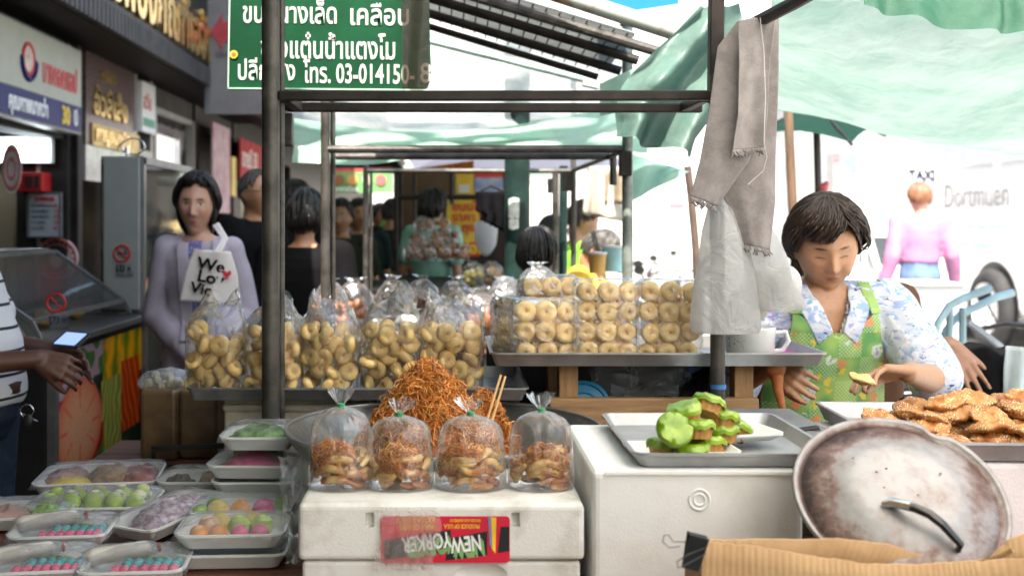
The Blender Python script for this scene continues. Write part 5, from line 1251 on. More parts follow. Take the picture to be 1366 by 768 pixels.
ck = [(886, 596, 1.82, (-6, 4), 10, 'at the bottom left'), (921, 600, 1.80, (4, -4), 40, 'at the front touching the tray'), (946, 593, 1.85, (-6, 10), 80, 'at the bottom right of the front tray'), (898, 574, 1.78, (58, -8), 15, 'tipped on its side showing its icing'), (930, 571, 1.80, (-8, 2), 20, 'in the middle of the heap'), (913, 550, 1.81, (-12, -14), 60, 'upper left, overhanging the heap'), (944, 541, 1.86, (-14, 30), 30, 'topmost of the heap'), (964, 558, 1.87, (-10, 10), 0, 'upper right of the heap'), (963, 577, 1.87, (-6, 6), 70, 'low on the rear paper tray'), (981, 572, 1.90, (-6, 34), 20, 'at the right end of the rear tray'), (906, 592, 1.87, (0, 4), 0, 'hidden low in the heap'), (955, 586, 1.90, (0, 3), 0, 'under the rear pair')]
for (px, py, Y, tl, yw, lab) in ck: cake(px, py, Y, tl, yw, 0, 'bright green iced cup cake ' + lab, 1.10)

# ---- sesame cookies on the right tray
mb = MB(); dish(mb, (PX(1290, 2.2) + .06, 2.19, .995), .60, .46, .035, .01, .012, .008, Mr=rotz(-2))
tag(mb.build('metal_tray', M('cookie_tray_metal', (.40, .40, .41), .4, metal=.6, var=.15, scale=8), smooth=30), 'large steel tray heaped with sesame cookies', 'tray')
mb = MB(); mb.span((.785, 1.98, TZ), (1.42, 2.40, .992)); 
tag(mb.build('foam_box', M('pinkish_foam', (.68, .62, .63), .7, var=.06, bump=.3, bscale=200), smooth=0, bevel=.01), 'pinkish foam box carrying the steel tray of cookies', 'foam box', 'foam boxes on the table')
ses = None
def sesame_mat():
    m, t, b = _new('sesame_cookie'); n = t.nodes; L = t.links
    tc = n.new('ShaderNodeTexCoord'); no = n.new('ShaderNodeTexNoise'); no.inputs['Scale'].default_value = 45; no.inputs['Detail'].default_value = 5; L.new(tc.outputs['Object'], no.inputs[0])
    r1 = n.new('ShaderNodeValToRGB'); r1.color_ramp.elements[0].color = (.26, .075, .014, 1); r1.color_ramp.elements[1].color = (.58, .25, .055, 1); r1.color_ramp.elements[0].position = .32; r1.color_ramp.elements[1].position = .62; L.new(no.outputs[0], r1.inputs[0])
    vo = n.new('ShaderNodeTexVoronoi'); vo.inputs['Scale'].default_value = 230; mp = n.new('ShaderNodeMapping'); mp.inputs['Scale'].default_value = (1, 1.7, 1); L.new(tc.outputs['Object'], mp.inputs[0]); L.new(mp.outputs[0], vo.inputs['Vector'])
    r2 = n.new('ShaderNodeValToRGB'); r2.color_ramp.elements[0].position = .34; r2.color_ramp.elements[0].color = (1, 1, 1, 1); r2.color_ramp.elements[1].position = .45; r2.color_ramp.elements[1].color = (0, 0, 0, 1); L.new(vo.outputs['Distance'], r2.inputs[0])
    sp = n.new('ShaderNodeTexNoise'); sp.inputs['Scale'].default_value = 22; L.new(tc.outputs['Object'], sp.inputs[0])
    mu = n.new('ShaderNodeMath'); mu.operation = 'MULTIPLY'; L.new(r2.outputs[0], mu.inputs[0])
    r3 = n.new('ShaderNodeValToRGB'); r3.color_ramp.elements[0].position = .40; r3.color_ramp.elements[1].position = .52; L.new(sp.outputs[0], r3.inputs[0]); L.new(r3.outputs[0], mu.inputs[1])
    mx = n.new('ShaderNodeMixRGB'); mx.inputs[2].default_value = (.80, .64, .42, 1); L.new(mu.outputs[0], mx.inputs[0]); L.new(r1.outputs[0], mx.inputs[1])
    oi = n.new('ShaderNodeObjectInfo'); hs = n.new('ShaderNodeHueSaturation'); mr = n.new('ShaderNodeMapRange'); mr.inputs['To Min'].default_value = .75; mr.inputs['To Max'].default_value = 1.2; L.new(oi.outputs['Random'], mr.inputs[0]); L.new(mr.outputs[0], hs.inputs['Value']); L.new(mx.outputs[0], hs.inputs['Color'])
    L.new(hs.outputs[0], b.inputs['Base Color']); b.inputs['Roughness'].default_value = .55
    bp = n.new('ShaderNodeBump'); bp.inputs['Strength'].default_value = .8; bp.inputs['Distance'].default_value = .002; L.new(mu.outputs[0], bp.inputs['Height']); L.new(bp.outputs[0], b.inputs['Normal'])
    return m
sesm = sesame_mat(); cm = []
for k in range(5):
    mb = MB(); mb.ball((0, 0, 0), (.036, .033, .0105), 40, 18, fn=lambda d, v: Vector((v.x * (1 + .2 * nz((d.x, d.y, 0), 2.2, k * 5)), v.y * (1 + .2 * nz((d.x, d.y, 0), 2.2, k * 9 + 2)), v.z * (1 + .6 * nz(d, 3, k) + .5 * nz(d, 8, k)) + .008 * (nz((d.x, d.y, 0), 1.2, k * 3)))))
    o = mb.build('sesame_cookie', sesm, smooth=180, origin=(0, 0, 0)); cm.append(o.data); bpy.data.objects.remove(o)
rr = random.Random(11)
for lay, (n, rx, ry) in enumerate(((22, .275, .19), (18, .25, .15), (13, .21, .11), (7, .16, .07))):
    for k in range(n):
        cx, cy_ = PX(1290, 2.2) + .06, 2.16
        u = (k + .5) / n; a = k * 2.399963; q = math.sqrt(u)
        x, y = cx + q * rx * math.cos(a), cy_ + q * ry * math.sin(a)
        o = bpy.data.objects.new('sesame_cookie', rr.choice(cm)); C.objects.link(o); o.location = (x, y, 1.015 + lay * .0175 + rr.uniform(-.003, .006) + .01 * (1 - q)); o.rotation_euler = (rr.uniform(-.30, .22) + .10, rr.uniform(-.30, .30), rr.uniform(0, 6)); s = rr.uniform(1.02, 1.30); o.scale = (s, s, s)
        tag(o, 'flat brown cookie covered in pale sesame seeds, heaped on the steel tray', 'cookie', 'sesame cookies on the steel tray')

# ---- wok lid, carton and binder clip in front
Ml_ = None
lc = P(1200, 668, 1.62)
nrm = Vector((-.05, -.60, .72)).normalized()
Ml3 = frame(nrm, (1, 0, 0))
def lid_mat():
    m, t, b = _new('burnt_lid_metal'); n = t.nodes; L = t.links
    tc = n.new('ShaderNodeTexCoord'); at = n.new('ShaderNodeVertexColor'); at.layer_name = 'Col'
    no = n.new('ShaderNodeTexNoise'); no.inputs['Scale'].default_value = 28; no.inputs['Detail'].default_value = 9; no.inputs['Roughness'].default_value = .72; L.new(tc.outputs['Object'], no.inputs[0])
    n2 = n.new('ShaderNodeTexNoise'); n2.inputs['Scale'].default_value = 7; n2.inputs['Detail'].default_value = 4; L.new(tc.outputs['Object'], n2.inputs[0])
    ad = n.new('ShaderNodeMath'); ad.operation = 'ADD'; L.new(at.outputs[0], ad.inputs[0]); 
    ad2 = n.new('ShaderNodeMath'); ad2.operation = 'MULTIPLY_ADD'; ad2.inputs[1].default_value = 1.25; ad2.inputs[2].default_value = -.66; L.new(no.outputs[0], ad2.inputs[0]); L.new(ad2.outputs[0], ad.inputs[1])
    ad3 = n.new('ShaderNodeMath'); ad3.operation = 'MULTIPLY_ADD'; ad3.inputs[1].default_value = .5; L.new(n2.outputs[0], ad3.inputs[0]); L.new(ad.outputs[0], ad3.inputs[2])
    rp = n.new('ShaderNodeValToRGB'); e = rp.color_ramp.elements; e[0].position = .25; e[0].color = (.30, .295, .295, 1); e[1].position = .95; e[1].color = (.035, .02, .018, 1)
    q = rp.color_ramp.elements.new(.5); q.color = (.24, .21, .20, 1); q = rp.color_ramp.elements.new(.68); q.color = (.15, .09, .075, 1)
    L.new(ad3.outputs[0], rp.inputs[0]); L.new(rp.outputs[0], b.inputs['Base Color']); b.inputs['Metallic'].default_value = .45; b.inputs['Roughness'].default_value = .42
    bp = n.new('ShaderNodeBump'); bp.inputs['Strength'].default_value = .25; bp.inputs['Distance'].default_value = .003; L.new(no.outputs[0], bp.inputs['Height']); L.new(bp.outputs[0], b.inputs['Normal'])
    return m
ld = thing('wok_cover', 'large dented wok lid with scorched brown stains leaning in the carton', 'lid', lc)
LR = .152
prof = [(.001, .034), (.03, .034), (.06, .032), (.078, .029), (.084, .026), (.10, .020), (.125, .010), (.138, .004), (.1415, .001), (.1455, .008), (LR, .010), (LR + .001, .004), (LR - .004, -.004), (.140, -.002), (.10, .014), (.06, .026), (.001, .029)]
mb = MB(); n = 72; rings = []; stain = {}
for k, (r, z) in enumerate(prof):
    ring = []
    for j in range(n):
        a = 2 * PI * j / n
        dent = -.012 * math.exp(-((a - .92) / .09) ** 2) * (r > .135) + .0015 * math.sin(3 * a) * (r > .1)
        ring.append(lc + Ml3 @ Vector((math.cos(a) * (r + dent), math.sin(a) * (r + dent), z)))
    rings.append(ring)
mb.loft(rings, cap=True)
for k, (r, z) in enumerate(prof):
    for j in range(n):
        a = 2 * PI * j / n; base = 0.10 if r < .085 else .24 + .32 * max(0, min(1, (r - .085) / .05)) * (.55 + .75 * max(0, math.cos(a - 2.6))) 
        if r > .143: base = .15
        if .12 < r < .143: base += .1 * max(0, math.cos(a - 2.4))
        mb.c[k * n + j] = (base, base, base, 1)
mb.build('dome', lid_mat(), ld, smooth=180)
mb = MB(); k0 = lc + Ml3 @ Vector((-.028, -.032, .040)); k1 = lc + Ml3 @ Vector((.046, -.098, .034))
mid = (k0 + k1) / 2 + nrm * .022
mb.tube([k0 - nrm * .01, k0, k0.lerp(mid, .6) + nrm * .004, mid, k1.lerp(mid, .6) + nrm * .004, k1, k1 - nrm * .014], [.004, .007, .0085, .009, .0085, .007, .005], 12, flat=.75); hd = mb.build('handle', M('bakelite', (.012, .011, .011), .25, coat=.5), ld)
mb = MB(); mb.tube([k0 - nrm * .008 + Vector((-.012, 0, .004)), k0 + nrm * .003, k0.lerp(mid, .5) + nrm * .006], [.006, .0095, .009], 12, flat=.75); mb.build('ferrule', chrome, hd)
mb = MB(); rr = random.Random(3)
for k in range(6): mb.ball(lc + Ml3 @ Vector((rr.uniform(-.06, .06), rr.uniform(-.02, .07), .0335)), (.002, .002, .001), 8, 5)
mb.build('grease_spot', M('grease', (.05, .025, .015), .5), ld)
card = M('corrugated_card', (.52, .33, .17), .85, col2=(.40, .24, .115), scale=5, bump=.25, bscale=60)
carde = M('card_torn_edge', (.50, .36, .2), .9, var=.3, scale=60)
cbx = thing('cardboard_carton', 'open cardboard carton with ragged flaps holding the lid', 'carton', (.60, 1.52, TZ))
def flap(name, top, bot, Y0, Y1, curl=0, m=card):
    mb = MB(); nu, nv = 60, 10
    def fn(u, v):
        q = u * (len(top) - 1); k = min(int(q), len(top) - 2); f = q - k
        a = P(top[k][0] + (top[k + 1][0] - top[k][0]) * f, top[k][1] + (top[k + 1][1] - top[k][1]) * f, Y0)
        b = Vector((PX(bot[0] + (bot[1] - bot[0]) * u, Y1), Y1, TZ + .002))
        p = a.lerp(b, v); p.y += .0005 * math.sin(u * 330) + curl * math.sin(v * PI) * .02; p.z += .0022 * nz((u * 40, 0, 0), 1, Y0) * (1 - v) ** 2
        return p
    mb.grid(fn, 200, 8); return mb.build(name, m, cbx, smooth=60, solid=.004)
flap('front_flap', [(936, 722), (1010, 728), (1090, 742), (1160, 752), (1240, 752), (1300, 748), (1400, 742)], (930, 1420), 1.46, 1.47)
flap('rear_flap', [(938, 719), (1000, 719), (1120, 718), (1180, 724), (1225, 738), (1270, 750), (1320, 745), (1345, 720), (1400, 698)], (930, 1420), 1.53, 1.55)
mb = MB(); q = []
for k in range(90):
    u = k / 89; x = 1238 + (1350 - 1238) * u; y = 744 + 6 * math.sin(u * 2.6) - 42 * max(0, u - .55) ** 1.4
    q.append(P(x, y + (1.6 if k % 2 else -1.2), 1.528 + (.002 if k % 2 else 0)))
mb.tube(q, .0028, 5); mb.build('torn_edge', carde, cbx, smooth=0)
mb = MB(); mb.span((PX(930, 1.47), 1.472, TZ + .001), (PX(930, 1.47) + .004, 1.548, PZ(735, 1.5))); mb.span((PX(1420, 1.47), 1.472, TZ + .001), (PX(1420, 1.47) + .004, 1.70, .96)); mb.build('side_panel', card, cbx, smooth=0)
bc = thing('binder_clip', 'black binder clip with wire handles pinching the carton edge', 'clip', P(924, 735, 1.45))
mb = MB(); Mc = frame((0, -1, 0), (math.cos(R(-14)), 0, math.sin(R(-14))))
c0 = P(925, 735, 1.458)
for s in (-1, 1): mb.add([c0 + Mc @ Vector(v) for v in ((-.010, -.024, s * .001), (-.012, .022, s * .009), (.014, .022, s * .009), (.013, -.024, s * .001))], [(0, 1, 2, 3)])
mb.add([c0 + Mc @ Vector(v) for v in ((-.012, .022, .009), (-.012, .022, -.009), (.014, .022, -.009), (.014, .022, .009))], [(0, 1, 2, 3)])
mb.build('spring_body', black, bc, smooth=0, solid=.0012)
for pts in ([(907, 728), (893, 730), (884, 722), (886, 713), (892, 713), (898, 722), (914, 722)], [(941, 730), (920, 738), (903, 748), (905, 757), (912, 754), (942, 738)]):
    mb = MB(); mb.tube([P(x, y, 1.446) for x, y in pts], .0008, 6); mb.build('wire_handle', M('clip_wire', (.12, .12, .12), .35, metal=.8), bc)
# steel burner bench between tray box and cookies
sb = thing('steel_bench', 'blue-grey steel bench top between the foam box and the lid', 'bench', (.72, 2.3, TZ))
mb = MB(); mb.span((.555, 1.80, .985), (.78, 2.52, 1.0)); mb.build('bench_top', M('bench_steel', (.34, .38, .40), .4, metal=.5, var=.12), sb, smooth=0, bevel=.003)
for (x, y) in ((.57, 1.82), (.765, 1.82), (.57, 2.5), (.765, 2.5)):
    mb = MB(); mb.beam((x, y, TZ), (x, y, .984), .02, .02, up=(0, 1, 0)); mb.build('leg', alud, sb, smooth=0)
ks = thing('knife_sharpener', 'black clamp with chrome jaw at the edge of the oven tray', 'clamp', P(1082, 592, 2.2))
mb = MB(); mb.beam(P(1064, 575, 2.25), P(1092, 571, 2.25), .018, .012); mb.beam(P(1089, 572, 2.25), P(1092, 598, 2.23), .014, .016); mb.beam(P(1070, 575, 2.24), P(1080, 592, 2.22), .012, .012); mb.build('arm', black, ks, smooth=0, bevel=.003)
mb = MB(); mb.tube([P(1083, 590, 2.2), P(1087, 606, 2.18), P(1092, 610, 2.17)], [.006, .008, .003], 10); mb.build('jaw', chrome, ks)

# ---- wrapped foam trays on the left
wrapf = film('cling_film', haze=.06, gloss=.55, rough=.07, bump=.7, bscale=20, rim=.2)
foamw = M('white_foam_tray', (.70, .71, .72), .55, var=.04, bump=.15, bscale=300)
def pos_in(rr, w, d): return rr.uniform(-.5, .5) * w, rr.uniform(-.5, .5) * d
def ftray(c, w, d, yaw, label, wrap=True, dome=.018, h=.028, tilt=0):
    t = thing('foam_tray', label, 'food tray', c, 'foam trays of sweets'); Mr = rotz(yaw) @ Matrix.Rotation(R(tilt), 3, 'X')
    mb = MB(); dish(mb, c, w, d, h, .022, .014, .006, th=.003, Mr=Mr, n=6); mb.build('foam_dish', foamw, t, smooth=30)
    if wrap:
        mb = MB()
        def fn(u, v):
            x, y = (u - .5) * (w + .004), (v - .5) * (d + .004); e = max(abs(u - .5), abs(v - .5)) * 2
            z = h + .002 + dome * max(0, 1 - e ** 3) + .003 * nz((u * 7, v * 7, 0), 1, c[0] * 50) * (1 - e ** 6) - .012 * max(0, e - .96) * 25
            return Vector(c) + Mr @ Vector((x, y, z))
        mb.grid(fn, 34, 28); mb.build('cling_film', wrapf, t, smooth=180)
    return t, Mr
SWEET = {}
def sweet_mesh(key, r, sub=None):
    if key in SWEET: return SWEET[key]
    mb = MB(); mb.ball((0, 0, 0), r, 14, 9, fn=lambda d, v: v * (1 + .06 * nz(d, 3, len(key)))); o = mb.build(key, sub, smooth=180, origin=(0, 0, 0)); SWEET[key] = o.data; bpy.data.objects.remove(o); return SWEET[key]
def sweets(c, Mr, key, mat_, r, spots, label, cat, group=None, z=0):
    me = sweet_mesh(key, r, mat_)
    for (x, y, zz) in spots:
        o = bpy.data.objects.new(key.split('__')[0], me); C.objects.link(o); o.location = Vector(c) + Mr @ Vector((x, y, zz + z)); o.rotation_euler = (random.uniform(-.3, .3), random.uniform(-.3, .3), random.uniform(0, 6)); tag(o, label, cat, group)
def lattice(nx, ny, sx, sy, z, j=.003, x0=0, y0=0): return [((i - (nx - 1) / 2) * sx + random.uniform(-j, j) + x0, (k - (ny - 1) / 2) * sy + random.uniform(-j, j) + y0, z) for i in range(nx) for k in range(ny)]
pinkm = M('sweet_pink', (.62, .10, .22), .4, var=.15, sub=.1); tealm = M('sweet_teal', (.05, .35, .38), .4, var=.2); greenm = M('sweet_green', (.28, .45, .06), .5, var=.25); orangem = M('sweet_orange', (.70, .30, .08), .5, var=.15); yellm = M('sweet_yellow', (.68, .52, .10), .5, var=.15)
limem = M('sweet_lime', (.42, .58, .10), .5, var=.2); magm = M('sweet_magenta', (.58, .04, .20), .45, var=.2); peach = M('sweet_peach', (.70, .45, .30), .5, var=.15)
purp = M('purple_rice', (.20, .10, .17), .6, col2=(.55, .48, .52), scale=70, lo=.4, hi=.6, bump=.8, bscale=90)
nutm = M('nut_cluster', (.38, .24, .12), .6, col2=(.20, .10, .05), scale=50, bump=.9, bscale=70)
redm = M('red_paste', (.30, .07, .05), .5, var=.3, scale=40, bump=.8, bscale=80)
leafm = M('leafy_green', (.10, .22, .03), .55, var=.5, scale=40, bump=.9, bscale=60)
whiteroll = M('white_roll', (.66, .60, .54), .5, var=.08, bump=.4, bscale=80)
def mound(c, Mr, rx, ry, h, m, label, cat, name, x=0, y=0, amp=.25, sc=3, group=None):
    mb = MB(); mb.ball(Vector(c) + Mr @ Vector((x, y, .006)), (rx, ry, h), 40, 20, M=Mr, fn=lambda d, v: v * (1 + amp * nz(d, sc, c[0] * 9) + amp * .5 * nz(d, sc * 3, 4)) if d.z > 0 else Vector((v.x, v.y, 0)))
    return tag(mb.build(name, m, smooth=180), label, cat, group)
# a: mixed tray at the back
c = (PX(132, 2.58), 2.60, TZ + .006); t, Mr = ftray(c, .28, .22, 8, 'large wrapped tray with a nut cluster among reddish sweets, farthest on the left')
mound(c, Mr, .05, .05, .042, nutm, 'round nut cluster in the large wrapped tray', 'nut cluster', 'nut_cluster', .02, -.01)
mound(c, Mr, .05, .06, .034, redm, 'reddish sticky sweet at the end of the large wrapped tray', 'sweet', 'sticky_sweet', .085, .01)
mound(c, Mr, .05, .06, .030, M('pink_sticky', (.45, .25, .22), .5, var=.2, bump=.6), 'pinkish sticky sweet in the large wrapped tray', 'sweet', 'sticky_sweet', -.08, .02)
mound(c, Mr, .05, .035, .026, yellm, 'yellow sweet at the front of the large wrapped tray', 'sweet', 'sticky_sweet', -.06, -.06)
# b: green and white balls
c = (PX(125, 2.34), 2.36, TZ + .006); t, Mr = ftray(c, .265, .17, 3, 'wrapped tray of green and white ball sweets')
sweets(c, Mr, 'ball_sweet__lime', limem, .020, lattice(5, 2, .045, .055, .026), 'green ball sweet in the wrapped tray of balls', 'sweet', 'green ball sweets')
sweets(c, Mr, 'ball_sweet__pale', M('sweet_pale', (.55, .55, .42), .6, col2=(.12, .1, .09), lo=.55, hi=.62, scale=60), .019, [(x + .022, y + .01, z + .004) for x, y, z in lattice(4, 2, .047, .05, .026)], 'whitish ball sweet speckled with dark bits in the tray of balls', 'sweet', 'white ball sweets')
# c: purple rice tray, turned
c = (PX(222, 2.18), 2.22, TZ + .02); t, Mr = ftray(c, .13, .25, -28, 'wrapped tray of purple sticky rice lying at a slant', tilt=4)
mound(c, Mr, .052, .105, .042, purp, 'mound of purple and white sticky rice in the slanting tray', 'rice', 'sticky_rice', amp=.12, sc=4)
# d e f: white roll with pink and teal beads
for k, (px, Y, yw, zz, lab) in enumerate(((85, 2.10, 6, .012, 'wrapped tray with a white roll and pink beads, rearmost of three alike'), (52, 1.93, 8, .0, 'wrapped tray with a white roll and pink beads, at the left corner of the table'), (182, 1.93, 5, .0, 'wrapped tray with a white roll and teal beads, front middle of the left trays'))):
    c = (PX(px, Y), Y, TZ + .005 + zz); t, Mr = ftray(c, .185, .145, yw, lab)
    sweets(c, Mr, 'bead_sweet__pink', pinkm, .0095, lattice(7, 2, .0165, .017, .020, .002, .02, -.043) , 'tiny pink bead sweet in a small wrapped tray', 'sweet', 'pink bead sweets')
    sweets(c, Mr, 'bead_sweet__teal', tealm, .0095, lattice(6, 2, .0165, .017, .022, .002, .03, -.012), 'tiny teal bead sweet in a small wrapped tray', 'sweet', 'teal bead sweets')
    mound(c, Mr, .05, .02, .018, leafm, 'strip of green garnish in the %s tray of beads' % ('rear', 'corner', 'middle')[k], 'garnish', 'garnish', .03, .02)
    rl_ = thing('wrapped_roll', 'white roll twisted in clear film with a red tie, in the %s tray of beads' % ('rear', 'corner', 'middle')[k], 'roll', c, 'white rolls with red ties')
    mb = MB(); a_, b_ = Vector(c) + Mr @ Vector((-.075, .005, .034)), Vector(c) + Mr @ Vector((.005, .040, .034)); mb.capsule(a_, .0145, b_, .0145, 18); mb.build('roll_filling', whiteroll, rl_)
    mb = MB(); dd = (b_ - a_).normalized(); mb.tube([a_ - dd * .02, a_, b_, b_ + dd * .02, b_ + dd * .028, b_ + dd * .045], [.010, .0162, .0162, .012, .004, .010], 18, cap=False); mb.build('film', wrapf, rl_, smooth=180)
    mb = MB(); mb.torus(b_ + dd * .028, .006, .003, frame(dd), nu=14, nv=8); mb.build('red_tie', signred, rl_)
c = (PX(28, 2.26), 2.27, TZ + .006); t, Mr = ftray(c, .20, .15, 6, 'wrapped tray with pinkish and green sweets, at the photo edge behind the corner tray')
mound(c, Mr, .05, .04, .03, M('pink_sticky', (.45, .25, .22)), 'pinkish sticky sweet in the tray at the photo edge', 'sweet', 'sticky_sweet', -.03, 0)
mound(c, Mr, .04, .04, .028, greenm, 'green sticky sweet in the tray at the photo edge', 'sweet', 'sticky_sweet', .05, 0)
# g: fruit shaped sweets on stacked trays
c = (PX(312, 2.02), 2.03, TZ + .004); ftray(c, .205, .15, 3, 'empty white foam tray turned under the colourful sweets', wrap=False)
c = (PX(312, 2.03), 2.03, TZ + .040); t, Mr = ftray(c, .20, .15, 3, 'wrapped tray of green, orange and pink sweets on top of its stack', dome=.014)
sweets(c, Mr, 'fruit_sweet__lime', limem, .021, [(.01, -.004, .024), (.052, -.002, .024)], 'lime green round sweet in the front colourful tray', 'sweet', 'lime sweets')
sweets(c, Mr, 'fruit_sweet__peach', peach, .021, [(-.045, -.004, .024)], 'peach round sweet at the end of the front colourful tray', 'sweet')
sweets(c, Mr, 'fruit_sweet__orange', orangem, .017, [(-.058, -.036, .020), (-.022, -.038, .020)], 'orange round sweet along the front edge of the colourful tray', 'sweet', 'orange sweets')
sweets(c, Mr, 'fruit_sweet__pink', pinkm, .017, [(.015, -.038, .020), (.052, -.036, .020)], 'pink round sweet along the front edge of the colourful tray', 'sweet', 'pink sweets')
sweets(c, Mr, 'fruit_sweet__yellow', yellm, .020, [(-.03, .03, .022), (.03, .03, .022)], 'yellow round sweet at the back of the front colourful tray', 'sweet', 'yellow sweets')
c = (PX(322, 2.18), 2.19, TZ + .032); t, Mr = ftray(c, .20, .13, 2, 'wrapped tray of yellow, orange and magenta sweets behind the front one')
sweets(c, Mr, 'fruit_sweet__lemon', yellm, .022, [(-.045, -.02, .024)], 'yellow round sweet in the rear colourful tray', 'sweet')
sweets(c, Mr, 'fruit_sweet__tangerine', orangem, .022, [(.0, -.02, .024)], 'orange round sweet in the rear colourful tray', 'sweet')
sweets(c, Mr, 'fruit_sweet__magenta', magm, .023, [(.045, -.02, .025)], 'magenta round sweet in the rear colourful tray', 'sweet')
sweets(c, Mr, 'fruit_sweet__olive', greenm, .018, [(-.08, -.02, .02), (-.06, .03, .02), (.075, .03, .02)], 'olive green sweet in the rear colourful tray', 'sweet', 'olive sweets')
mb = MB(); mb.span((PX(322, 2.18) - .09, 2.135, TZ + .001), (PX(322, 2.18) + .09, 2.245, TZ + .030)); tag(mb.build('foam_block', foamw, smooth=0, bevel=.004), 'white foam block under the rear colourful tray', 'foam block')
# h, i: trays behind
c = (PX(325, 2.29), 2.29, TZ + .012); t, Mr = ftray(c, .18, .07, 2, 'wrapped tray of pale green shredded leaves')
mound(c, Mr, .068, .022, .036, M('pale_shred', (.38, .46, .26), .6, var=.4, scale=60, bump=1, bscale=80), 'heap of pale green shreds in the wrapped tray', 'shreds', 'green_shreds')
c = (PX(258, 2.50), 2.52, TZ + .006); t, Mr = ftray(c, .155, .14, 0, 'wrapped tray of dark brown and tan sweets beside the tall stack', h=.04)
mound(c, Mr, .03, .045, .04, nutm, 'tan crumbly sweet in the dark wrapped tray', 'sweet', 'sticky_sweet', .035, .0)
mound(c, Mr, .04, .045, .034, M('dark_sweet', (.10, .07, .05), .5, var=.4, scale=40, bump=.8), 'dark brown sweet in the dark wrapped tray', 'sweet', 'sticky_sweet', -.035, .0)
# j: the tall stack
for k, (zz, mtl, lab, cl, what, dx) in enumerate(((.0, redm, 'lowest tray of the tall stack, with reddish sweets', .02, 'reddish sweets in the lowest stacked tray', 0), (.043, None, 'white foam tray turned over in the middle of the tall stack', 0, '', .003), (.078, magm, 'pink and green wrapped tray, second from the top of the tall stack', .016, 'pink sweets in the upper stacked tray', -.004), (.138, leafm, 'tray of chopped green leaves topping the tall stack', .02, 'chopped green leaves on the topmost tray', .012))):
    Y = 2.395; c = (PX(342, Y) + dx, Y, TZ + .003 + zz); t, Mr = ftray(c, .185 if k < 3 else .165, .15, (1, 2, -2, 1)[k], lab, wrap=mtl is not None, dome=cl, h=.03)
    if mtl is not None:
        mound(c, Mr, .07, .055, .038, mtl, what, 'sweets' if k < 3 else 'leaves', 'sweet_heap' if k < 3 else 'chopped_leaves', amp=.16, sc=4)
        if k == 2: mound(c, Mr, .065, .03, .044, greenm, 'green half of the sweets in the upper stacked tray', 'sweets', 'sweet_heap', 0, .018)
mb = MB()
def crum(u, v):
    p = P(372 + 44 * u + 10 * v, 610 + 140 * v, 2.12 - .15 * v); p.y += .03 * nz((u * 4, v * 6, 0), 1, 3); p.z = max(p.z + .012 * nz((u * 6, v * 9, 0), 1, 8), TZ + .004); return p
mb.grid(crum, 26, 60); tag(mb.build('plastic_bag', bagf, smooth=180), 'crumpled clear plastic bag between the left trays and the foam box', 'plastic bag')

# ---- cloth, carrier bags and mug on the right post
rodm = MB(); rodm.tube([P(1003, 33, 2.42), P(1060, 4, 2.2), P(1120, -30, 2.0)], .014, 10); tag(rodm.build('hanging_rod', steeld), 'dark rod reaching forward under the tarpaulin with the grey cloth on it', 'rod')
gc_ = M('grey_cotton', (.26, .235, .232), .95, var=.12, scale=30, bump=.3, bscale=300)
cl = thing('hanging_cloth', 'long grey cotton cloth with frayed hem hanging over the rod', 'cloth', P(980, 330, 2.42))
def strip(L, Rr, Y, amp, ph, fray=0, folds=3):
    def ev(pts, v):
        q = v * (len(pts) - 1); k = min(int(q), len(pts) - 2); f = q - k; f = f * f * (3 - 2 * f) * .4 + f * .6
        return pts[k][0] + (pts[k + 1][0] - pts[k][0]) * f, pts[k][1] + (pts[k + 1][1] - pts[k][1]) * f
    mb = MB()
    def fn(u, v):
        a, b = ev(L, v), ev(Rr, v); x = a[0] + (b[0] - a[0]) * u; y = a[1] + (b[1] - a[1]) * u
        p = P(x, y, Y); p.y += amp * math.sin(u * PI * folds + ph + v * 1.3) * (.35 + .65 * v) + .006 * nz((u * 3, v * 4, 0), 1, ph); return p
    mb.grid(fn, 40, 50)
    if fray:
        rr = random.Random(int(ph * 10))
        for k in range(fray):
            u = rr.random(); p = fn(u, 1.0); l = rr.uniform(.006, .018); mb.tube([p, p + Vector((rr.uniform(-.003, .003), -.002, -l * .6)), p + Vector((rr.uniform(-.008, .008), -.003, -l))], .0007, 4)
    return mb
back = strip([(982, 30), (965, 150), (954, 235), (976, 284), (994, 326)], [(1039, 22), (1038, 110), (1035, 200), (1034, 270), (1028, 334)], 2.40, .008, .6, 30, 1.6)
back.build('cloth_rear_fall', gc_, cl, smooth=180, solid=.002)
strip([(984, 28), (958, 62), (947, 140), (934, 215), (921, 262)], [(1016, 22), (1014, 100), (1012, 180), (1000, 215), (958, 276)], 2.375, .010, 2.0, 40, 1.3).build('cloth_left_fall', gc_, cl, smooth=180, solid=.002)
strip([(984, 28), (985, 90), (983, 150), (976, 200)], [(1036, 20), (1028, 80), (1024, 150), (1018, 197)], 2.35, .010, 4.0, 60, 1.5).build('cloth_front_flap', M('grey_cotton_light', (.31, .285, .28), .95, var=.1, scale=30, bump=.3, bscale=300), cl, smooth=180, solid=.002)
mb = MB(); mb.tube([P(1014, 24, 2.33), P(1019, 70, 2.33), P(1021, 130, 2.33), P(1019, 190, 2.33), P(1023, 210, 2.33), P(1018, 228, 2.34), P(998, 246, 2.34)], .0012, 6); mb.build('selvage_thread', M('thread_white', (.6, .58, .56), .8), cl)
carr = sheet('carrier_plastic', (.66, .66, .66), .6, clear=.24, col2=(.72, .72, .72), scale=4, bump=.5, bscale=16, rough=.35)
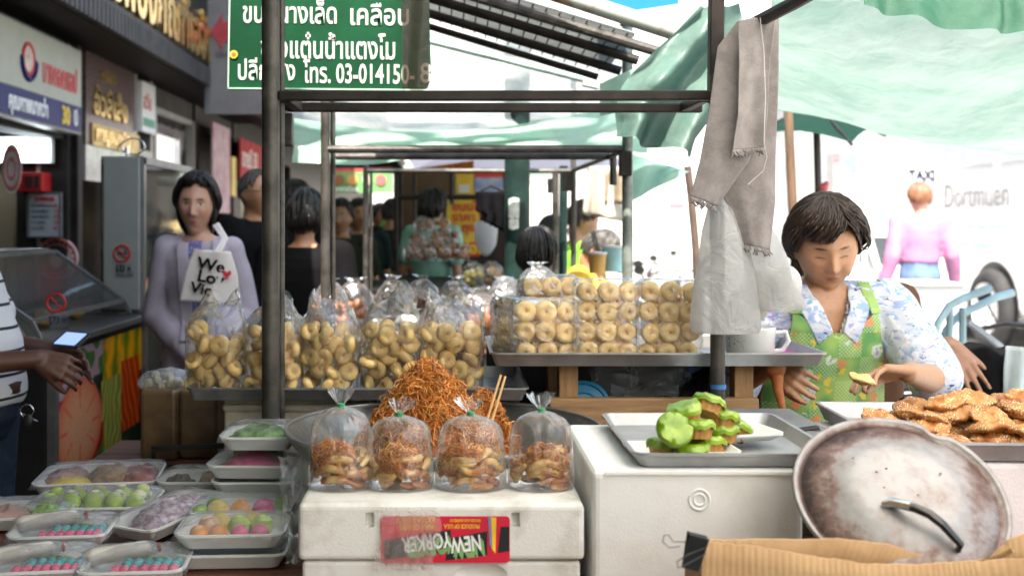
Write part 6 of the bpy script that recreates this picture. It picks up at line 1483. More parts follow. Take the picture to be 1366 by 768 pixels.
def carrier(name, pts, Y, depth, seed, label):
    mb = MB(); rings = []
    for (xl, xr, y) in pts:
        cx = (xl + xr) / 2; hw = (xr - xl) / 2 * Y / F; ring = []
        for j in range(56):
            a = 2 * PI * j / 56; t = (y - pts[0][2]) / (pts[-1][2] - pts[0][2])
            k = 1 + .025 * math.sin(a * 6 + seed + 3 * t) * (1 - .6 * t) + .04 * nz((math.cos(a) * 2, math.sin(a) * 2, t * 3), 1, seed)
            ring.append(Vector((PX(cx, Y) + math.cos(a) * hw * k, Y + math.sin(a) * min(depth, hw) * k, PZ(y, Y))))
        rings.append(ring)
    mb.loft(rings, cap=False); n_ = len(mb.v) - 56; mb.f.append(tuple(range(n_, n_ + 56))); mb.m.append(0)
    return tag(mb.build(name, carr, smooth=60), label, 'plastic bag', 'white carrier bags on the post')
carrier('carrier_bag', [(948, 973, 252), (944, 982, 280), (937, 993, 308), (932, 1003, 345), (925, 1010, 385), (921, 1014, 425), (921, 1015, 438), (927, 1011, 444)], 2.435, .036, 1, 'translucent white carrier bag with a squarish bottom hanging on the post')
carrier('carrier_bag', [(976, 1000, 262), (983, 1022, 290), (990, 1044, 330), (996, 1060, 370), (1000, 1072, 400), (1004, 1075, 411), (1010, 1066, 414)], 2.45, .04, 5, 'translucent white carrier bag with round bundles hanging behind the other one')
roll = M('bag_content_white', (.62, .60, .52), .6, var=.05)
mb = MB(); mb.capsule(P(1012, 374, 2.46), .020, P(1012, 415, 2.46), .020); tag(mb.build('paper_roll', roll), 'pale roll inside the carrier bag above the mug', 'roll')
mb = MB(); mb.ball(P(1048, 380, 2.45), (.036, .03, .045), 20, 12); tag(mb.build('white_bundle', M('bundle_grey', (.5, .5, .5), .6)), 'round white bundle inside the rear carrier bag', 'bundle')
mg = thing('mug', 'white mug with blue flower pattern on the silver tray', 'mug', (PX(1000, 2.66), 2.66, RZ))
mb = MB(); mb.lathe([(.001, .006), (.040, .006), (.054, .02), (.058, .075), (.060, .078), (.062, .075), (.058, .018), (.045, 0), (.001, 0)], (PX(1000, 2.66), 2.66, RZ), 40); mb.build('bowl', M('mug_glaze', (.74, .75, .75), .15, var=.03, coat=.5), mg)
mb = MB(); cx = PX(1000, 2.66); mb.tube([(cx + .056, 2.65, RZ + .062), (cx + .082, 2.64, RZ + .066), (cx + .088, 2.64, RZ + .045), (cx + .076, 2.645, RZ + .022), (cx + .052, 2.65, RZ + .018)], .006, 10); mb.build('handle', M('mug_glaze', (.74, .75, .75)), mg)
mb = MB(); rr = random.Random(2)
for k in range(60):
    a = rr.uniform(-1.2, .3); z = RZ + .045 + .012 * math.sin(k) + rr.uniform(-.006, .006); rd = .0605 - (RZ + .075 - z) * .07
    mb.ball((cx + rd * math.sin(a), 2.66 - rd * math.cos(a), z), (.003, .0012, .002), 6, 4)
mb.build('flower_pattern', M('mug_blue', (.04, .12, .3), .3), mg)
mb = MB(); mb.grid(lambda u, v: Vector((PX(1048, 2.6) + .10 * u - .03 * v, 2.62 + .20 * v, RZ + .004 + .006 * abs(nz((u * 4, v * 4, 0), 1, 2)))), 14, 14); tag(mb.build('pink_bag', M('pink_plastic', (.55, .10, .42), .35, var=.2, bump=.5, bscale=20), smooth=180), 'flat magenta plastic bag lying on the silver tray beside the mug', 'plastic bag')
# ================================================================ people
def remeshed(mb, voxel, smooth=4, fac=.5):
    me = bpy.data.meshes.new('tmp'); me.from_pydata([tuple(v) for v in mb.v], [], mb.f); me.update()
    o = bpy.data.objects.new('tmp', me); C.objects.link(o)
    md = o.modifiers.new('r', 'REMESH'); md.mode = 'VOXEL'; md.voxel_size = voxel
    if smooth:
        ms = o.modifiers.new('s', 'SMOOTH'); ms.iterations = smooth; ms.factor = fac
    dg = bpy.context.evaluated_depsgraph_get(); out = bpy.data.meshes.new_from_object(o.evaluated_get(dg))
    bpy.data.objects.remove(o); return out

def sstep(a, b, x):
    t = max(0, min(1, (x - a) / (b - a))); return t * t * (3 - 2 * t)
def g(x, y, z, cx, cy, cz, sx, sy, sz): return math.exp(-((x - cx) / sx) ** 2 - ((y - cy) / sy) ** 2 - ((z - cz) / sz) ** 2)

def head_mesh(mb, Mh, s=1.0, nu=110, nv=90, wide=1.0, fat=0.0):
    """a head facing -Y in its own frame, centre between the ears; Mh places it"""
    def fn(d, v):
        x, y, z = d.x, d.y, d.z
        p = Vector((x * .075 * wide, y * .096, z * .116))
        low = sstep(.15, -.95, z)
        p.x *= 1 - .30 * low + .16 * fat * low
        if y < 0: p.y *= 1 - .06 * low
        else: p.y *= 1 - .30 * low
        if z > .2: p.z *= 1 - .03 * abs(x)
        # flatten the face a little
        if y < -.3: p.y += .010 * sstep(-.3, -1, y)
        X, Z = p.x, p.z; f = sstep(-.05, -.45, y)
        dy = 0
        dy -= .0045 * g(X, 0, Z, 0, 0, .030, .045, 1, .012) * f                       # brow
        for sg in (-1, 1):
            dy += .0105 * g(X, 0, Z, sg * .031, 0, .010, .017, 1, .012) * f           # socket
            dy -= .0055 * g(X, 0, Z, sg * .031, 0, .008, .013, 1, .0075) * f          # lid over the eyeball
            dy -= .005 * g(X, 0, Z, sg * .042, 0, -.022, .022, 1, .022) * f           # cheekbone
            dy -= .010 * g(X, 0, Z, sg * .0125, 0, -.031, .0068, 1, .0075) * f        # nostril wing
        nz_ = sstep(.022, -.026, Z) * sstep(-.044, -.033, Z)
        dy -= (.004 + .0165 * nz_) * math.exp(-(X / .0095) ** 2) * sstep(.035, .012, Z) * sstep(-.044, -.034, Z) * f
        dy -= .008 * g(X, 0, Z, 0, 0, -.027, .010, 1, .009) * f                       # tip
        dy -= .0065 * g(X, 0, Z, 0, 0, -.056, .021, 1, .0055) * f                     # upper lip
        dy -= .0075 * g(X, 0, Z, 0, 0, -.068, .018, 1, .006) * f                      # lower lip
        dy += .005 * g(X, 0, Z, 0, 0, -.0618, .022, 1, .0026) * f                     # mouth line
        dy += .004 * g(X, 0, Z, 0, 0, -.080, .02, 1, .006) * f
        dy -= .009 * g(X, 0, Z, 0, 0, -.098, .022, 1, .014) * f                       # chin
        if fat:
            for sg in (-1, 1):
                for q in range(5):
                    t = q / 4; dy += .0024 * g(X, 0, Z, sg * (.019 + .014 * t), 0, -.030 - .036 * t, .0045, 1, .007) * f
                dy += .0020 * g(X, 0, Z, sg * .031, 0, -.008, .013, 1, .0035) * f
                dy -= .006 * g(X, 0, Z, sg * .045, 0, -.050, .022, 1, .022) * f
            dy -= .004 * g(X, 0, Z, 0, 0, -.112, .03, 1, .012) * f
        p.y += dy
        return p * s
    vs = len(mb.v); mb.ball((0, 0, 0), 1, nu, nv, fn=fn)
    for i in range(vs, len(mb.v)): mb.v[i] = Mh @ mb.v[i]
    for sg in (-1, 1):     # ears
        a = len(mb.v); mb.ball((sg * .073 * wide * s, .012 * s, -.005 * s), (.008 * s, .018 * s, .031 * s), 14, 10, M=Matrix.Rotation(sg * -.35, 3, 'Z'))
        for i in range(a, len(mb.v)): mb.v[i] = Mh @ mb.v[i]

def hand(mb, wrist, d, nrm, curl=(.4, .4, .4, .4), thumb=.5, side=1, s=1.0, spread=.10, thumb_curl=.3):
    """wrist, pointing direction d, palm normal nrm; the thumb sits on the side given by side"""
    wrist = Vector(wrist); d = Vector(d).normalized(); nrm = (Vector(nrm) - d * Vector(nrm).dot(d)).normalized(); x = d.cross(nrm) * side   # x points to the thumb side
    L = .082 * s
    for k in range(4):
        t = (.029 - .0195 * k) * s
        mb.capsule(wrist + x * t * .55, .0145 * s, wrist + d * L * (1 - .04 * abs(k - 1.2)) + x * t * 1.02, .0118 * s, 10)
    mb.capsule(wrist + x * .012 * s + d * .02 * s, .0155 * s, wrist + d * .05 * s + x * .018 * s, .0135 * s, 10)
    for k in range(4):
        t = (.030 - .0200 * k) * s; base = wrist + d * L * (1 - .04 * abs(k - 1.2)) + x * t
        dirv = (d + x * spread * (1.5 - k)).normalized(); ln = [(.038, .024, .019), (.042, .028, .021), (.039, .026, .020), (.030, .020, .017)][k]; r = [.0088, .0090, .0086, .0076][k] * s; a = 0; p = base
        for q in range(3):
            a += curl[k] * (1.0, 1.15, .7)[q]
            dd = (dirv * math.cos(a) + nrm * math.sin(a)).normalized(); p2 = p + dd * ln[q] * s
            mb.capsule(p, r * (1 - .09 * q), p2, r * (.92 - .09 * q), 10); p = p2
    p = wrist + x * .022 * s + d * .018 * s; a = thumb; dd = (d * math.cos(a) + x * math.sin(a) + nrm * .25).normalized(); p2 = p + dd * .042 * s
    mb.capsule(p, .0135 * s, p2, .0108 * s, 10); dd2 = (dd + nrm * thumb_curl - x * thumb_curl * .6).normalized(); p3 = p2 + dd2 * .030 * s; mb.capsule(p2, .0108 * s, p3, .0098 * s, 10)
    dd3 = (dd2 + nrm * thumb_curl * .5 - x * thumb_curl * .4).normalized(); mb.capsule(p3, .0098 * s, p3 + dd3 * .024 * s, .0078 * s, 10)

DEF = dict(crotch=(0, 0, .80), pelvis=(0, 0, .92), waist=(0, 0, 1.06), chest=(0, .0, 1.24), neck=(0, .01, 1.385), head=(0, -.012, 1.512),
           shL=(.165, .0, 1.335), shR=(-.165, .0, 1.335), elL=(.215, .03, 1.07), elR=(-.215, .03, 1.07), wrL=(.225, -.05, .845), wrR=(-.225, -.05, .845),
           hiL=(.085, 0, .86), hiR=(-.085, 0, .86), knL=(.095, -.01, .47), knR=(-.095, -.01, .47), anL=(.10, .02, .075), anR=(-.10, .02, .075))
def torso(mb, J, infl=0, z0=0, z1=1, bulk=1.0):
    pts = [Vector(J[k]) for k in ('crotch', 'pelvis', 'waist', 'chest', 'neck')]
    sec = [(0, .085, .075), (.12, .150, .105), (.22, .168, .118), (.40, .150, .108), (.55, .145, .108), (.70, .158, .116), (.82, .168, .108), (.90, .158, .092), (.955, .115, .072), (1.0, .062, .060)]
    # cumulative length
    ls = [0]
    for a, b in zip(pts, pts[1:]): ls.append(ls[-1] + (b - a).length)
    def at(t):
        l = t * ls[-1]
        for k in range(4):
            if l <= ls[k + 1] or k == 3:
                f = (l - ls[k]) / (ls[k + 1] - ls[k]); return pts[k].lerp(pts[k + 1], f)
    sx = Vector(J['shL']) - Vector(J['shR']); sx = sx.normalized()
    rings = []
    tt = [z0 + (z1 - z0) * q / 22 for q in range(23)]
    for t in tt:
        for k in range(len(sec) - 1):
            if sec[k][0] <= t <= sec[k + 1][0]:
                f = (t - sec[k][0]) / (sec[k + 1][0] - sec[k][0]); f = f * f * (3 - 2 * f); rx = sec[k][1] + (sec[k + 1][1] - sec[k][1]) * f; ry = sec[k][2] + (sec[k + 1][2] - sec[k][2]) * f; break
        c = at(t); up = (at(min(1, t + .05)) - at(max(0, t - .05))).normalized(); xa = (sx - up * sx.dot(up)).normalized(); ya = up.cross(xa)
        rings.append([c + xa * math.cos(2 * PI * j / 36) * (rx * bulk + infl) + ya * math.sin(2 * PI * j / 36) * (ry * bulk + infl) for j in range(36)])
    mb.loft(rings)

def colour_mesh(me, base, spots):
    n = len(me.vertices); co = np.empty(n * 3); me.vertices.foreach_get('co', co); co = co.reshape(-1, 3)
    col = np.tile(np.array(base), (n, 1))
    for (Mi, rad, c, k) in spots:                       # Mi: world->local frame of the spot
        A = np.array(Mi)[:3]; q = co @ A[:, :3].T + A[:, 3]
        d = np.sqrt(((q / np.array(rad)) ** 2).sum(1)); wgt = np.clip((1.25 - d) / .5, 0, 1)[:, None] * k
        col = col * (1 - wgt) + np.array(c) * wgt
    at = me.color_attributes.new('Col', 'FLOAT_COLOR', 'POINT'); full = np.ones((n, 4)); full[:, :3] = col; at.data.foreach_set('color', full.ravel())

def hair_mesh(Mh, s, style, m_name, seed=1, n=420, wide=1.0):
    """style: dict(front, side, back = polar reach in degrees, drop = hanging length, part, sweep)"""
    mb = MB(); rr = random.Random(seed)
    def hl(a):      # a = 0 at the face, pi at the back
        a = abs((a + PI) % (2 * PI) - PI)
        if a < .75: return style['front']
        if a < 1.25: return style['front'] + (style['side'] - style['front']) * sstep(.75, 1.25, a)
        return style['side'] + (style['back'] - style['side']) * sstep(1.25, 2.2, a)
    def surf(th, a, lift=0):
        st = math.sin(th); d = Vector((math.sin(a) * st, -math.cos(a) * st, math.cos(th)))
        p = Vector((d.x * .0775 * wide, d.y * .0985 + (.008 * sstep(-.3, -1, d.y) if d.y < 0 else 0), d.z * .119)); low = sstep(.1, -.9, d.z); p.x *= 1 - .12 * low
        return (p + d * lift) * s
    vol = style.get('vol', .012)
    nu, nv = 48, 16; vs = []
    for i in range(nv + 1):
        for j in range(nu):
            a = 2 * PI * j / nu; th = R(max(4, hl(a) - 6)) * i / nv + .001
            vs.append(Mh @ surf(th, a, vol * .55 * math.sin(min(1, i / nv * 1.05) * PI * .9) + .001))
    mb.add(vs, [(i * nu + j, i * nu + (j + 1) % nu, (i + 1) * nu + (j + 1) % nu, (i + 1) * nu + j) for i in range(nv) for j in range(nu)])
    drop = style.get('drop', 0); sweep = style.get('sweep', .1); part = style.get('part', 0)
    for k in range(n):
        a0 = rr.uniform(-PI, PI); th1 = R(hl(a0) * rr.uniform(.86 - style.get('rag', 0), 1.06 + style.get('rag', 0) * .4)); th0 = rr.uniform(.0, .75) * th1
        sw = sweep * (1 if a0 > part else -1) if style.get('split') else sweep
        pts = []; rs = []; K = 9; lift = vol * rr.uniform(.7, 1.25); r0 = rr.uniform(*style.get('r', (.0038, .0070))) * s
        for q in range(K):
            t = q / (K - 1); th = th0 + (th1 - th0) * t; a = a0 + sw * t * t * rr.uniform(.7, 1.1)
            L_ = lift * (math.sin(min(1, .25 + t * .8) * PI) * .75 + .25)
            pts.append(surf(th, a, L_)); rs.append(r0 * (1 - .25 * t))
        aa = abs((a0 + PI) % (2 * PI) - PI)
        if drop and aa > .80:
            l = drop * rr.uniform(.8, 1.05) * s; e = pts[-1]; inward = Vector((-e.x, -e.y, 0)).normalized()
            for q in range(1, 5):
                t = q / 4; pts.append(e + Vector((0, 0, -l * t)) + inward * (.020 * s * t * t * style.get('curl', 1))); rs.append(r0 * (.9 - .35 * t))
        rs[-1] = .0008
        if rr.random() < .12:      # stray strands
            j_ = Vector((rr.uniform(-1, 1), rr.uniform(-1, 1), rr.uniform(-.4, 1))) * .010 * s
            pts = [p + j_ * (i_ / len(pts)) ** 2 for i_, p in enumerate(pts)]; rs = [r_ * .3 for r_ in rs]
        mb.tube([Mh @ p for p in pts], rs, 5, flat=.6)
    return mb

def skinmat(): return MV('skin', .46, bump=.25, bscale=110, sub=.10, var=.16)
def fabric(me, amp, seed, sc=9, vert=.5):
    """soft folds"""
    me.update(); nn = [v.normal.copy() for v in me.vertices]; cc = [v.co.copy() for v in me.vertices]; out = []
    for p, vn in zip(cc, nn): q = amp * (nz((p.x * sc, p.y * sc, p.z * sc * vert), 1, seed) + .5 * nz((p.x * sc * 2.3, p.y * sc * 2.3, p.z * sc * 1.6), 1, seed + 3)); out += (p + vn * q)[:]
    me.vertices.foreach_set('co', out); me.update()
def add_mesh(name, me, mat_, parent):
    me.materials.clear(); me.materials.append(mat_); me.shade_smooth(); o = bpy.data.objects.new(name, me); C.objects.link(o); o.parent = parent; ORG[o.name] = Vector(); return o

def person(label, loc, yaw=0, s=1.0, J=None, headrot=(0, 0, 0), skin=(.42, .22, .13), hair=None, haircol=(.012, .009, .008), top=None, bottom=None, hands=None, voxel=.012, group=None, bulk=1.0, wide=1.0, fat=0, lips=(.36, .11, .09), shoes=True, head_s=1.0, brows=True):
    t = thing('person', label, 'person', loc, group); t.rotation_euler = (0, 0, R(yaw)); t.scale = (s, s, s)
    j = dict(DEF); j.update(J or {}); V = {k: Vector(v) for k, v in j.items()}
    Mh = Matrix.Translation(V['head']) @ Euler((R(headrot[0]), R(headrot[2]), R(headrot[1])), 'YXZ').to_matrix().to_4x4()
    mb = MB(); head_mesh(mb, Mh, head_s, *((110, 90) if voxel < .006 else (60, 48)), wide=wide, fat=fat)
    jaw = Mh @ Vector((0, .025, -.07)); mb.capsule(V['neck'] + Vector((0, .005, -.03)), .050, jaw, .046)
    torso(mb, j, bulk=bulk)
    for sd in 'LR':
        mb.capsule(V['sh' + sd], .05 * bulk, V['el' + sd], .038 * bulk); mb.capsule(V['el' + sd], .039 * bulk, V['wr' + sd], .026)
        mb.capsule(V['hi' + sd], .082 * bulk, V['kn' + sd], .052); mb.capsule(V['kn' + sd], .051, V['an' + sd], .036)
        a = V['an' + sd]; f = Vector((0, -1, 0)); mb.capsule(a + Vector((0, .03, -.035)), .036, a + f * .13 + Vector((0, 0, -.045)), .028)
        h = (hands or {}).get(sd)
        if h is None: h = dict(d=(0, -.15, -1), nrm=(1 if sd == 'R' else -1, 0, 0), curl=(.3, .3, .35, .4))
        hand(mb, V['wr' + sd], h['d'], h['nrm'], h.get('curl', (.3,) * 4), h.get('thumb', .5), h.get('side', 1), h.get('s', 1), h.get('spread', .10), h.get('tc', .3))
    me = remeshed(mb, voxel, 3 if voxel < .006 else 2)
    def spot(x, y, z): return (Mh @ Matrix.Translation(Vector((x, y, z)) * head_s)).inverted()
    sp = [(spot(0, -.09, -.0622), (.020, .03, .0115), lips, .75), (spot(0, -.09, -.0618), (.021, .03, .0022), tuple(q * .35 for q in lips), .7)]
    for q in (-1, 1):
        if brows: sp.append((spot(q * .032, -.09, .0265), (.0175, .03, .0040), (.02, .013, .01), .92))
        if hair and hair.get('closed'):
            sp.append((spot(q * .031, -.09, .0020), (.0150, .03, .0026), (.02, .010, .008), .95)); sp.append((spot(q * .031, -.09, .009), (.016, .03, .008), tuple(k * .8 for k in skin), .5))
        else:
            sp.append((spot(q * .031, -.09, .0075), (.0135, .03, .0052), (.5, .45, .42), .75)); sp.append((spot(q * .031, -.09, .0078), (.0056, .03, .0056), (.012, .008, .006), 1)); sp.append((spot(q * .031, -.09, .0125), (.0155, .03, .0022), (.02, .012, .01), .9))
        sp.append((spot(q * .045, -.075, -.025), (.022, .04, .018), tuple(min(1, k * f) for k, f in zip(skin, (1.1, .92, .9))), .5))
        sp.append((spot(q * .0085, -.1, -.0375), (.004, .03, .0025), (.06, .02, .015), .6))  # nostril shade painted into the skin colour
    colour_mesh(me, skin, sp); add_mesh('body', me, skinmat(), t)
    if hair:
        hm = hair_mesh(Mh, head_s, hair, 'hair', hair.get('seed', 1), hair.get('n', 420 if voxel < .006 else 240), wide)
        o = hm.build('hair', M('hair_%s' % hair.get('key', 'black'), haircol, .42, var=.35, scale=60, stretch=(1, 1, .2), spec=.5), t, local=True, smooth=180)
    if top:
        infl = top.get('infl', .014); mb = MB(); torso(mb, j, infl, top.get('z0', .16), top.get('z1', .985), bulk)
        if top.get('sleeve'):
            for sd in 'LR':
                sh, el, wr = V['sh' + sd], V['el' + sd], V['wr' + sd]; si = top.get('sinfl', infl)
                if top['sleeve'] == 'long': mb.capsule(sh, .052 * bulk + si, el, .040 + si); mb.capsule(el, .041 + si, wr - (wr - el) * .04, .031 + si * .8)
                elif top['sleeve'] == 'half': e2 = sh.lerp(el, .97); mb.capsule(sh, .054 * bulk + si, e2, .046 + si * 1.4)
                else: mb.capsule(sh, .052 * bulk + si, sh.lerp(el, .6), .046 + si)
                mb.capsule(V['neck'] + Vector((0, 0, -.06)), .05 + infl * .5, sh, .048 * bulk + infl * .8)
        if top.get('skirt'):      # jacket tails
            p = V['pelvis']; mb.loft([[Vector((p.x + math.cos(2 * PI * q / 36) * rx, p.y + math.sin(2 * PI * q / 36) * ry, zz)) for q in range(36)] for rx, ry, zz in ((.135, .105, V['waist'].z), (.160, .120, V['pelvis'].z - .02), (.172, .128, top['skirt']))])
        me = remeshed(mb, top.get('voxel', voxel), 3); fabric(me, top.get('fold', .006), sum(map(ord, label)) % 50, top.get('fsc', 9)); add_mesh(top.get('name', 'shirt'), me, top['mat'], t)
    if bottom:
        mb = MB(); infl = bottom.get('infl', .012); torso(mb, j, infl, .0, .42, bulk)
        for sd in 'LR': mb.capsule(V['hi' + sd], .084 * bulk + infl, V['kn' + sd], .058 + infl); mb.capsule(V['kn' + sd], .056 + infl, V['an' + sd] + Vector((0, 0, .02)), .042 + infl)
        me = remeshed(mb, max(voxel, .008), 2); fabric(me, .005, 7); add_mesh(bottom.get('name', 'trousers'), me, bottom['mat'], t)
    if shoes:
        mb = MB()
        for sd in 'LR':
            a = V['an' + sd]; mb.capsule(a + Vector((0, .03, -.03)), .044, a + Vector((0, -.14, -.04)), .034)
        add_mesh('shoes', remeshed(mb, .012, 1), M('shoe_dark', (.03, .025, .022), .6), t)
    return t, V, Mh

def cl(name, col, **k): return M('cloth_' + name, col, k.pop('rough', .9), bump=.25, bscale=250, spec=.08, **k)
jeans = cl('denim', (.04, .06, .12), var=.3, scale=30); blk = cl('black', (.007, .007, .008)); navy = cl('navy', (.02, .025, .05))
short = dict(front=52, side=88, back=118, vol=.012, sweep=.25, key='black')
blk_s = dict(front=46, side=84, back=112, vol=.007, sweep=.1, key='black', seed=4)
SK = (.40, .205, .115)

# ---- the seller: head bowed, patterned blouse, green apron
sj = dict(crotch=(0, .05, .78), pelvis=(0, .05, .90), waist=(0, .04, 1.03), chest=(0, .01, 1.20), neck=(-.005, -.025, 1.335), head=(-.012, -.085, 1.435),
          shL=(.185, -.015, 1.268), shR=(-.185, -.015, 1.262), elL=(.258, -.17, 1.075), elR=(-.27, -.09, 1.06), wrL=(.085, -.37, 1.122), wrR=(-.235, -.30, 1.135),
          hiL=(.09, .05, .84), hiR=(-.09, .05, .84))
blouse_m = None
def print_mat(name, base, cols, scales, thr, rough=.85):
    m, t, b = _new(name); n = t.nodes; L = t.links; tc = n.new('ShaderNodeTexCoord'); src = None
    last = n.new('ShaderNodeRGB'); last.outputs[0].default_value = (*base, 1); cur = last.outputs[0]
    for k, (c, sc, th) in enumerate(zip(cols, scales, thr)):
        mp = n.new('ShaderNodeMapping'); mp.inputs['Location'].default_value = (k * 3.1, k * 1.7, k); mp.inputs['Rotation'].default_value = (0, .4 * k, 0); mp.inputs['Scale'].default_value = (1, 1, 2.2 if k % 2 == 0 else .8); L.new(tc.outputs['Object'], mp.inputs[0])
        no = n.new('ShaderNodeTexNoise'); no.inputs['Scale'].default_value = sc; no.inputs['Detail'].default_value = 3; no.inputs['Distortion'].default_value = 1.5; L.new(mp.outputs[0], no.inputs[0])
        rp = n.new('ShaderNodeValToRGB'); rp.color_ramp.elements[0].position = th; rp.color_ramp.elements[1].position = th + .05; L.new(no.outputs[0], rp.inputs[0])
        mx = n.new('ShaderNodeMixRGB'); mx.inputs[2].default_value = (*c, 1); L.new(rp.outputs[0], mx.inputs[0]); L.new(cur, mx.inputs[1]); cur = mx.outputs[0]
    L.new(cur, b.inputs['Base Color']); b.inputs['Roughness'].default_value = rough; return m
blouse = print_mat('blouse_print', (.56, .60, .68), [(.30, .42, .66), (.72, .74, .78), (.36, .32, .56), (.16, .40, .58), (.06, .08, .22)], [16, 22, 19, 30, 38], [.52, .54, .60, .64, .64])
sell, SV, SM = person('woman seller in a green apron and blue-white printed blouse, head bowed over her work', (1.0, 2.98, 0), 3, .95, sj, (22, -9, -4), (.50, .27, .155),
    dict(front=62, side=96, back=122, vol=.026, sweep=.55, split=True, part=.42, drop=.012, curl=.3, key='seller', seed=9, n=2200, r=(.0014, .0036), closed=True, rag=.17), (.042, .025, .017),
    dict(mat=blouse, sleeve='half', infl=.022, sinfl=.022, fold=.007, z1=.94, voxel=.006, name='blouse'), dict(mat=navy),
    dict(L=dict(d=(-1, -.12, .06), nrm=(0, -.45, -1), curl=(.32, .38, .42, .45), thumb=.35, side=-1, tc=.35, spread=.05), R=dict(d=(.35, -.75, -.35), nrm=(.8, .1, -.5), curl=(.75, .75, .75, .75), thumb=.4, side=-1, tc=.5)),
    voxel=.0040, bulk=1.08, wide=1.06, fat=.9, head_s=1.05)
bl_ = [o for o in sell.children if o.name.split('.')[0] == 'blouse'][0]
bmx = bmesh.new(); bmx.from_mesh(bl_.data)
bmesh.ops.delete(bmx, geom=[v for v in bmx.verts if v.co.y < .03 and v.co.z > 1.195 and abs(v.co.x + .004) < .006 + .050 * (v.co.z - 1.195) / .13], context='VERTS')
bmx.to_mesh(bl_.data); bmx.free()
# collar and apron follow the blouse surface
def sheet_on(person_root, src_name, fn, nu, nv, off, name, mat_, thick=.003, dirn=(0, 1, 0), keep=None):
    src = [o for o in person_root.children if o.name.split('.')[0] == src_name][0]
    bv = BVHTree.FromPolygons([v.co.copy() for v in src.data.vertices], [tuple(p.vertices) for p in src.data.polygons])
    vs = []; ok = []
    dv = Vector(dirn).normalized()
    for i in range(nu):
        for j in range(nv):
            x, z = fn(i / (nu - 1), j / (nv - 1)); h = bv.ray_cast(Vector((x, 0, z)) - dv * 1.0, dv)
            if h[0] is None: vs.append(Vector((x, -.1, z))); ok.append(False)
            else: vs.append(h[0] - dv * off + h[1] * off * .5); ok.append(True)
    # smooth depth
    for it in range(3):
        new = [v.copy() for v in vs]
        for i in range(nu):
            for j in range(nv):
                q = [vs[a * nv + b] for a, b in ((i - 1, j), (i + 1, j), (i, j - 1), (i, j + 1)) if 0 <= a < nu and 0 <= b < nv and ok[a * nv + b]]
                if q: new[i * nv + j].y = min(vs[i * nv + j].y, sum(p.y for p in q) / len(q)) if ok[i * nv + j] else sum(p.y for p in q) / len(q)
        vs = new
    mb = MB(); fs = [(i * nv + j, (i + 1) * nv + j, (i + 1) * nv + j + 1, i * nv + j + 1) for i in range(nu - 1) for j in range(nv - 1)]
    mb.add(vs, [f for f in fs if all(ok[k] for k in f)]); return mb.build(name, mat_, person_root, smooth=180, local=True, solid=thick)
def apron_mat():
    m, t, b = _new('apron_print'); n = t.nodes; L = t.links; tc = n.new('ShaderNodeTexCoord')
    def node(k, **i):
        q = n.new(k)
        for a, v in i.items(): q.inputs[a].default_value = v
        return q
    sep = n.new('ShaderNodeSeparateXYZ'); L.new(tc.outputs['Object'], sep.inputs[0]); cmb = n.new('ShaderNodeCombineXYZ'); L.new(sep.outputs[0], cmb.inputs[0]); L.new(sep.outputs[2], cmb.inputs[1])
    no = node('ShaderNodeTexNoise', Scale=9.0); L.new(cmb.outputs[0], no.inputs[0]); rp = n.new('ShaderNodeValToRGB'); rp.color_ramp.elements[0].position = .42; rp.color_ramp.elements[0].color = (.11, .30, .09, 1); rp.color_ramp.elements[1].position = .58; rp.color_ramp.elements[1].color = (.30, .47, .12, 1); L.new(no.outputs[0], rp.inputs[0])
    ck = node('ShaderNodeTexChecker', Scale=15.0); ck.inputs[1].default_value = (1, 1, 1, 1); ck.inputs[2].default_value = (0, 0, 0, 1); L.new(cmb.outputs[0], ck.inputs[0])
    ck2 = node('ShaderNodeTexChecker', Scale=190.0); ck2.inputs[1].default_value = (1, 1, 1, 1); ck2.inputs[2].default_value = (0, 0, 0, 1); L.new(cmb.outputs[0], ck2.inputs[0])
    mu = node('ShaderNodeMath'); mu.operation = 'MULTIPLY'; L.new(ck.outputs[1], mu.inputs[0]); L.new(ck2.outputs[1], mu.inputs[1]); m2 = node('ShaderNodeMath'); m2.operation = 'MULTIPLY'; m2.inputs[1].default_value = .45; L.new(mu.outputs[0], m2.inputs[0])
    mx = n.new('ShaderNodeMixRGB'); mx.inputs[2].default_value = (.62, .74, .40, 1); L.new(m2.outputs[0], mx.inputs[0]); L.new(rp.outputs[0], mx.inputs[1]); cur = mx.outputs[0]
    # round flowers
    for k, (sc, th, c, rnd) in enumerate(((15, .20, (.62, .24, .10), .9), (13.0, .22, (.56, .60, .60), 1.0), (13.0, .10, (.30, .33, .34), 1.0), (17, .17, (.66, .50, .06), 1.0))):
        mp = n.new('ShaderNodeMapping'); mp.inputs['Location'].default_value = ((0, .03, .03, .06)[k], (.02, .05, .05, .01)[k], 0); L.new(cmb.outputs[0], mp.inputs[0])
        no2 = node('ShaderNodeTexNoise', Scale=60.0); L.new(cmb.outputs[0], no2.inputs[0]); ad = n.new('ShaderNodeMixRGB'); ad.inputs[0].default_value = .035; L.new(mp.outputs[0], ad.inputs[1]); L.new(no2.outputs[1], ad.inputs[2])
        vo = node('ShaderNodeTexVoronoi', Scale=sc, Randomness=rnd); L.new(ad.outputs[0], vo.inputs['Vector']); r_ = n.new('ShaderNodeValToRGB'); r_.color_ramp.elements[0].position = th; r_.color_ramp.elements[0].color = (1, 1, 1, 1); r_.color_ramp.elements[1].position = th + .03; r_.color_ramp.elements[1].color = (0, 0, 0, 1); L.new(vo.outputs['Distance'], r_.inputs[0])
        mx = n.new('ShaderNodeMixRGB'); mx.inputs[2].default_value = (*c, 1); L.new(r_.outputs[0], mx.inputs[0]); L.new(cur, mx.inputs[1]); cur = mx.outputs[0]
    L.new(cur, b.inputs['Base Color']); b.inputs['Roughness'].default_value = .7; return m
apm = apron_mat()
